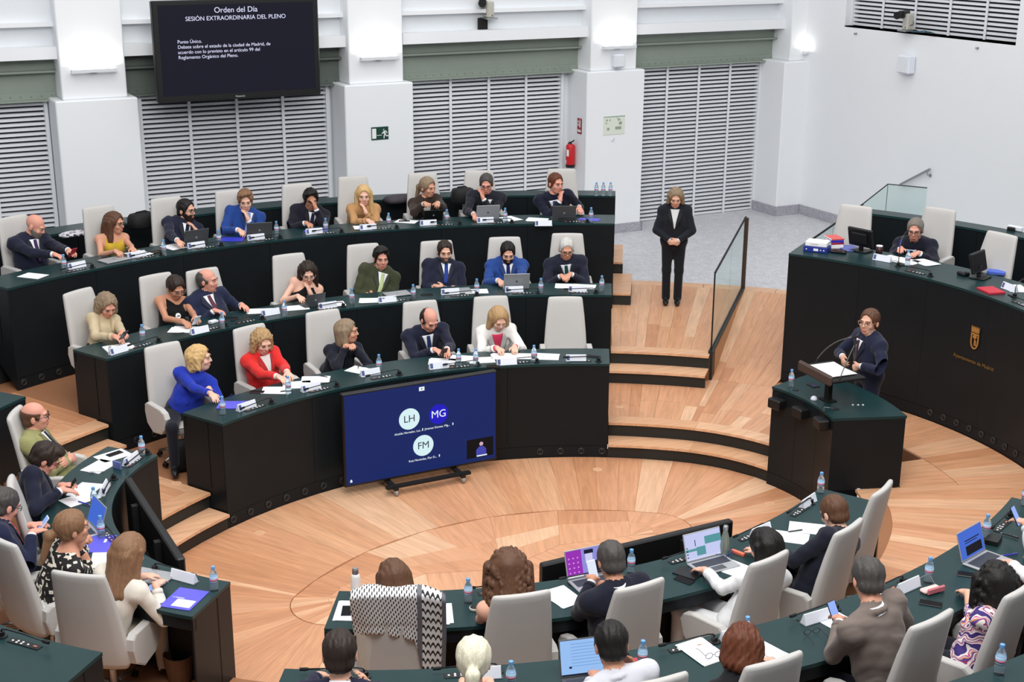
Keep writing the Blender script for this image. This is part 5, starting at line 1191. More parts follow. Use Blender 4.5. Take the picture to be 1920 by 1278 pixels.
# ------------------------------------------------------------------ wall things
ex = thing('exit_sign', 'green emergency exit sign with running figure on the pillar', 'sign', (2.565, 9.198, 2.74)); SGN = mat('dark_green_sign', (18, 62, 50), .5); SW = mat('sign_white', (238, 242, 240), .6)
b = B(); b.box((0, 0, 0), (.285, .008, .20)); b.build('plate', SGN, ex); b = B(); b.box((-.098, -.006, 0), (.068, .003, .155)); b.build('door_symbol', SW, ex)
b = B(); b.box((-.012, -.006, -.03), (.085, .003, .008)); b.build('arrow', SW, ex)
b = B()
for P, r_ in (([(.058, .055), (.062, .052)], .016), ([(.062, .03), (.085, -.02)], .016), ([(.062, .025), (.05, .0), (.028, -.004)], .008), ([(.075, .03), (.10, .03), (.118, .0)], .008), ([(.082, -.02), (.068, -.04), (.066, -.08)], .009), ([(.09, -.02), (.102, -.045), (.135, -.045)], .009)): b.tube([(x_, -.006, z_) for x_, z_ in P], r_, 8)
b.build('running_figure', SW, ex)
fe = thing('fire_extinguisher', 'red fire extinguisher hung on the pillar side', 'extinguisher', (6.215, 9.56, 1.86)); RED = mat('signal_red', (200, 36, 42), .35)
b = B(); b.lathe([(.075, .04), (.078, .06), (.078, .36), (.068, .39), (.03, .405)], 20); b.build('cylinder', RED, fe, smooth=True); b = B(); b.lathe([(.07, 0), (.079, .005), (.079, .05), (.07, .055)], 20); b.build('base', M_BLACK, fe)
b = B(); b.lathe([(.022, .40), (.022, .435)], 10); b.tube([(0, 0, .43), (.01, -.05, .45), (.015, -.09, .475)], .011, 6); b.tube([(0, 0, .42), (-.0, .04, .43), (-.0, .075, .40), (0, .085, .33)], .010, 6); b.build('valve', M_BLACK, fe)
for a0, a1, z0, z1, nm in ((-175, -140, .20, .31, 'label'), (-215, -180, .07, .13, 'label'), (-215, -185, .30, .34, 'label')):
    b = B(); A = [radians(a0+(a1-a0)*i/6) for i in range(7)]; b.add([(.0795*cos(a), .0795*sin(a), z) for z in (z0, z1) for a in A], [(i, i+1, 8+i, 7+i) for i in range(6)]); b.build(nm, SW, fe)
fs = thing('fire_sign', 'red fire extinguisher sign above the extinguisher', 'sign', (6.304, 9.42, 2.58), -pi/2); b = B(); b.box((0, 0, 0), (.14, .008, .26)); b.build('plate', mat('dark_red_sign', (150, 34, 48), .5), fs)
b = B(); b.box((.02, -.006, .035), (.03, .003, .11)); b.box((.02, -.006, .10), (.012, .003, .03)); b.build('extinguisher_symbol', SW, fs)
b = B(); b.box((-.035, -.006, .075), (.022, .003, .03)); b.box((-.035, -.006, .02), (.02, .003, .045)); b.build('flame_symbol', SW, fs); b = B(); b.box((0, -.006, -.065), (.11, .003, .012)); b.box((0, -.006, -.088), (.11, .003, .022)); b.build('caption_bar', SW, fs)
ep = thing('evacuation_plan', 'pale framed evacuation plan on the pillar', 'sign', (6.855, 9.196, 2.59)); b = B(); b.box((0, 0, 0), (.42, .01, .31)); b.build('plate', mat('pale_cream_plan', (220, 226, 212), .5, var=.04, scale=40), ep); b = B(); b.box((0, -.006, .148), (.42, .006, .014)); b.build('header', mat('sage_header', (140, 164, 150), .5), ep)
b = B(); PL = mat('plan_ink', (150, 160, 146), .6)
for x_, z_, w_, h_ in ((-.15, .09, .03, .03), (-.09, .09, .02, .03), (-.16, .04, .03, .02), (.09, .09, .05, .03), (.12, .03, .06, .05), (-.12, -.06, .045, .045), (.08, -.05, .12, .05), (.06, .12, .05, .008)): b.box((x_, -.006, z_), (w_, .003, h_))
b.build('floor_plan', PL, ep)
ds = thing('wall_sensor', 'small white wall sensor under the evacuation plan', 'sensor', (6.83, 9.19, 2.34)); b = B(); b.rbox((0, 0, 0), (.05, .03, .03), .006); b.build('case', M_CARD, ds); b = B(); b.lathe([(.008, 0), (.006, .01)], 8, (.012, -.015, .02), Matrix.Rotation(pi/2, 3, 'X')); b.build('eye', M_VENT, ds)
def wallbox_speaker(label, loc, rz, s): t = thing('wall_loudspeaker', label, 'loudspeaker', loc, rz); b = B(); b.rbox((0, -.07*s/.3, 0), (s*.86, .16*s/.3, s), .02); b.build('cabinet', M_CARD, t); b = B(); b.rbox((0, -.16*s/.3, 0), (s*.72, .02, s*.86), .006); b.build('grille', M_WALL2, t); b = B(); b.box((0, .0, -s*.42), (s*.3, .08, .04)); b.build('bracket', M_CHROME, t)
wallbox_speaker('white square loudspeaker on the right wall under a camera', (SR-.02, 6.52, 3.69), -pi/2, .30); wallbox_speaker('small white box under the uplighter on the pillar', (6.92, 9.28, 3.665), 0, .22)
def pan_camera(label, loc, rz, rl_, plate):
    t = thing('pan_camera', label, 'camera', loc, rz)
    b = B(); b.rbox((.03, -.02, .13), (.13, .15, .26), .02); b.build('pan_head', mat('warm_grey_plastic', (186, 184, 174), .5), t); b = B(); b.box((.03, -.02, -.01), (.20, .26, .02)); b.build('shelf', M_CHROME, t)
    T = Matrix.Rotation(rl_, 3, 'Z'); b = B(); b.rbox((-.06, -.04, .25), (.11, .26, .11), .015, None); b.build('camera_body', M_BLACK, t, (0, 0, 0), (0, 0, rl_)); b = B(); b.lathe([(.045, 0), (.052, .06), (.062, .13)], 14, (-.06, -.17, .24), Matrix.Rotation(pi/2, 3, 'X')); b.build('lens_hood', M_BLACKM, t, (0, 0, 0), (0, 0, rl_))
    b = B(); b.tube([(.06, .03, .2), (.12, .02, .10), (.06, -.1, .04), (-.06, -.05, .06)], .006, 6); b.build('cable', M_BLACK, t)
    if plate: b = B(); b.box((-.05, .04, -.10), (.17, .02, .19)); b.build('wall_plate', M_BLACKM, t)
pan_camera('wall camera with black plate between the middle pillars', (4.60, 9.54, 4.42), 0, -.5, True); pan_camera('pan camera on the sill of the right wall louvre', (SR-.05, 6.62, 4.235), -pi/2, .4, False)
cb = thing('cable_bundle', 'tangle of dark cables beside the right wall camera', 'cable', (SR-.02, 6.25, 4.21)); r = random.Random(4)
for i in range(4): b = B(); b.tube([(r.uniform(-.05, .02), .25-.12*j+r.uniform(-.03, .03), r.uniform(0, .04)) for j in range(5)], .008, 6); b.build('cable', [M_BLACK, mat('teal_cable', (70, 110, 130), .5)][i % 2], cb)
for i, (px, py) in enumerate(((1606, 63), (1834, 90))):
    P = upvert(px, py, 0, SR); t = thing('wall_hook', 'tiny grey wall fixing under the louvre, %s the camera' % ('left of' if i == 0 else 'right of'), 'fixing', P, -pi/2); b = B(); b.lathe([(.02, 0), (.02, .01), (.012, .012), (.012, .04), (.018, .045)], 10, T=Matrix.Rotation(pi/2, 3, 'X')); b.build('knob', M_CHROME, t)

# ------------------------------------------------------------------ things on the desks
Z = {1: 1.144, 2: 1.45, 3: 1.93, 4: 2.03, 5: 1.75}
def place(px, py, k, tw=0.):
    P = up(px, py, Z[k]); ph, o_ = ov(P); return P, facing(ph)+radians(tw)
bb = B(); bb.lathe([(.028, 0), (.031, .006), (.031, .07), (.028, .085), (.031, .10), (.031, .125), (.024, .150), (.013, .168), (.0125, .178)], 14); ME_BODY = bb.mesh('bottle_body', M_PET, True)
bb = B(); bb.lathe([(.0155, .176), (.0155, .198), (.013, .200)], 12); ME_CAP = bb.mesh('cap', M_CAPB)
bb = B(); bb.lathe([(.0316, .072), (.029, .085), (.0316, .10), (.0316, .122)], 14); ME_LAB = bb.mesh('label_band', M_LABEL, True)
bb = B(); bb.lathe([(.0319, .088), (.0319, .102)], 14); ME_LAB2 = bb.mesh('pink_band', M_LABELP, True)
def bottle(px, py, k, label, s=1., P=None):
    P = P or up(px, py, Z[k]); t = thing('water_bottle', label, 'bottle', P, 0, 'clear water bottles with pale blue caps'); t.scale = (s, s, s)
    for nm, me in (('bottle_body', ME_BODY), ('cap', ME_CAP), ('label_band', ME_LAB), ('label_stripe', ME_LAB2)): link(nm, me, t)
WHO = {'c1': 'the bald man in navy', 'c2': 'the woman in mustard', 'c3': 'the man resting his chin', 'c4': 'the man in bright blue', 'c5': 'the man shading his eyes', 'c6': 'the long-haired blonde woman', 'c7': 'the ponytailed woman in brown', 'c8': 'the man touching his cheek', 'c9': 'the man touching his chin', 'm1': 'the woman in beige', 'm2': 'the woman with the round badge', 'm3': 'the man with the striped tie', 'm4': 'the woman in the halter top', 'm5': 'the man in olive green', 'm6': 'the bearded man crossing his arms', 'm7': 'the typing man in bright blue', 'm8': 'the white-haired man', 'i1': 'the woman in cobalt', 'i2': 'the woman in red', 'i3': 'the woman clasping her hands', 'i4': 'the balding man with a phone', 'i5': 'the writing woman in white', 'i6': 'the empty inner-row chair', 'l1': 'the man in khaki', 'l2': 'the man with red glasses', 'l3': 'the man with the red tie', 'l4': 'the woman in swirl print', 'l5': 'the woman in the cream jacket', 'n1': 'the chequered scarf chair', 'n2': 'the curly-haired woman', 'n3': 'the man with the purple laptop', 'n4': 'the black-haired woman in white', 'n5': 'the man reading papers', 'n6': 'the empty near chair', 'o3': 'the man with cropped hair', 'o4': 'the person with auburn hair', 'o5': 'the man in grey-brown blazer', 'o6': 'the woman in paisley', 'p2': 'the writing president', 'p3': 'the empty presidium chair'}
for px, py, k, who in ((121, 507, 3, 'beside the hands of the bald man in navy'), (308, 478, 3, 'between the mustard top and the grey laptop'), (411, 459, 3, 'beside the blue folder of the last row'), (519, 442, 3, 'right of the laptop of the man pressing a fist'), (611, 436, 3, 'right of the man shading his eyes'), (729, 426, 3, 'right of the long-haired blonde woman'), (838, 419, 3, 'right of the ponytailed woman in brown'), (947, 416, 3, 'right of the laptop of the man touching his cheek'), (1108, 415, 3, 'standing on blue leaflets at the row end'),
                       (268, 640, 2, 'between the women in beige and black'), (417, 616, 2, 'in front of the man with the striped tie'), (534, 593, 2, 'left of the woman in the halter top'), (660, 569, 2, 'right of the tablet in the middle row'), (775, 562, 2, 'right of the man in olive green'), (894, 551, 2, 'right of the bearded man crossing his arms'), (1014, 550, 2, 'right of the typing man in bright blue'), (1128, 545, 2, 'at the right end of the middle row'),
                       (418, 777, 1, 'in front of the woman in cobalt'), (541, 738, 1, 'on the papers of the woman in red'), (711, 696, 1, 'right of the woman clasping her hands'), (860, 685, 1, 'right of the balding man with a phone'), (892, 685, 1, 'just left of the writing woman in white'), (1001, 678, 1, 'right of the writing woman in white'),
                       (267, 854, 1, 'at the far end of the tight left desk'), (178, 953, 1, 'beside the papers of the man with red glasses'), (191, 1008, 1, 'behind the violet folder on the left desk'), (402, 1106, 1, 'at the near corner of the tight left desk'),
                       (878, 1129, 1, 'left of the curly-haired woman'), (1183, 1073, 1, 'right of the man with the purple laptop'), (1538, 924, 1, 'at the right tip of the near inner desk'), (1204, 1252, 2, 'right of the man with cropped hair'), (958, 1292, 2, 'cut by the bottom edge beside the platinum ponytail'), (1399, 1206, 2, 'behind the auburn-haired person'), (1740, 1091, 2, 'beside the pink glasses case'), (1848, 1008, 2, 'behind the open blue-screened laptop'), (1921, 948, 2, 'cut by the right edge on the near outer desk'), (1873, 1263, 5, 'at the lower right corner of the picture'), (1701, 499, 4, 'in front of the writing president')):
    bottle(px, py, k, 'clear plastic water bottle '+who)
bottle(1483, 725, 1, 'clear plastic water bottle on the lectern')
for px, w in ((1118, 'leftmost'), (1131, 'middle'), (1144.5, 'rightmost')): bottle(px, 366.5, 3, 'clear water bottle on the low cabinet, %s of three' % w, 1., up(px, 366.5, 2.0))
sbt = thing('steel_flask', 'tall white steel flask with silver cap on the near desk', 'bottle', up(668, 1124, 1.144)); b = B(); b.lathe([(.036, 0), (.037, .01), (.037, .19), (.03, .21), (.022, .218)], 18); b.build('flask_body', mat('warm_white_steel', (228, 222, 216), .35), sbt, smooth=True); b = B(); b.lathe([(.024, .216), (.024, .25), (.018, .262)], 16); b.build('cap', M_CHROME, sbt)
gbt = thing('glass_flask', 'grey-green bowling-pin shaped flask beside the spreadsheet laptop', 'bottle', up(1358, 1040, 1.144)); b = B(); b.lathe([(.033, 0), (.038, .02), (.039, .09), (.030, .16), (.018, .21), (.017, .225)], 18); b.build('flask_body', mat('mottled_sage_steel', (128, 138, 128), .3, var=.3, scale=14, metal=.3), gbt, smooth=True); b = B(); b.lathe([(.020, .224), (.021, .252), (.017, .258)], 14); b.build('cap', M_CHROME, gbt)
# name cards
bb = B(); bb.prism([(-.030, 0), (.030, 0), (.004, .072), (-.004, .072)], 0, -.115, .115); ME_CARD = bb.mesh('card', M_CARD)
bb = B(); bb.add([(-.108, .0275, .012), (-.108, .0085, .064), (-.075, .0085, .064), (-.075, .0275, .012)], [(0, 1, 2, 3)]); ME_CREST = bb.mesh('crest_mark', mat('navy_crest_mark', (78, 88, 140), .6))
bb = B(); bb.box((0, 0, .002), (.25, .075, .004)); ME_CB = bb.mesh('holder', M_PET)
def namecard(px, py, k, who, tw=0):
    P, rz = place(px, py, k, tw); t = thing('name_card', 'white name card '+who, 'name card', P, rz, 'white tent name cards'); link('holder', ME_CB, t); link('card', ME_CARD, t, (0, 0, .003)); link('crest_mark', ME_CREST, t, (.183, .0, .003))
for px, py, k, s_ in ((144, 502, 3, 'c1'), (256, 482, 3, 'c2'), (368, 464, 3, 'c3'), (480, 449, 3, 'c4'), (589, 438, 3, 'c5'), (690, 430, 3, 'c6'), (803, 422, 3, 'c7'), (910, 417, 3, 'c8'), (1019, 423, 3, 'c9'), (222, 661, 2, 'm1'), (374, 624, 2, 'm2'), (507, 590, 2, 'm3'), (614, 577, 2, 'm4'), (726, 566, 2, 'm5'), (844, 551, 2, 'm6'), (964, 547, 2, 'm7'), (1083, 546, 2, 'm8'), (462, 766, 1, 'i1'), (583, 731, 1, 'i2'), (694, 703, 1, 'i3'), (823, 690, 1, 'i4'), (950, 683, 1, 'i5'), (1080, 676, 1, 'i6'), (246, 866, 1, 'l1'), (195, 921, 1, 'l2'), (345, 1087, 1, 'l5'), (1515, 945, 1, 'n6'), (1426, 1000, 1, 'n5'), (1702, 1104, 2, 'o6'), (1530, 1163, 2, 'o5'), (1380, 1196, 2, 'o4'), (1654, 489, 4, 'p2')):
    namecard(px, py, k, 'in front of '+WHO[s_])
namecard(1893, 544, 4, 'behind the red folder on the presidium', -6); namecard(905, 1269, 2, 'beside the platinum ponytail at the bottom')
# microphones and button strips, one of each per seat
bb = B(); bb.lathe([(.04, 0), (.04, .008), (.022, .012), (.022, .04), (.018, .042)], 14); ME_MB = bb.mesh('base', M_BLACK)
P_ = [(0, 0, .035), (.01, 0, .058), (.05, .0, .066), (.2, .004, .062), (.36, .0, .054)]; bb = B(); bb.tube(P_, .0055, 6); ME_MN = bb.mesh('gooseneck', M_BLACK, True); bb = B(); bb.tube([(.355, 0, .054), (.37, 0, .0535), (.41, 0, .052)], [.009, .012, .011], 8); ME_MH = bb.mesh('microphone_head', M_BLACKM)
bb = B(); bb.rbox((0, 0, .003), (.26, .055, .006), .002); ME_PL = bb.mesh('plate', M_BLACK)
bb = B(); bb.lathe([(.0085, 0), (.007, .003)], 8); ME_BT = bb.mesh('button', M_BTN); bb = B(); bb.box((0, 0, .0015), (.03, .012, .003)); ME_BR = bb.mesh('button', M_BTNR)
def console(k, ph, off, sgn, who, lat=.30):
    P = pt(ph, off, Z[k]); rz = facing(ph); ax = Vector((cos(rz), sin(rz), 0))
    ml = P-ax*lat*sgn
    if k != 5:
        t = thing('gooseneck_microphone', 'black gooseneck microphone in front of '+who, 'microphone', ml, rz if sgn > 0 else rz+pi, 'black gooseneck desk microphones'); link('base', ME_MB, t); link('gooseneck', ME_MN, t); link('microphone_head', ME_MH, t)
    pl = P-ax*(lat-.21)*sgn+normal(ph)*.012
    t = thing('voting_panel', 'black strip of white voting buttons in front of '+who, 'control panel', pl, rz, 'black voting button strips'); link('plate', ME_PL, t)
    for x_, y_ in ((-.10, 0), (-.06, .010), (-.06, -.010), (-.02, .01), (-.02, -.01), (.03, 0)): link('button', ME_BT, t, (x_, y_, .006))
    link('button', ME_BR, t, (.09, 0, .006))
FRONT = {1: .075, 2: 1.84+.075, 3: 3.62+.075}
for key, (o, rz, ph, fl) in list(SEATS.items()):
    if key[0] in 'cmi': console({'c': 3, 'm': 2, 'i': 1}[key[0]], ph, FRONT[{'c': 3, 'm': 2, 'i': 1}[key[0]]]+(off3(ph) if key[0] == 'c' else 0), 1, WHO[key])
    elif key in ('l1', 'l2', 'l4', 'l5'): console(1, {'l1': 138, 'l2': 156, 'l4': 186, 'l5': 215}[key], .08, 1, WHO[key])
    elif key[0] == 'n': console(1, ph, .075, -1, WHO[key], .18)
    elif key[0] == 'o': console(2, ph, 1.64+.075, -1, WHO[key], .18)
    elif key in ('p2', 'p3'): console(4, ov(up(1725, 505, 2.03))[0] if key == 'p2' else -8, 2.27+.10, 1, WHO[key], .26)
console(2, 218, 1.75, 1, 'the unoccupied lower left desk'); console(2, ov(up(650, 1290, 1.45))[0], 1.715, -1, 'the dark-haired man nearest the bottom', .1); console(2, ov(up(905, 1270, 1.45))[0], 1.715, -1, 'the platinum ponytail', .1); console(2, ov(up(1885, 985, 1.45))[0], 1.74, -1, 'the hand raising a phone', .18); console(5, ov(up(1840, 1280, 1.75))[0], 3.23, -1, 'the lowest right desk corner', .1)
for px, py, who, tx, ty in ((1684, 499, 'the writing president', 1697, 438), (1902, 557, 'the hidden right-hand clerk', 1916, 525)):   # two upright presidium microphones
    P = up(px, py, 2.03); t = thing('gooseneck_microphone', 'upright gooseneck microphone on round base before '+who, 'microphone', P, 0); link('base', ME_MB, t)
    q = onoff(tx, ty, ov(P)[1]+.10, 2.1, 2.6)-P; goose('gooseneck', [Vector((0, 0, .04)), Vector((0, 0, q.z*.6)), Vector((q.x*.35, q.y*.35, q.z*.92)), q], .0055, t, .04)

# ------------------------------------------------------------------ laptops
def laptop(px, py, k, tw, label, lid=M_SILVER, disp=None, w=.33, d=.225, ang=108, extra=None, closed=False, P=None):
    P0, rz = place(px, py, k, tw); t = thing('laptop', label, 'laptop', P0, rz)
    b = B(); b.rbox((0, -d/2, .009), (w, d, .016), .004); b.build('base', lid, t); b = B(); b.box((0, -d*.36, .0175), (w*.86, d*.46, .002)); b.build('keyboard', M_KEYS, t); b = B(); b.box((0, -d*.80, .0175), (w*.32, d*.28, .0015)); b.build('touchpad', M_GREYL, t)
    L = link('lid', None, t, (0, -.004, .018), (radians(-(ang-90)), 0, 0)) if 0 else None
    b = B(); b.rbox((0, .003, d/2), (w, .007, d), .003); o = b.build('lid', lid, t, (0, 0, .016), (-radians(ang-90), 0, 0))
    b = B(); quad(b, -w/2+.008, w/2-.008, .012, d-.008, -.0012); b.build('display', disp or BLK, o)
    b = B(); b.lathe([(.014, 0), (.014, .001)], 16, (0, .0066, d*.5), Matrix.Rotation(-pi/2, 3, 'X')); b.build('lid_badge', M_GREYL if lid is M_SILVER else M_SILVER, o)
    if extra:
        for nm, x0, x1, z0, z1, m_, yy in extra: b = B(); quad(b, -w/2+.008+x0*(w-.016), -w/2+.008+x1*(w-.016), .012+z0*(d-.02), .012+z1*(d-.02), -.0012-yy*.0006); b.build(nm, m_, o)
    return t
laptop(367, 461, 3, 0, 'grey open laptop before the man resting his chin', M_GREYL); laptop(487, 447, 3, -14, 'dark grey open laptop before the man in bright blue pressing a fist', M_GREYL); laptop(914, 413, 3, 4, 'silver open laptop before the man touching his cheek', M_SILVER); laptop(1057, 414, 3, 3, 'dark grey open laptop before the man touching his chin', M_GREYL); laptop(968, 543, 2, 0, 'silver laptop of the typing man in bright blue', M_SILVER)
laptop(590, 575, 2, 6, 'small dark tablet computer before the woman in the halter top', M_GREYL, w=.26, d=.17); laptop(812, 414, 3, 0, 'black tablet computer before the ponytailed woman in brown', M_BLACK, w=.27, d=.18, ang=120)
PUR = emat('purple_wallpaper', (150, 44, 178), 1.); LAV = emat('lavender_photo', (140, 140, 216), 1.); XLS = emat('pale_sheet', (196, 202, 240), 1.); TEAL = emat('teal_cells', (84, 150, 156), 1.); BLU = emat('blue_document', (66, 104, 206), 1.); LBL = emat('pale_blue_document', (150, 190, 240), 1.); NAV = emat('navy_ink', (40, 44, 90), .2)
laptop(1100, 1084, 1, 4, 'open laptop with a purple and blue picture on its display', M_SILVER, PUR, extra=[('picture', .42, 1, 0, 1, LAV, 1), ('face', .52, .72, .45, .85, emat('pale_portrait', (206, 204, 240), 1.), 2), ('hair', .5, .75, .8, .95, NAV, 3), ('shadow', .78, 1, 0, .5, NAV, 2), ('taskbar', 0, .42, 0, .05, WHT, 2)]+[('icon', .05+.12*i, .09+.12*i, .15+.18*j, .20+.18*j, emat('pink_icon', (220, 150, 230), 1.), 2) for i in range(3) for j in range(4)])
laptop(1322, 1050, 1, -4, 'silver laptop showing a pale spreadsheet with teal cells', M_SILVER, XLS, w=.36, extra=[('cells', .55, 1, .5, .8, TEAL, 1), ('cells', .3, .55, .12, .45, TEAL, 1), ('cells', 0, .3, .32, .42, TEAL, 1), ('column_line', .27, .29, .5, .75, NAV, 2), ('taskbar', 0, 1, 0, .05, emat('pale_taskbar', (214, 218, 244), 1.), 2)]+[('icon', .02, .06, .1+.12*i, .14+.12*i, NAV, 2) for i in range(4)])
laptop(1826, 1046, 2, -2, 'silver laptop showing a blue page with a dark photograph', M_SILVER, BLU, w=.34, extra=[('picture', .22, .9, .08, .42, emat('dark_photo', (30, 30, 40), .3), 1), ('text_line', .22, .85, .60, .64, NAV, 1), ('text_line', .22, .75, .52, .55, NAV, 1)])
laptop(1103, 1270, 2, 0, 'laptop showing a pale blue text page at the bottom', M_GREYL, LBL, w=.36, d=.24, extra=[('text_line', .2, .9, .25+.09*i, .27+.09*i, emat('pale_rule', (120, 160, 216), 1.), 1) for i in range(8)]+[('taskbar', 0, 1, 0, .04, NAV, 1), ('icon', .15, .2, .2, .26, NAV, 2)])
laptop(176, 990, 1, 10, 'laptop seen edge-on with a blue display on the left desk', M_SILVER, BLU)
def flatbox(name, label, cat, px, py, k, tw, size, m_, group=None, r_=.002, P=None, lift=0.):
    P0, rz = place(px, py, k, tw); P0.z += lift; t = thing(name, label, cat, P or P0, rz, group); b = B(); b.rbox((0, 0, size[2]/2), size, r_); b.build('case' if cat in ('phone', 'laptop', 'wallet') else 'sheet_block', m_, t); return t
for px, py, k, tw, l in ((213, 488, 3, 6, 'under the papers of the woman in mustard'), (860, 546, 2, 0, 'before the bearded man crossing his arms'), (745, 552, 2, 6, 'beside the man in olive green'), (284, 1083, 1, 14, 'before the woman in the cream jacket')):
    t = flatbox('closed_laptop', 'closed silver laptop '+l, 'laptop', px, py, k, tw, (.32, .22, .018), M_SILVER, None, .005); b = B(); b.lathe([(.012, .018), (.012, .0186)], 14); b.build('lid_badge', M_GREYL, t)

# ------------------------------------------------------------------ papers, folders, phones and small things
def paper(px, py, k, tw, label, n=1, w=.21, d=.297, m_=None, group='white papers on the desks'):
    P0, rz = place(px, py, k, tw); t = thing('paper_sheet' if n == 1 else 'paper_stack', label, 'papers', P0, rz, group); rr = random.Random(int(px*7+py))
    for i in range(max(n, 1)):
        b = B(); b.box((0, 0, .0012+i*.003), (w, d, .002)); b.build('sheet', m_ or M_WHITE, t, (rr.uniform(-.02, .02)*(i > 0), rr.uniform(-.02, .02)*(i > 0), 0), (0, 0, rr.uniform(-.12, .12)*(i > 0)))
    b = B(); z = .0022+(max(n, 1)-1)*.003+.0004
    for i in range(7): b.add([(-w*.36, d*(.32-.085*i), z), (w*(.36 if i % 3 else .2), d*(.32-.085*i), z), (w*(.36 if i % 3 else .2), d*(.335-.085*i), z), (-w*.36, d*(.335-.085*i), z)], [(0, 1, 2, 3)])
    b.build('print_lines', mat('pale_grey_print', (206, 208, 214), .8), t); return t
for a in ((62, 517, 3, 20, 'single white sheet alone near the left end of the last row', 1), (260, 476, 3, 14, 'stack of papers under the hands of the woman in mustard', 4), (325, 463, 3, 10, 'white sheets right of the mustard top', 2), (684, 426, 3, 80, 'papers under the hand of the long-haired blonde woman', 2), (762, 415, 3, 60, 'white notebook beside the ponytailed woman in brown', 2), (955, 410, 3, 30, 'white sheets right of the man touching his cheek', 2), (1008, 412, 3, 80, 'white sheets before the man touching his chin', 2),
          (222, 652, 2, 70, 'papers before the woman in beige', 3), (345, 618, 2, 50, 'papers under the hands of the woman with the round badge', 3), (487, 583, 2, 60, 'wide white sheets beside the man with the striped tie', 2), (555, 577, 2, 80, 'small white pad left of the tablet', 2), (624, 570, 2, 80, 'white pad right of the tablet', 1), (696, 563, 2, 70, 'white papers with dark cover before the man in olive green', 2), (893, 546, 2, 85, 'small white card under a bottle in the middle row', 1), (1065, 537, 2, 85, 'papers under the hands of the white-haired man', 3), (1095, 537, 2, 80, 'papers at the right end of the middle row', 2),
          (519, 732, 1, 45, 'papers left of the bottle of the woman in red', 2), (556, 722, 1, 60, 'papers under the hands of the woman in red', 3), (592, 712, 1, 60, 'curled papers right of the woman in red', 3), (676, 694, 1, 30, 'white sheet with spectacles on it in the inner row', 1), (828, 678, 1, 70, 'papers under the phone of the balding man', 2), (868, 672, 1, 60, 'white sheets right of the balding man with a phone', 2), (903, 675, 1, 85, 'small white pad left of the writing woman', 1), (945, 668, 1, 85, 'papers being written on by the woman in white', 3), (984, 668, 1, 80, 'white sheets right of the writing woman', 2), (1024, 669, 1, 80, 'white folder with two dark marks before the empty inner-row chair', 2),
          (212, 854, 1, 65, 'white sheet under a phone on the left desk', 1), (187, 874, 1, 80, 'white sheet beside the blue card on the left desk', 1), (158, 918, 1, 75, 'white sheets under the hands of the man with red glasses', 2), (150, 935, 1, 40, 'white sheet with a drawn line on the left desk', 1), (197, 1047, 1, 60, 'white sheet with doodles beside the swirl print', 1),
          (656, 1145, 1, 0, 'white sheets under a dark phone on the near desk', 2), (822, 1150, 1, 0, 'white sheets right of the chequered scarf', 2), (1055, 1118, 1, 14, 'large white sheets left of the purple laptop', 2), (1482, 1007, 1, 30, 'white sheet left of the long pen', 1), (1513, 990, 1, 30, 'white sheet right of the long pen', 1), (1380, 1068, 1, 15, 'white papers under the spreadsheet laptop', 2), (1430, 1222, 2, 20, 'white papers under the pen of the auburn-haired person', 2), (1318, 1222, 2, 10, 'white papers under loose spectacles', 3), (1570, 1165, 2, 4, 'small white card before the man in grey-brown blazer', 1), (1700, 490, 4, 80, 'white papers under the writing hand of the president', 3), (1735, 492, 4, 70, 'white papers right of the president bottle', 3), (1675, 485, 4, 75, 'white papers left of the president bottle', 2), (1905, 541, 4, 60, 'white sheets at the right end of the presidium', 2)):
    P0 = paper(*a)
def phone(px, py, k, tw, label, col=M_BLACK, lit=None, P=None, rot=None):
    P0, rz = place(px, py, k, tw); t = thing('phone', label, 'phone', P or P0, rz)
    if rot: t.rotation_euler = rot
    b = B(); b.rbox((0, 0, .0045), (.075, .155, .009), .003); b.build('case', col, t); b = B(); b.box((0, 0, .0092), (.068, .147, .001)); b.build('phone_display', lit or BLK, t); return t
LIT = emat('lit_phone_display', (150, 180, 250), 1.); LITW = emat('white_phone_display', (226, 234, 250), 1.)
for a in ((800, 553, 2, 80, 'dark phone left of the bearded man crossing his arms'), (482, 735, 1, 40, 'dark red phone left of the woman in red', mat('dark_red_case', (70, 24, 36), .4)), (434, 597, 2, 60, 'dark phone right of the man with the striped tie'), (215, 851, 1, 70, 'black phone on a white sheet on the left desk'), (650, 1146, 1, 4, 'dark blue phone on white sheets beside the flask', mat('dark_blue_case', (34, 36, 58), .4)), (1283, 1088, 1, 20, 'black phone left of the spreadsheet laptop'), (1815, 1078, 2, 30, 'dark grey phone before the silver laptop', mat('graphite_case', (58, 56, 54), .4)), (1745, 1132, 2, 32, 'black phone beside the pink glasses case'), (288, 1100, 1, 20, 'phone with pale display under the cream sleeve', M_BLACK, LIT), (758, 415, 3, 80, 'dark glasses pouch left of the ponytailed woman'), (925, 732-45, 1, 80, 'dark slim case left of the writing woman'), (1113, 669, 1, 70, 'black phone right of the empty chair name card')):
    phone(*a)
def held(key, i, label, col=M_BLACK, lit=None, dx=.0, up_=.02, tilt=50, tw=0):
    """phone resting in a hand of a person"""
    t = phone(960, 900, 1, 0, label, col, lit); P = HANDS[key][i]; rz = PEOPLE_RZ[key]+radians(tw); t.location = Vector(P)+Vector((0, 0, up_))+Vector((cos(rz), sin(rz), 0))*dx; t.rotation_euler = Euler((radians(tilt), 0, rz)); return t
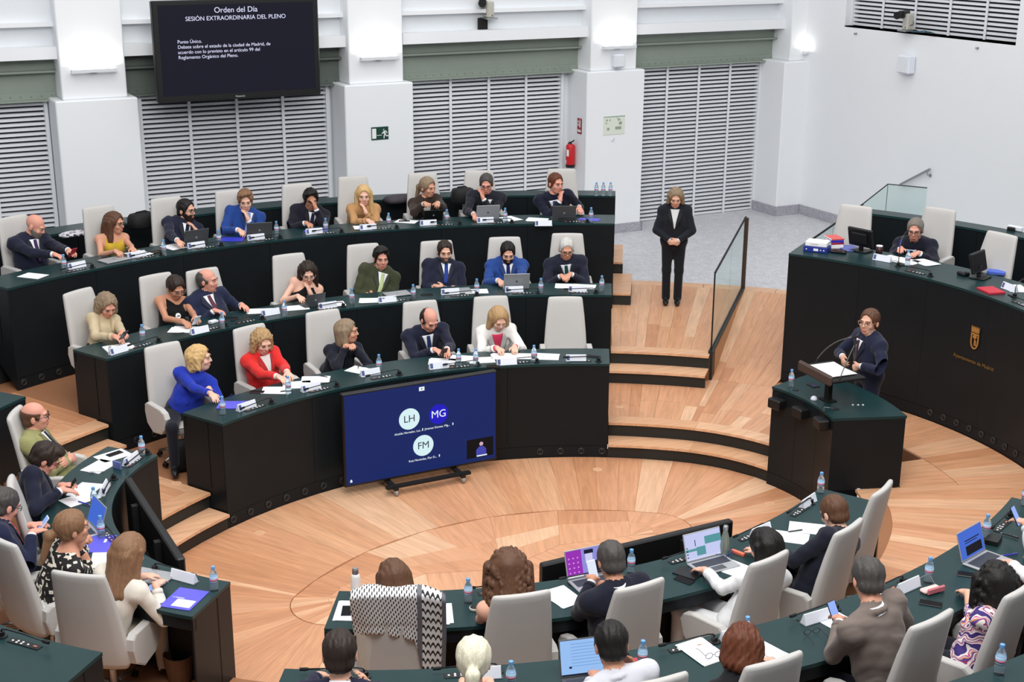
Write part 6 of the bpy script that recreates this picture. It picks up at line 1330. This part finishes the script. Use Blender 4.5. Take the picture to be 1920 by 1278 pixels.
held('bald_navy', 0, 'red phone held by the bald man in navy', mat('red_case', (170, 40, 56), .4), None, .03); held('beige', 0, 'phone held by the woman in beige', M_GREYL, None, .04); held('badge', 0, 'phone held by the woman with the round badge', M_CARD, None, .03); held('phoner', 0, 'phone held by the balding man in the inner row', M_BLACK, None, .05); held('redglass', 0, 'black phone held by the man with red glasses', M_BLACK, None, .03); held('redtie', 0, 'lit phone held by the man with the red tie', M_CARD, LIT, .03); held('purple', 0, 'white phone held up before the purple laptop', M_CARD, LITW, .03, .05, 65); held('blazer', 0, 'lit phone held by the man in grey-brown blazer', M_BLACK, LIT, .0, .04, 60); held('edge', 0, 'lit phone held up at the right edge', M_BLACK, LIT, .0, .05, 60)
for a in (('card_folder', 'violet folder with white card at the near corner of the left desk', 'folder', 346, 1123, 1, 6, (.25, .31, .006), M_BLUEF), ('card_folder', 'violet folder before the woman in swirl print', 'folder', 186, 1020, 1, 60, (.23, .31, .006), M_BLUEF), ('card_folder', 'royal blue folder before the man pressing a fist to his mouth', 'folder', 436, 449, 3, 60, (.22, .30, .008), M_BLUE), ('card_folder', 'blue folder under the hand of the man shading his eyes', 'folder', 592, 432, 3, 60, (.21, .28, .012), M_BLUEF), ('card_folder', 'blue folder and booklet before the woman in cobalt', 'folder', 436, 760, 1, 40, (.22, .30, .012), M_BLUEF), ('card_folder', 'blue folder behind the left presidium monitor', 'folder', 1592, 466, 4, 50, (.22, .30, .014), mat('slate_blue_folder', (98, 108, 180), .5)), ('card_folder', 'blue folder before the empty presidium chair', 'folder', 1868, 512, 4, 30, (.20, .14, .03), mat('sky_blue_folder', (76, 106, 206), .5)), ('red_folder', 'red padded folder on the presidium edge', 'folder', 1858, 546, 4, 78, (.20, .26, .022), mat('carmine_leather', (196, 44, 62), .5)), ('leaflets', 'blue leaflets under a bottle at the last row end', 'leaflet', 1105, 411, 3, 70, (.16, .30, .004), M_BLUEF), ('eraser', 'coral highlighter beside the grey-green flask', 'pen', 1384, 1038, 1, 10, (.03, .12, .022), mat('coral_plastic', (232, 112, 88), .5)), ('box', 'small white tissue box before the man with the striped tie', 'box', 400, 605, 2, 10, (.10, .07, .03), M_CARD), ('wallet', 'brown wallet left of a bottle in the last row', 'wallet', 292, 473, 3, 20, (.14, .09, .02), mat('brown_leather', (62, 52, 42), .5)), ('charger', 'black power adapter behind the blue-screened laptop', 'charger', 1862, 1016, 2, 10, (.14, .10, .04), M_BLACK), ('wallet', 'red wallet right of the man with cropped hair', 'wallet', 1187, 1247, 2, 20, (.12, .09, .02), mat('red_wallet', (176, 52, 66), .5)), ('blue_card', 'small slate-blue standing card on the left desk', 'card', 220, 878, 1, 70, (.10, .02, .07), mat('slate_card', (96, 110, 170), .6)), ('notebook', 'black leather notebook under the white laptop hand', 'notebook', 1290, 1075, 1, 24, (.15, .20, .012), M_BLACK)):
    flatbox(a[0], a[1], a[2], *a[3:])
t = bpy.data.objects['card_folder']; b = B(); b.box((.03, -.07, .0068), (.15, .11, .001)); b.build('business_card', M_WHITE, t); text('* | MADRID', .02, M_WHITE, t, (-.05, .0, .0075), (0, 0, 0)); 
cf1 = bpy.data.objects['card_folder.001']; b = B(); b.box((.04, .05, .0068), (.02, .06, .001)); b.build('white_mark', M_WHITE, cf1)
def pen(px, py, k, tw, label, m_=M_BLUE):
    P0, rz = place(px, py, k, tw); P0.z += .006; t = thing('pen', label, 'pen', P0, rz); b = B(); b.tube([(0, -.07, .006), (0, .06, .006)], .0055, 7); b.build('barrel', m_, t); b = B(); b.tube([(0, .06, .006), (0, .075, .006)], [.005, .001], 7); b.build('tip', M_CHROME, t); b = B(); b.box((0, -.045, .0125), (.004, .04, .002)); b.build('clip', M_CHROME, t)
WPEN = mat('white_pen', (222, 222, 228), .4)
for a in ((182, 886, 1, 20, 'white and violet pen on the left desk', WPEN), (158, 945, 1, -40, 'thin pen on the sheet near the man with red glasses'), (1490, 997, 1, 62, 'long dark pen between the two white sheets', M_BLACK), (335, 626, 2, 60, 'black pen before the woman with the round badge', M_BLACK), (538, 734, 1, 70, 'dark pen on the papers of the woman in red', M_BLACK), (605, 707, 1, 30, 'black pen on the curled papers', M_BLACK), (1440, 1232, 2, 20, 'pen held by the auburn-haired person', WPEN), (1893, 1006, 2, 0, 'black pen near the raised phone', M_BLACK), (1893, 1042, 2, 60, 'blue pen beside the silver laptop on the right'), (757, 413, 3, 40, 'black pen on the white notebook', M_BLACK), (222, 656, 2, 60, 'black pen before the woman in beige', M_BLACK), (200, 484, 3, 40, 'black pen on the closed laptop of the last row', M_BLACK)): pen(*a)
pz = thing('pen', 'blue pen upright in the hand of the writing president', 'pen', up(1686, 468, 2.10)); b = B(); b.tube([(0, 0, -.05), (.01, .01, .10)], .006, 7); b.build('barrel', M_BLUE, pz); b = B(); b.tube([(.01, .01, .10), (.011, .011, .12)], [.006, .004], 7); b.build('cap', M_BLUE, pz)
def specs(px, py, k, tw, label, col, lift=.006):
    P0, rz = place(px, py, k, tw); P0.z += lift; t = thing('spectacles', label, 'glasses', P0, rz); m_ = mat('loose_frame_%d' % col[0], col, .4)
    b = B()
    for sx in (-1, 1): b.tube([(sx*.034+.026*cos(a), 0, .022+.02*sin(a)) for a in np.linspace(0, 2*pi, 13)], .0022, 5)
    b.tube([(-.009, 0, .026), (.009, 0, .026)], .002, 5); b.build('rims', m_, t)
    for sx in (-1, 1): b = B(); b.tube([(sx*.062, 0, .028), (sx*.062, .09, .026), (sx*.058, .135, .006)], .002, 5); b.build('temple', m_, t)
specs(1338, 1236, 2, 0, 'thin-rimmed spectacles on white papers at the bottom', (60, 50, 80), .012); specs(1522, 1190, 2, 170, 'black spectacles on the desk of the man in grey-brown blazer', (16, 16, 18)); specs(672, 690, 1, 60, 'dark spectacles on a white sheet in the inner row', (70, 40, 44)); specs(432, 750, 1, 30, 'blue-lensed spectacles on the folder before the woman in cobalt', (40, 46, 120), .014); specs(1368, 1045, 1, 20, 'blue-rimmed spectacles beside the grey-green flask', (50, 70, 140)); specs(905, 412, 3, 30, 'dark sunglasses left of the silver laptop in the last row', (20, 20, 22)); specs(206, 655, 2, 40, 'dark spectacles left of the beige woman papers', (24, 24, 26))
gc = thing('glasses_case', 'open pink glasses case on the right near desk', 'case', *place(1744, 1108, 2, -10)); b = B(); b.rbox((0, 0, .016), (.16, .065, .032), .012); b.build('tray', mat('pale_pink_case', (232, 196, 190), .45), gc); b = B(); b.rbox((.01, -.045, .028), (.165, .02, .05), .009, None); b.build('lid', mat('rose_case', (206, 120, 130), .45), gc); b = B(); b.tube([(-.06, .03, .03), (-.05, .06, .09), (.04, .07, .10), (.07, .03, .03)], .0018, 5); b.build('strap', M_CHROME, gc)
smw = thing('round_tin', 'round dark tin with pale rim left of the curly-haired woman', 'tin', up(890, 1142, 1.144)); b = B(); b.lathe([(.036, 0), (.04, .006), (.04, .018), (.035, .02)], 20); b.build('tin_body', mat('pale_rim', (216, 206, 190), .4), smw); b = B(); b.lathe([(.034, .0205), (.034, .0215)], 20); b.build('dark_lid', M_BLACK, smw)
# presidium clutter
bk1 = thing('thick_book', 'thick blue law book with white marks, lowest at the presidium end', 'book', *place(1532, 470, 4, 4)); b = B(); b.rbox((0, 0, .035), (.30, .20, .07), .006); b.build('cover', mat('royal_blue_cover', (34, 52, 140), .45), bk1); b = B()
for x_ in (-.11, -.07, .11): b.box((x_, .1015, .035), (.014, .002, .014))
b.box((-.01, .1015, .035), (.06, .002, .03)); b.build('spine_mark', M_WHITE, bk1)
bk2 = thing('thick_book', 'thick white paperback lying on the blue law book', 'book', bk1.location+Vector((0, 0, .071)), bk1.rotation_euler.z+.05); b = B(); b.rbox((0, 0, .03), (.27, .19, .06), .008); b.build('cover', M_WHITE, bk2); b = B(); b.box((.02, .0955, .03), (.1, .001, .012)); b.build('spine_mark', mat('faint_print', (190, 190, 196), .7), bk2)
zz = 0
for i, (c_, h_, l) in enumerate(((M_WHITE, .05, 'white book at the bottom of the red-topped stack'), (mat('crimson_cover', (176, 44, 66), .45), .025, 'crimson book in the red-topped stack'), (M_BLUE, .03, 'blue book in the red-topped stack'), (mat('coral_cover', (214, 92, 88), .5), .02, 'coral red book topping the stack by the glass rail'))):
    P0, rz = place(1563, 462, 4, 40); P0.z += zz; t = thing('book', l, 'book', P0, rz+.06*(i % 2), 'books of the red-topped stack'); b = B(); b.rbox((0, 0, h_/2), (.17, .24, h_), .004); b.build('cover', c_, t); b = B(); b.box((.004, 0, h_/2), (.168, .232, h_*.7)); b.build('page_block', M_WHITE, t); zz += h_+.0005
bk3 = thing('sunglasses_pouch', 'dark pouch before the book stack on the presidium', 'pouch', *place(1572, 474, 4, 10)); b = B(); b.rbox((0, 0, .018), (.20, .10, .036), .015); b.build('pouch_body', M_BLACK, bk3); b = B(); b.tube([(-.08, .03, .036), (0, .05, .045), (.08, .03, .036)], .004, 6); b.build('strap', mat('wine_strap', (110, 36, 50), .5), bk3)
def monitor(px, py, tw, label, w=.36, h=.24):
    P0, rz = place(px, py, 4, tw); t = thing('monitor', label, 'monitor', P0, rz); b = B(); b.rbox((0, 0, .01), (.22, .18, .018), .006); b.build('foot', M_BLACK, t); b = B(); b.box((0, .02, .08), (.05, .03, .14)); b.build('neck', M_BLACK, t)
    b = B(); b.rbox((0, .0, .19), (w, .04, h), .01); o = b.build('housing', M_BLACK, t, (0, 0, 0), (radians(-14), 0, 0)); b = B(); quad(b, -w/2+.02, w/2-.02, .19-h/2+.02, .19+h/2-.02, -.0215); b.build('display', BLK, o); b = B(); b.rbox((0, .03, .19), (w*.6, .03, h*.6), .01); b.build('rear_cover', M_BLACKM, o); b = B(); b.tube([(.06, .08, .02), (.12, .1, .01), (.2, .06, .008)], .006, 6); b.build('cable', M_BLACK, t)
monitor(1616, 471, -12, 'black monitor between the books and the mug on the presidium'); monitor(1838, 521, -75, 'black monitor seen edge-on before the empty presidium chair')
mg = thing('mug', 'dark brown mug with white rim beside the presidium monitor', 'mug', up(1648, 474, 2.03)); b = B(); b.lathe([(.034, 0), (.04, .005), (.04, .085)], 18); b.build('mug_body', mat('dark_brown_glaze', (64, 36, 36), .35), mg, smooth=True); b = B(); b.lathe([(.041, .085), (.041, .095), (.034, .095), (.034, .09)], 18); b.build('rim', M_WHITE, mg); b = B(); b.tube([(.038, 0, .075), (.065, 0, .065), (.065, 0, .03), (.038, 0, .02)], .006, 6); b.build('handle', mat('dark_brown_glaze', (64, 36, 36), .35), mg)
dsp = thing('desk_phone_unit', 'small black intercom unit beside the presidium microphones', 'device', *place(1806, 516, 4, -10)); b = B(); b.rbox((0, 0, .022), (.13, .10, .044), .012); b.build('case', M_BLACK, dsp); b = B(); b.lathe([(.035, .044), (.03, .05)], 14); b.build('dial', M_VENT, dsp)
wbx = thing('wall_phone', 'pale device with black camera on the cabinet behind the presidium', 'device', up(1903, 432, 2.2), facing(12)); b = B(); b.rbox((0, 0, .03), (.20, .06, .06), .01); b.build('case', M_CARD, wbx); b = B(); b.rbox((.02, .06, .02), (.10, .05, .06), .01); b.build('camera_block', M_BLACK, wbx)
# things on the low cabinet
def soft(name, label, cat, px, py, size, m_, tw=0, sag=.25, strap=True):
    P0 = up(px, py, 2.0); ph, _ = ov(P0); t = thing(name, label, cat, P0, facing(ph)+radians(tw)); secs = []
    for i, (s, z) in enumerate(((.90, 0), (1., .15), (1.02, .45), (.97, .75), (.82, .95), (.5, 1.))): secs.append([Vector((v.x+.01*sin(7*v.y*9+i), v.y, z*size[2])) for v in rsec(size[0]*s, size[1]*s, 0, 0, 0, 20, 3.)])
    V, F = loft(secs); link('bag_body', mesh('bag_body', V, F, m_, None, True), t)
    if strap: b = B(); b.tube([(-size[0]*.3, 0, size[2]*.9), (-size[0]*.1, -.03, size[2]*1.08), (size[0]*.2, -.02, size[2]*1.04), (size[0]*.35, .0, size[2]*.85)], .010, 6); b.build('strap', M_BLACKM, t)
    return t
soft('shoulder_bag', 'black soft bag on the low cabinet left of the chin-resting man', 'bag', 270, 426, (.42, .26, .20), M_BLACKM); soft('laptop_bag', 'dark grey laptop bag on the low cabinet beside the pillar', 'bag', 746, 378, (.42, .28, .09), mat('charcoal_nylon', (58, 52, 58), .7), 20, strap=False); soft('black_bag', 'black box-shaped bag on the cabinet left of the cheek-touching man', 'bag', 868, 380, (.34, .25, .22), M_BLACKM)
def _scarf(nt):
    N = nt.nodes; L = nt.links; tc = N.new('ShaderNodeTexCoord'); v = N.new('ShaderNodeTexVoronoi'); v.inputs['Scale'].default_value = 26; L.new(tc.outputs['Object'], v.inputs[0]); r = N.new('ShaderNodeValToRGB'); r.color_ramp.interpolation = 'CONSTANT'; e = r.color_ramp.elements; e[0].color = rgb((64, 60, 84)); e[1].color = rgb((216, 212, 218)); e[1].position = .42; L.new(v.outputs['Color'], r.inputs[0]); return r.outputs[0]
soft('folded_scarf', 'folded grey and white patterned scarf on the low cabinet', 'scarf', 140, 441, (.40, .22, .05), pattern_mat('patterned_scarf', _scarf), 0, strap=False)

# chequered scarf and coat over the near chair
def _kef(nt):
    N = nt.nodes; L = nt.links; tc = N.new('ShaderNodeTexCoord'); uv = N.new('ShaderNodeSeparateXYZ'); L.new(tc.outputs['UV'], uv.inputs[0])
    def M_(op, a, b_=None):
        n = N.new('ShaderNodeMath'); n.operation = op
        for i, q in enumerate((a, b_)):
            if q is None: continue
            if isinstance(q, (int, float)): n.inputs[i].default_value = q
            else: L.new(q, n.inputs[i])
        return n.outputs[0]
    U, V_ = uv.outputs[0], uv.outputs[1]
    a = M_('SINE', M_('ADD', M_('MULTIPLY', U, 185.), M_('MULTIPLY', V_, 60.))); b_ = M_('SINE', M_('SUBTRACT', M_('MULTIPLY', V_, 150.), M_('MULTIPLY', U, 60.)))
    net = M_('GREATER_THAN', M_('MULTIPLY', a, b_), .30)
    band = M_('MULTIPLY', M_('GREATER_THAN', U, .70), M_('LESS_THAN', U, .75)); band2 = M_('GREATER_THAN', U, .955)
    leaf = M_('MULTIPLY', M_('GREATER_THAN', U, .75), M_('GREATER_THAN', M_('SINE', M_('ADD', M_('MULTIPLY', V_, 130.), M_('MULTIPLY', M_('ABSOLUTE', M_('SINE', M_('MULTIPLY', U, 60.))), 3.))), .45))
    body = M_('MULTIPLY', net, M_('LESS_THAN', U, .70)); dark = M_('MAXIMUM', body, leaf)
    m1 = N.new('ShaderNodeMix'); m1.data_type = 'RGBA'; m1.inputs[6].default_value = rgb((228, 226, 226)); m1.inputs[7].default_value = rgb((30, 30, 34)); L.new(dark, m1.inputs[0])
    m2 = N.new('ShaderNodeMix'); m2.data_type = 'RGBA'; m2.inputs[7].default_value = rgb((104, 104, 112)); L.new(m1.outputs[2], m2.inputs[6]); L.new(M_('MAXIMUM', band, band2), m2.inputs[0]); return m2.outputs[2]
def drape(name, label, cat, key, material, u0, u1, z_bot, front, thick, wave, off, tail=None):
    o, rz, ph, fl = SEATS[key]; nu, nv = 44, 34; V = []; UV = []
    def yb(z): return -.20-(z-.45)*.175 if z < 1.0 else -.30-(z-1.)*.235
    for j in range(nv):
        v = j/(nv-1)
        for i in range(nu):
            s = i/(nu-1); x = u0+(u1-u0)*s; zb = z_bot(s); L1_ = front; L2_ = 1.235+off-zb; d = v*(L1_+L2_+.09)
            over = max(0, abs(x)-.205); drop = over*.55
            ztop = 1.232+off-drop
            if d < L1_: y = yb(1.15)+.065+off; z = ztop-(L1_-d)
            elif d < L1_+.09: a = (d-L1_)/.09*pi; y = yb(1.215)+.003+(.047+off)*cos(a); z = ztop+.018*sin(a)
            else: z = ztop-(d-L1_-.09); y = yb(max(z, .5))-.050-off-.010*(1-z)
            w = wave*(.3+v)*sin(x*34+3*sin(x*7)+v*2)*max(0, v-.3); over2 = min(over, .12)
            V.append((x*(1-.10*max(0, v-.5))-w*.2, y+over2*.5*(1 if d > L1_ else -1)*(.5+v)-w, z+w*.3)); UV.append((s, v*(L1_+L2_)*.75))
    F = [(j*nu+i, j*nu+i+1, (j+1)*nu+i+1, (j+1)*nu+i) for j in range(nv-1) for i in range(nu-1)]
    me = mesh(name, V, F, material, None, True); uvl = me.uv_layers.new(name='UVMap'); uvl.data.foreach_set('uv', [c for l in me.loops for c in UV[l.vertex_index]])
    t = tag(link(name, me, None, o, (0, 0, rz)), label, cat); sm = t.modifiers.new('cloth', 'SOLIDIFY'); sm.thickness = thick; sm.offset = 1; return t
drape('coat', 'pale beige coat hung over the near chair under the scarf', 'coat', 'n1', cloth_mat((206, 200, 190)), -.27, .27, lambda s: .36+.04*sin(s*9), .02, .005, .009, .004)
drape('chequered_scarf', 'black and white chequered scarf draped over the near chair back', 'scarf', 'n1', pattern_mat('chequered_weave', _kef), -.30, .36, lambda s: (.92-.16*max(0, s-.3) if s < .68 else (.62-.15*(s-.72)/.28 if s > .74 else .86-.24*(s-.68)/.06)), .06, .003, .010, .022)
bs = thing('wicker_basket', 'small brown woven basket on the floor at the bottom left', 'basket', up(338, 1272, .36)); b = B(); b.lathe([(.09, 0), (.11, .12), (.12, .22), (.108, .22), (.10, .12), (.08, .02)], 18); b.build('basket_wall', mat('woven_cane', (112, 76, 52), .7, var=.4, scale=60, bump=.3), bs)
hb = thing('handbag', 'dark bag hanging beside the chair of the woman in cobalt', 'bag', up(342, 880, .36)); secs = [[Vector((v.x, v.y, z)) for v in rsec(w_, d_, 0, 0, 0, 16, 3.)] for z, w_, d_ in ((0, .20, .10), (.05, .24, .13), (.25, .22, .12), (.34, .16, .05))]; V, F = loft(secs); link('bag_body', mesh('bag_body', V, F, M_BLACKM, None, True), hb); b = B(); b.tube([(-.07, 0, .33), (-.05, 0, .46), (.05, 0, .46), (.07, 0, .33)], .008, 6); b.build('handle', M_BLACK, hb)
# floor sockets
for i, (px, py, z) in enumerate(((487, 999, 0.), (1120, 880, 0.), (1443, 944, 0.), (1161, 763, .35), (331, 906, .35))):
    t = thing('floor_socket', 'small round beige floor socket '+('near the left steps on the centre floor', 'at the far edge of the centre floor', 'at the right edge of the centre floor', 'on the landing beside the inner desk', 'on the landing beside the left steps')[i], 'socket', up(px, py, z+.001)); b = B(); b.lathe([(.05, 0), (.05, .003), (.046, .004), (.044, .003)], 20); b.build('rim', mat('pale_brass', (226, 190, 158), .4), t); b = B(); b.lathe([(.042, 0), (.042, .0035)], 20); b.build('cover', mat('beech_cover', (216, 166, 128), .5), t)
# round badge on the black top
H_, P_, N_, f_, r_, root_, O_ = PEOPLE['badge']; c_ = Vector((N_+P_)/2)+Vector(f_)*.155+Vector((0, 0, .05)); b = B(); b.lathe([(.035, 0), (.033, .006)], 20, T=Matrix.Rotation(pi/2, 3, 'X')); rzb = PEOPLE_RZ['badge']
bd = b.build('badge', M_WHITE, root_, c_-Vector(O_), (radians(-18), 0, rzb+pi)); bd['label'] = 'round white badge with dark peaks'
b = B(); b.add([(-.027, -.0075, -.008), (.027, -.0075, -.008), (.014, -.0075, .008), (.006, -.0075, .0), (-.004, -.0075, .012), (-.012, -.0075, .002)], [(0, 1, 2, 3, 4, 5)]); b.build('badge_print', M_BLACK, bd)
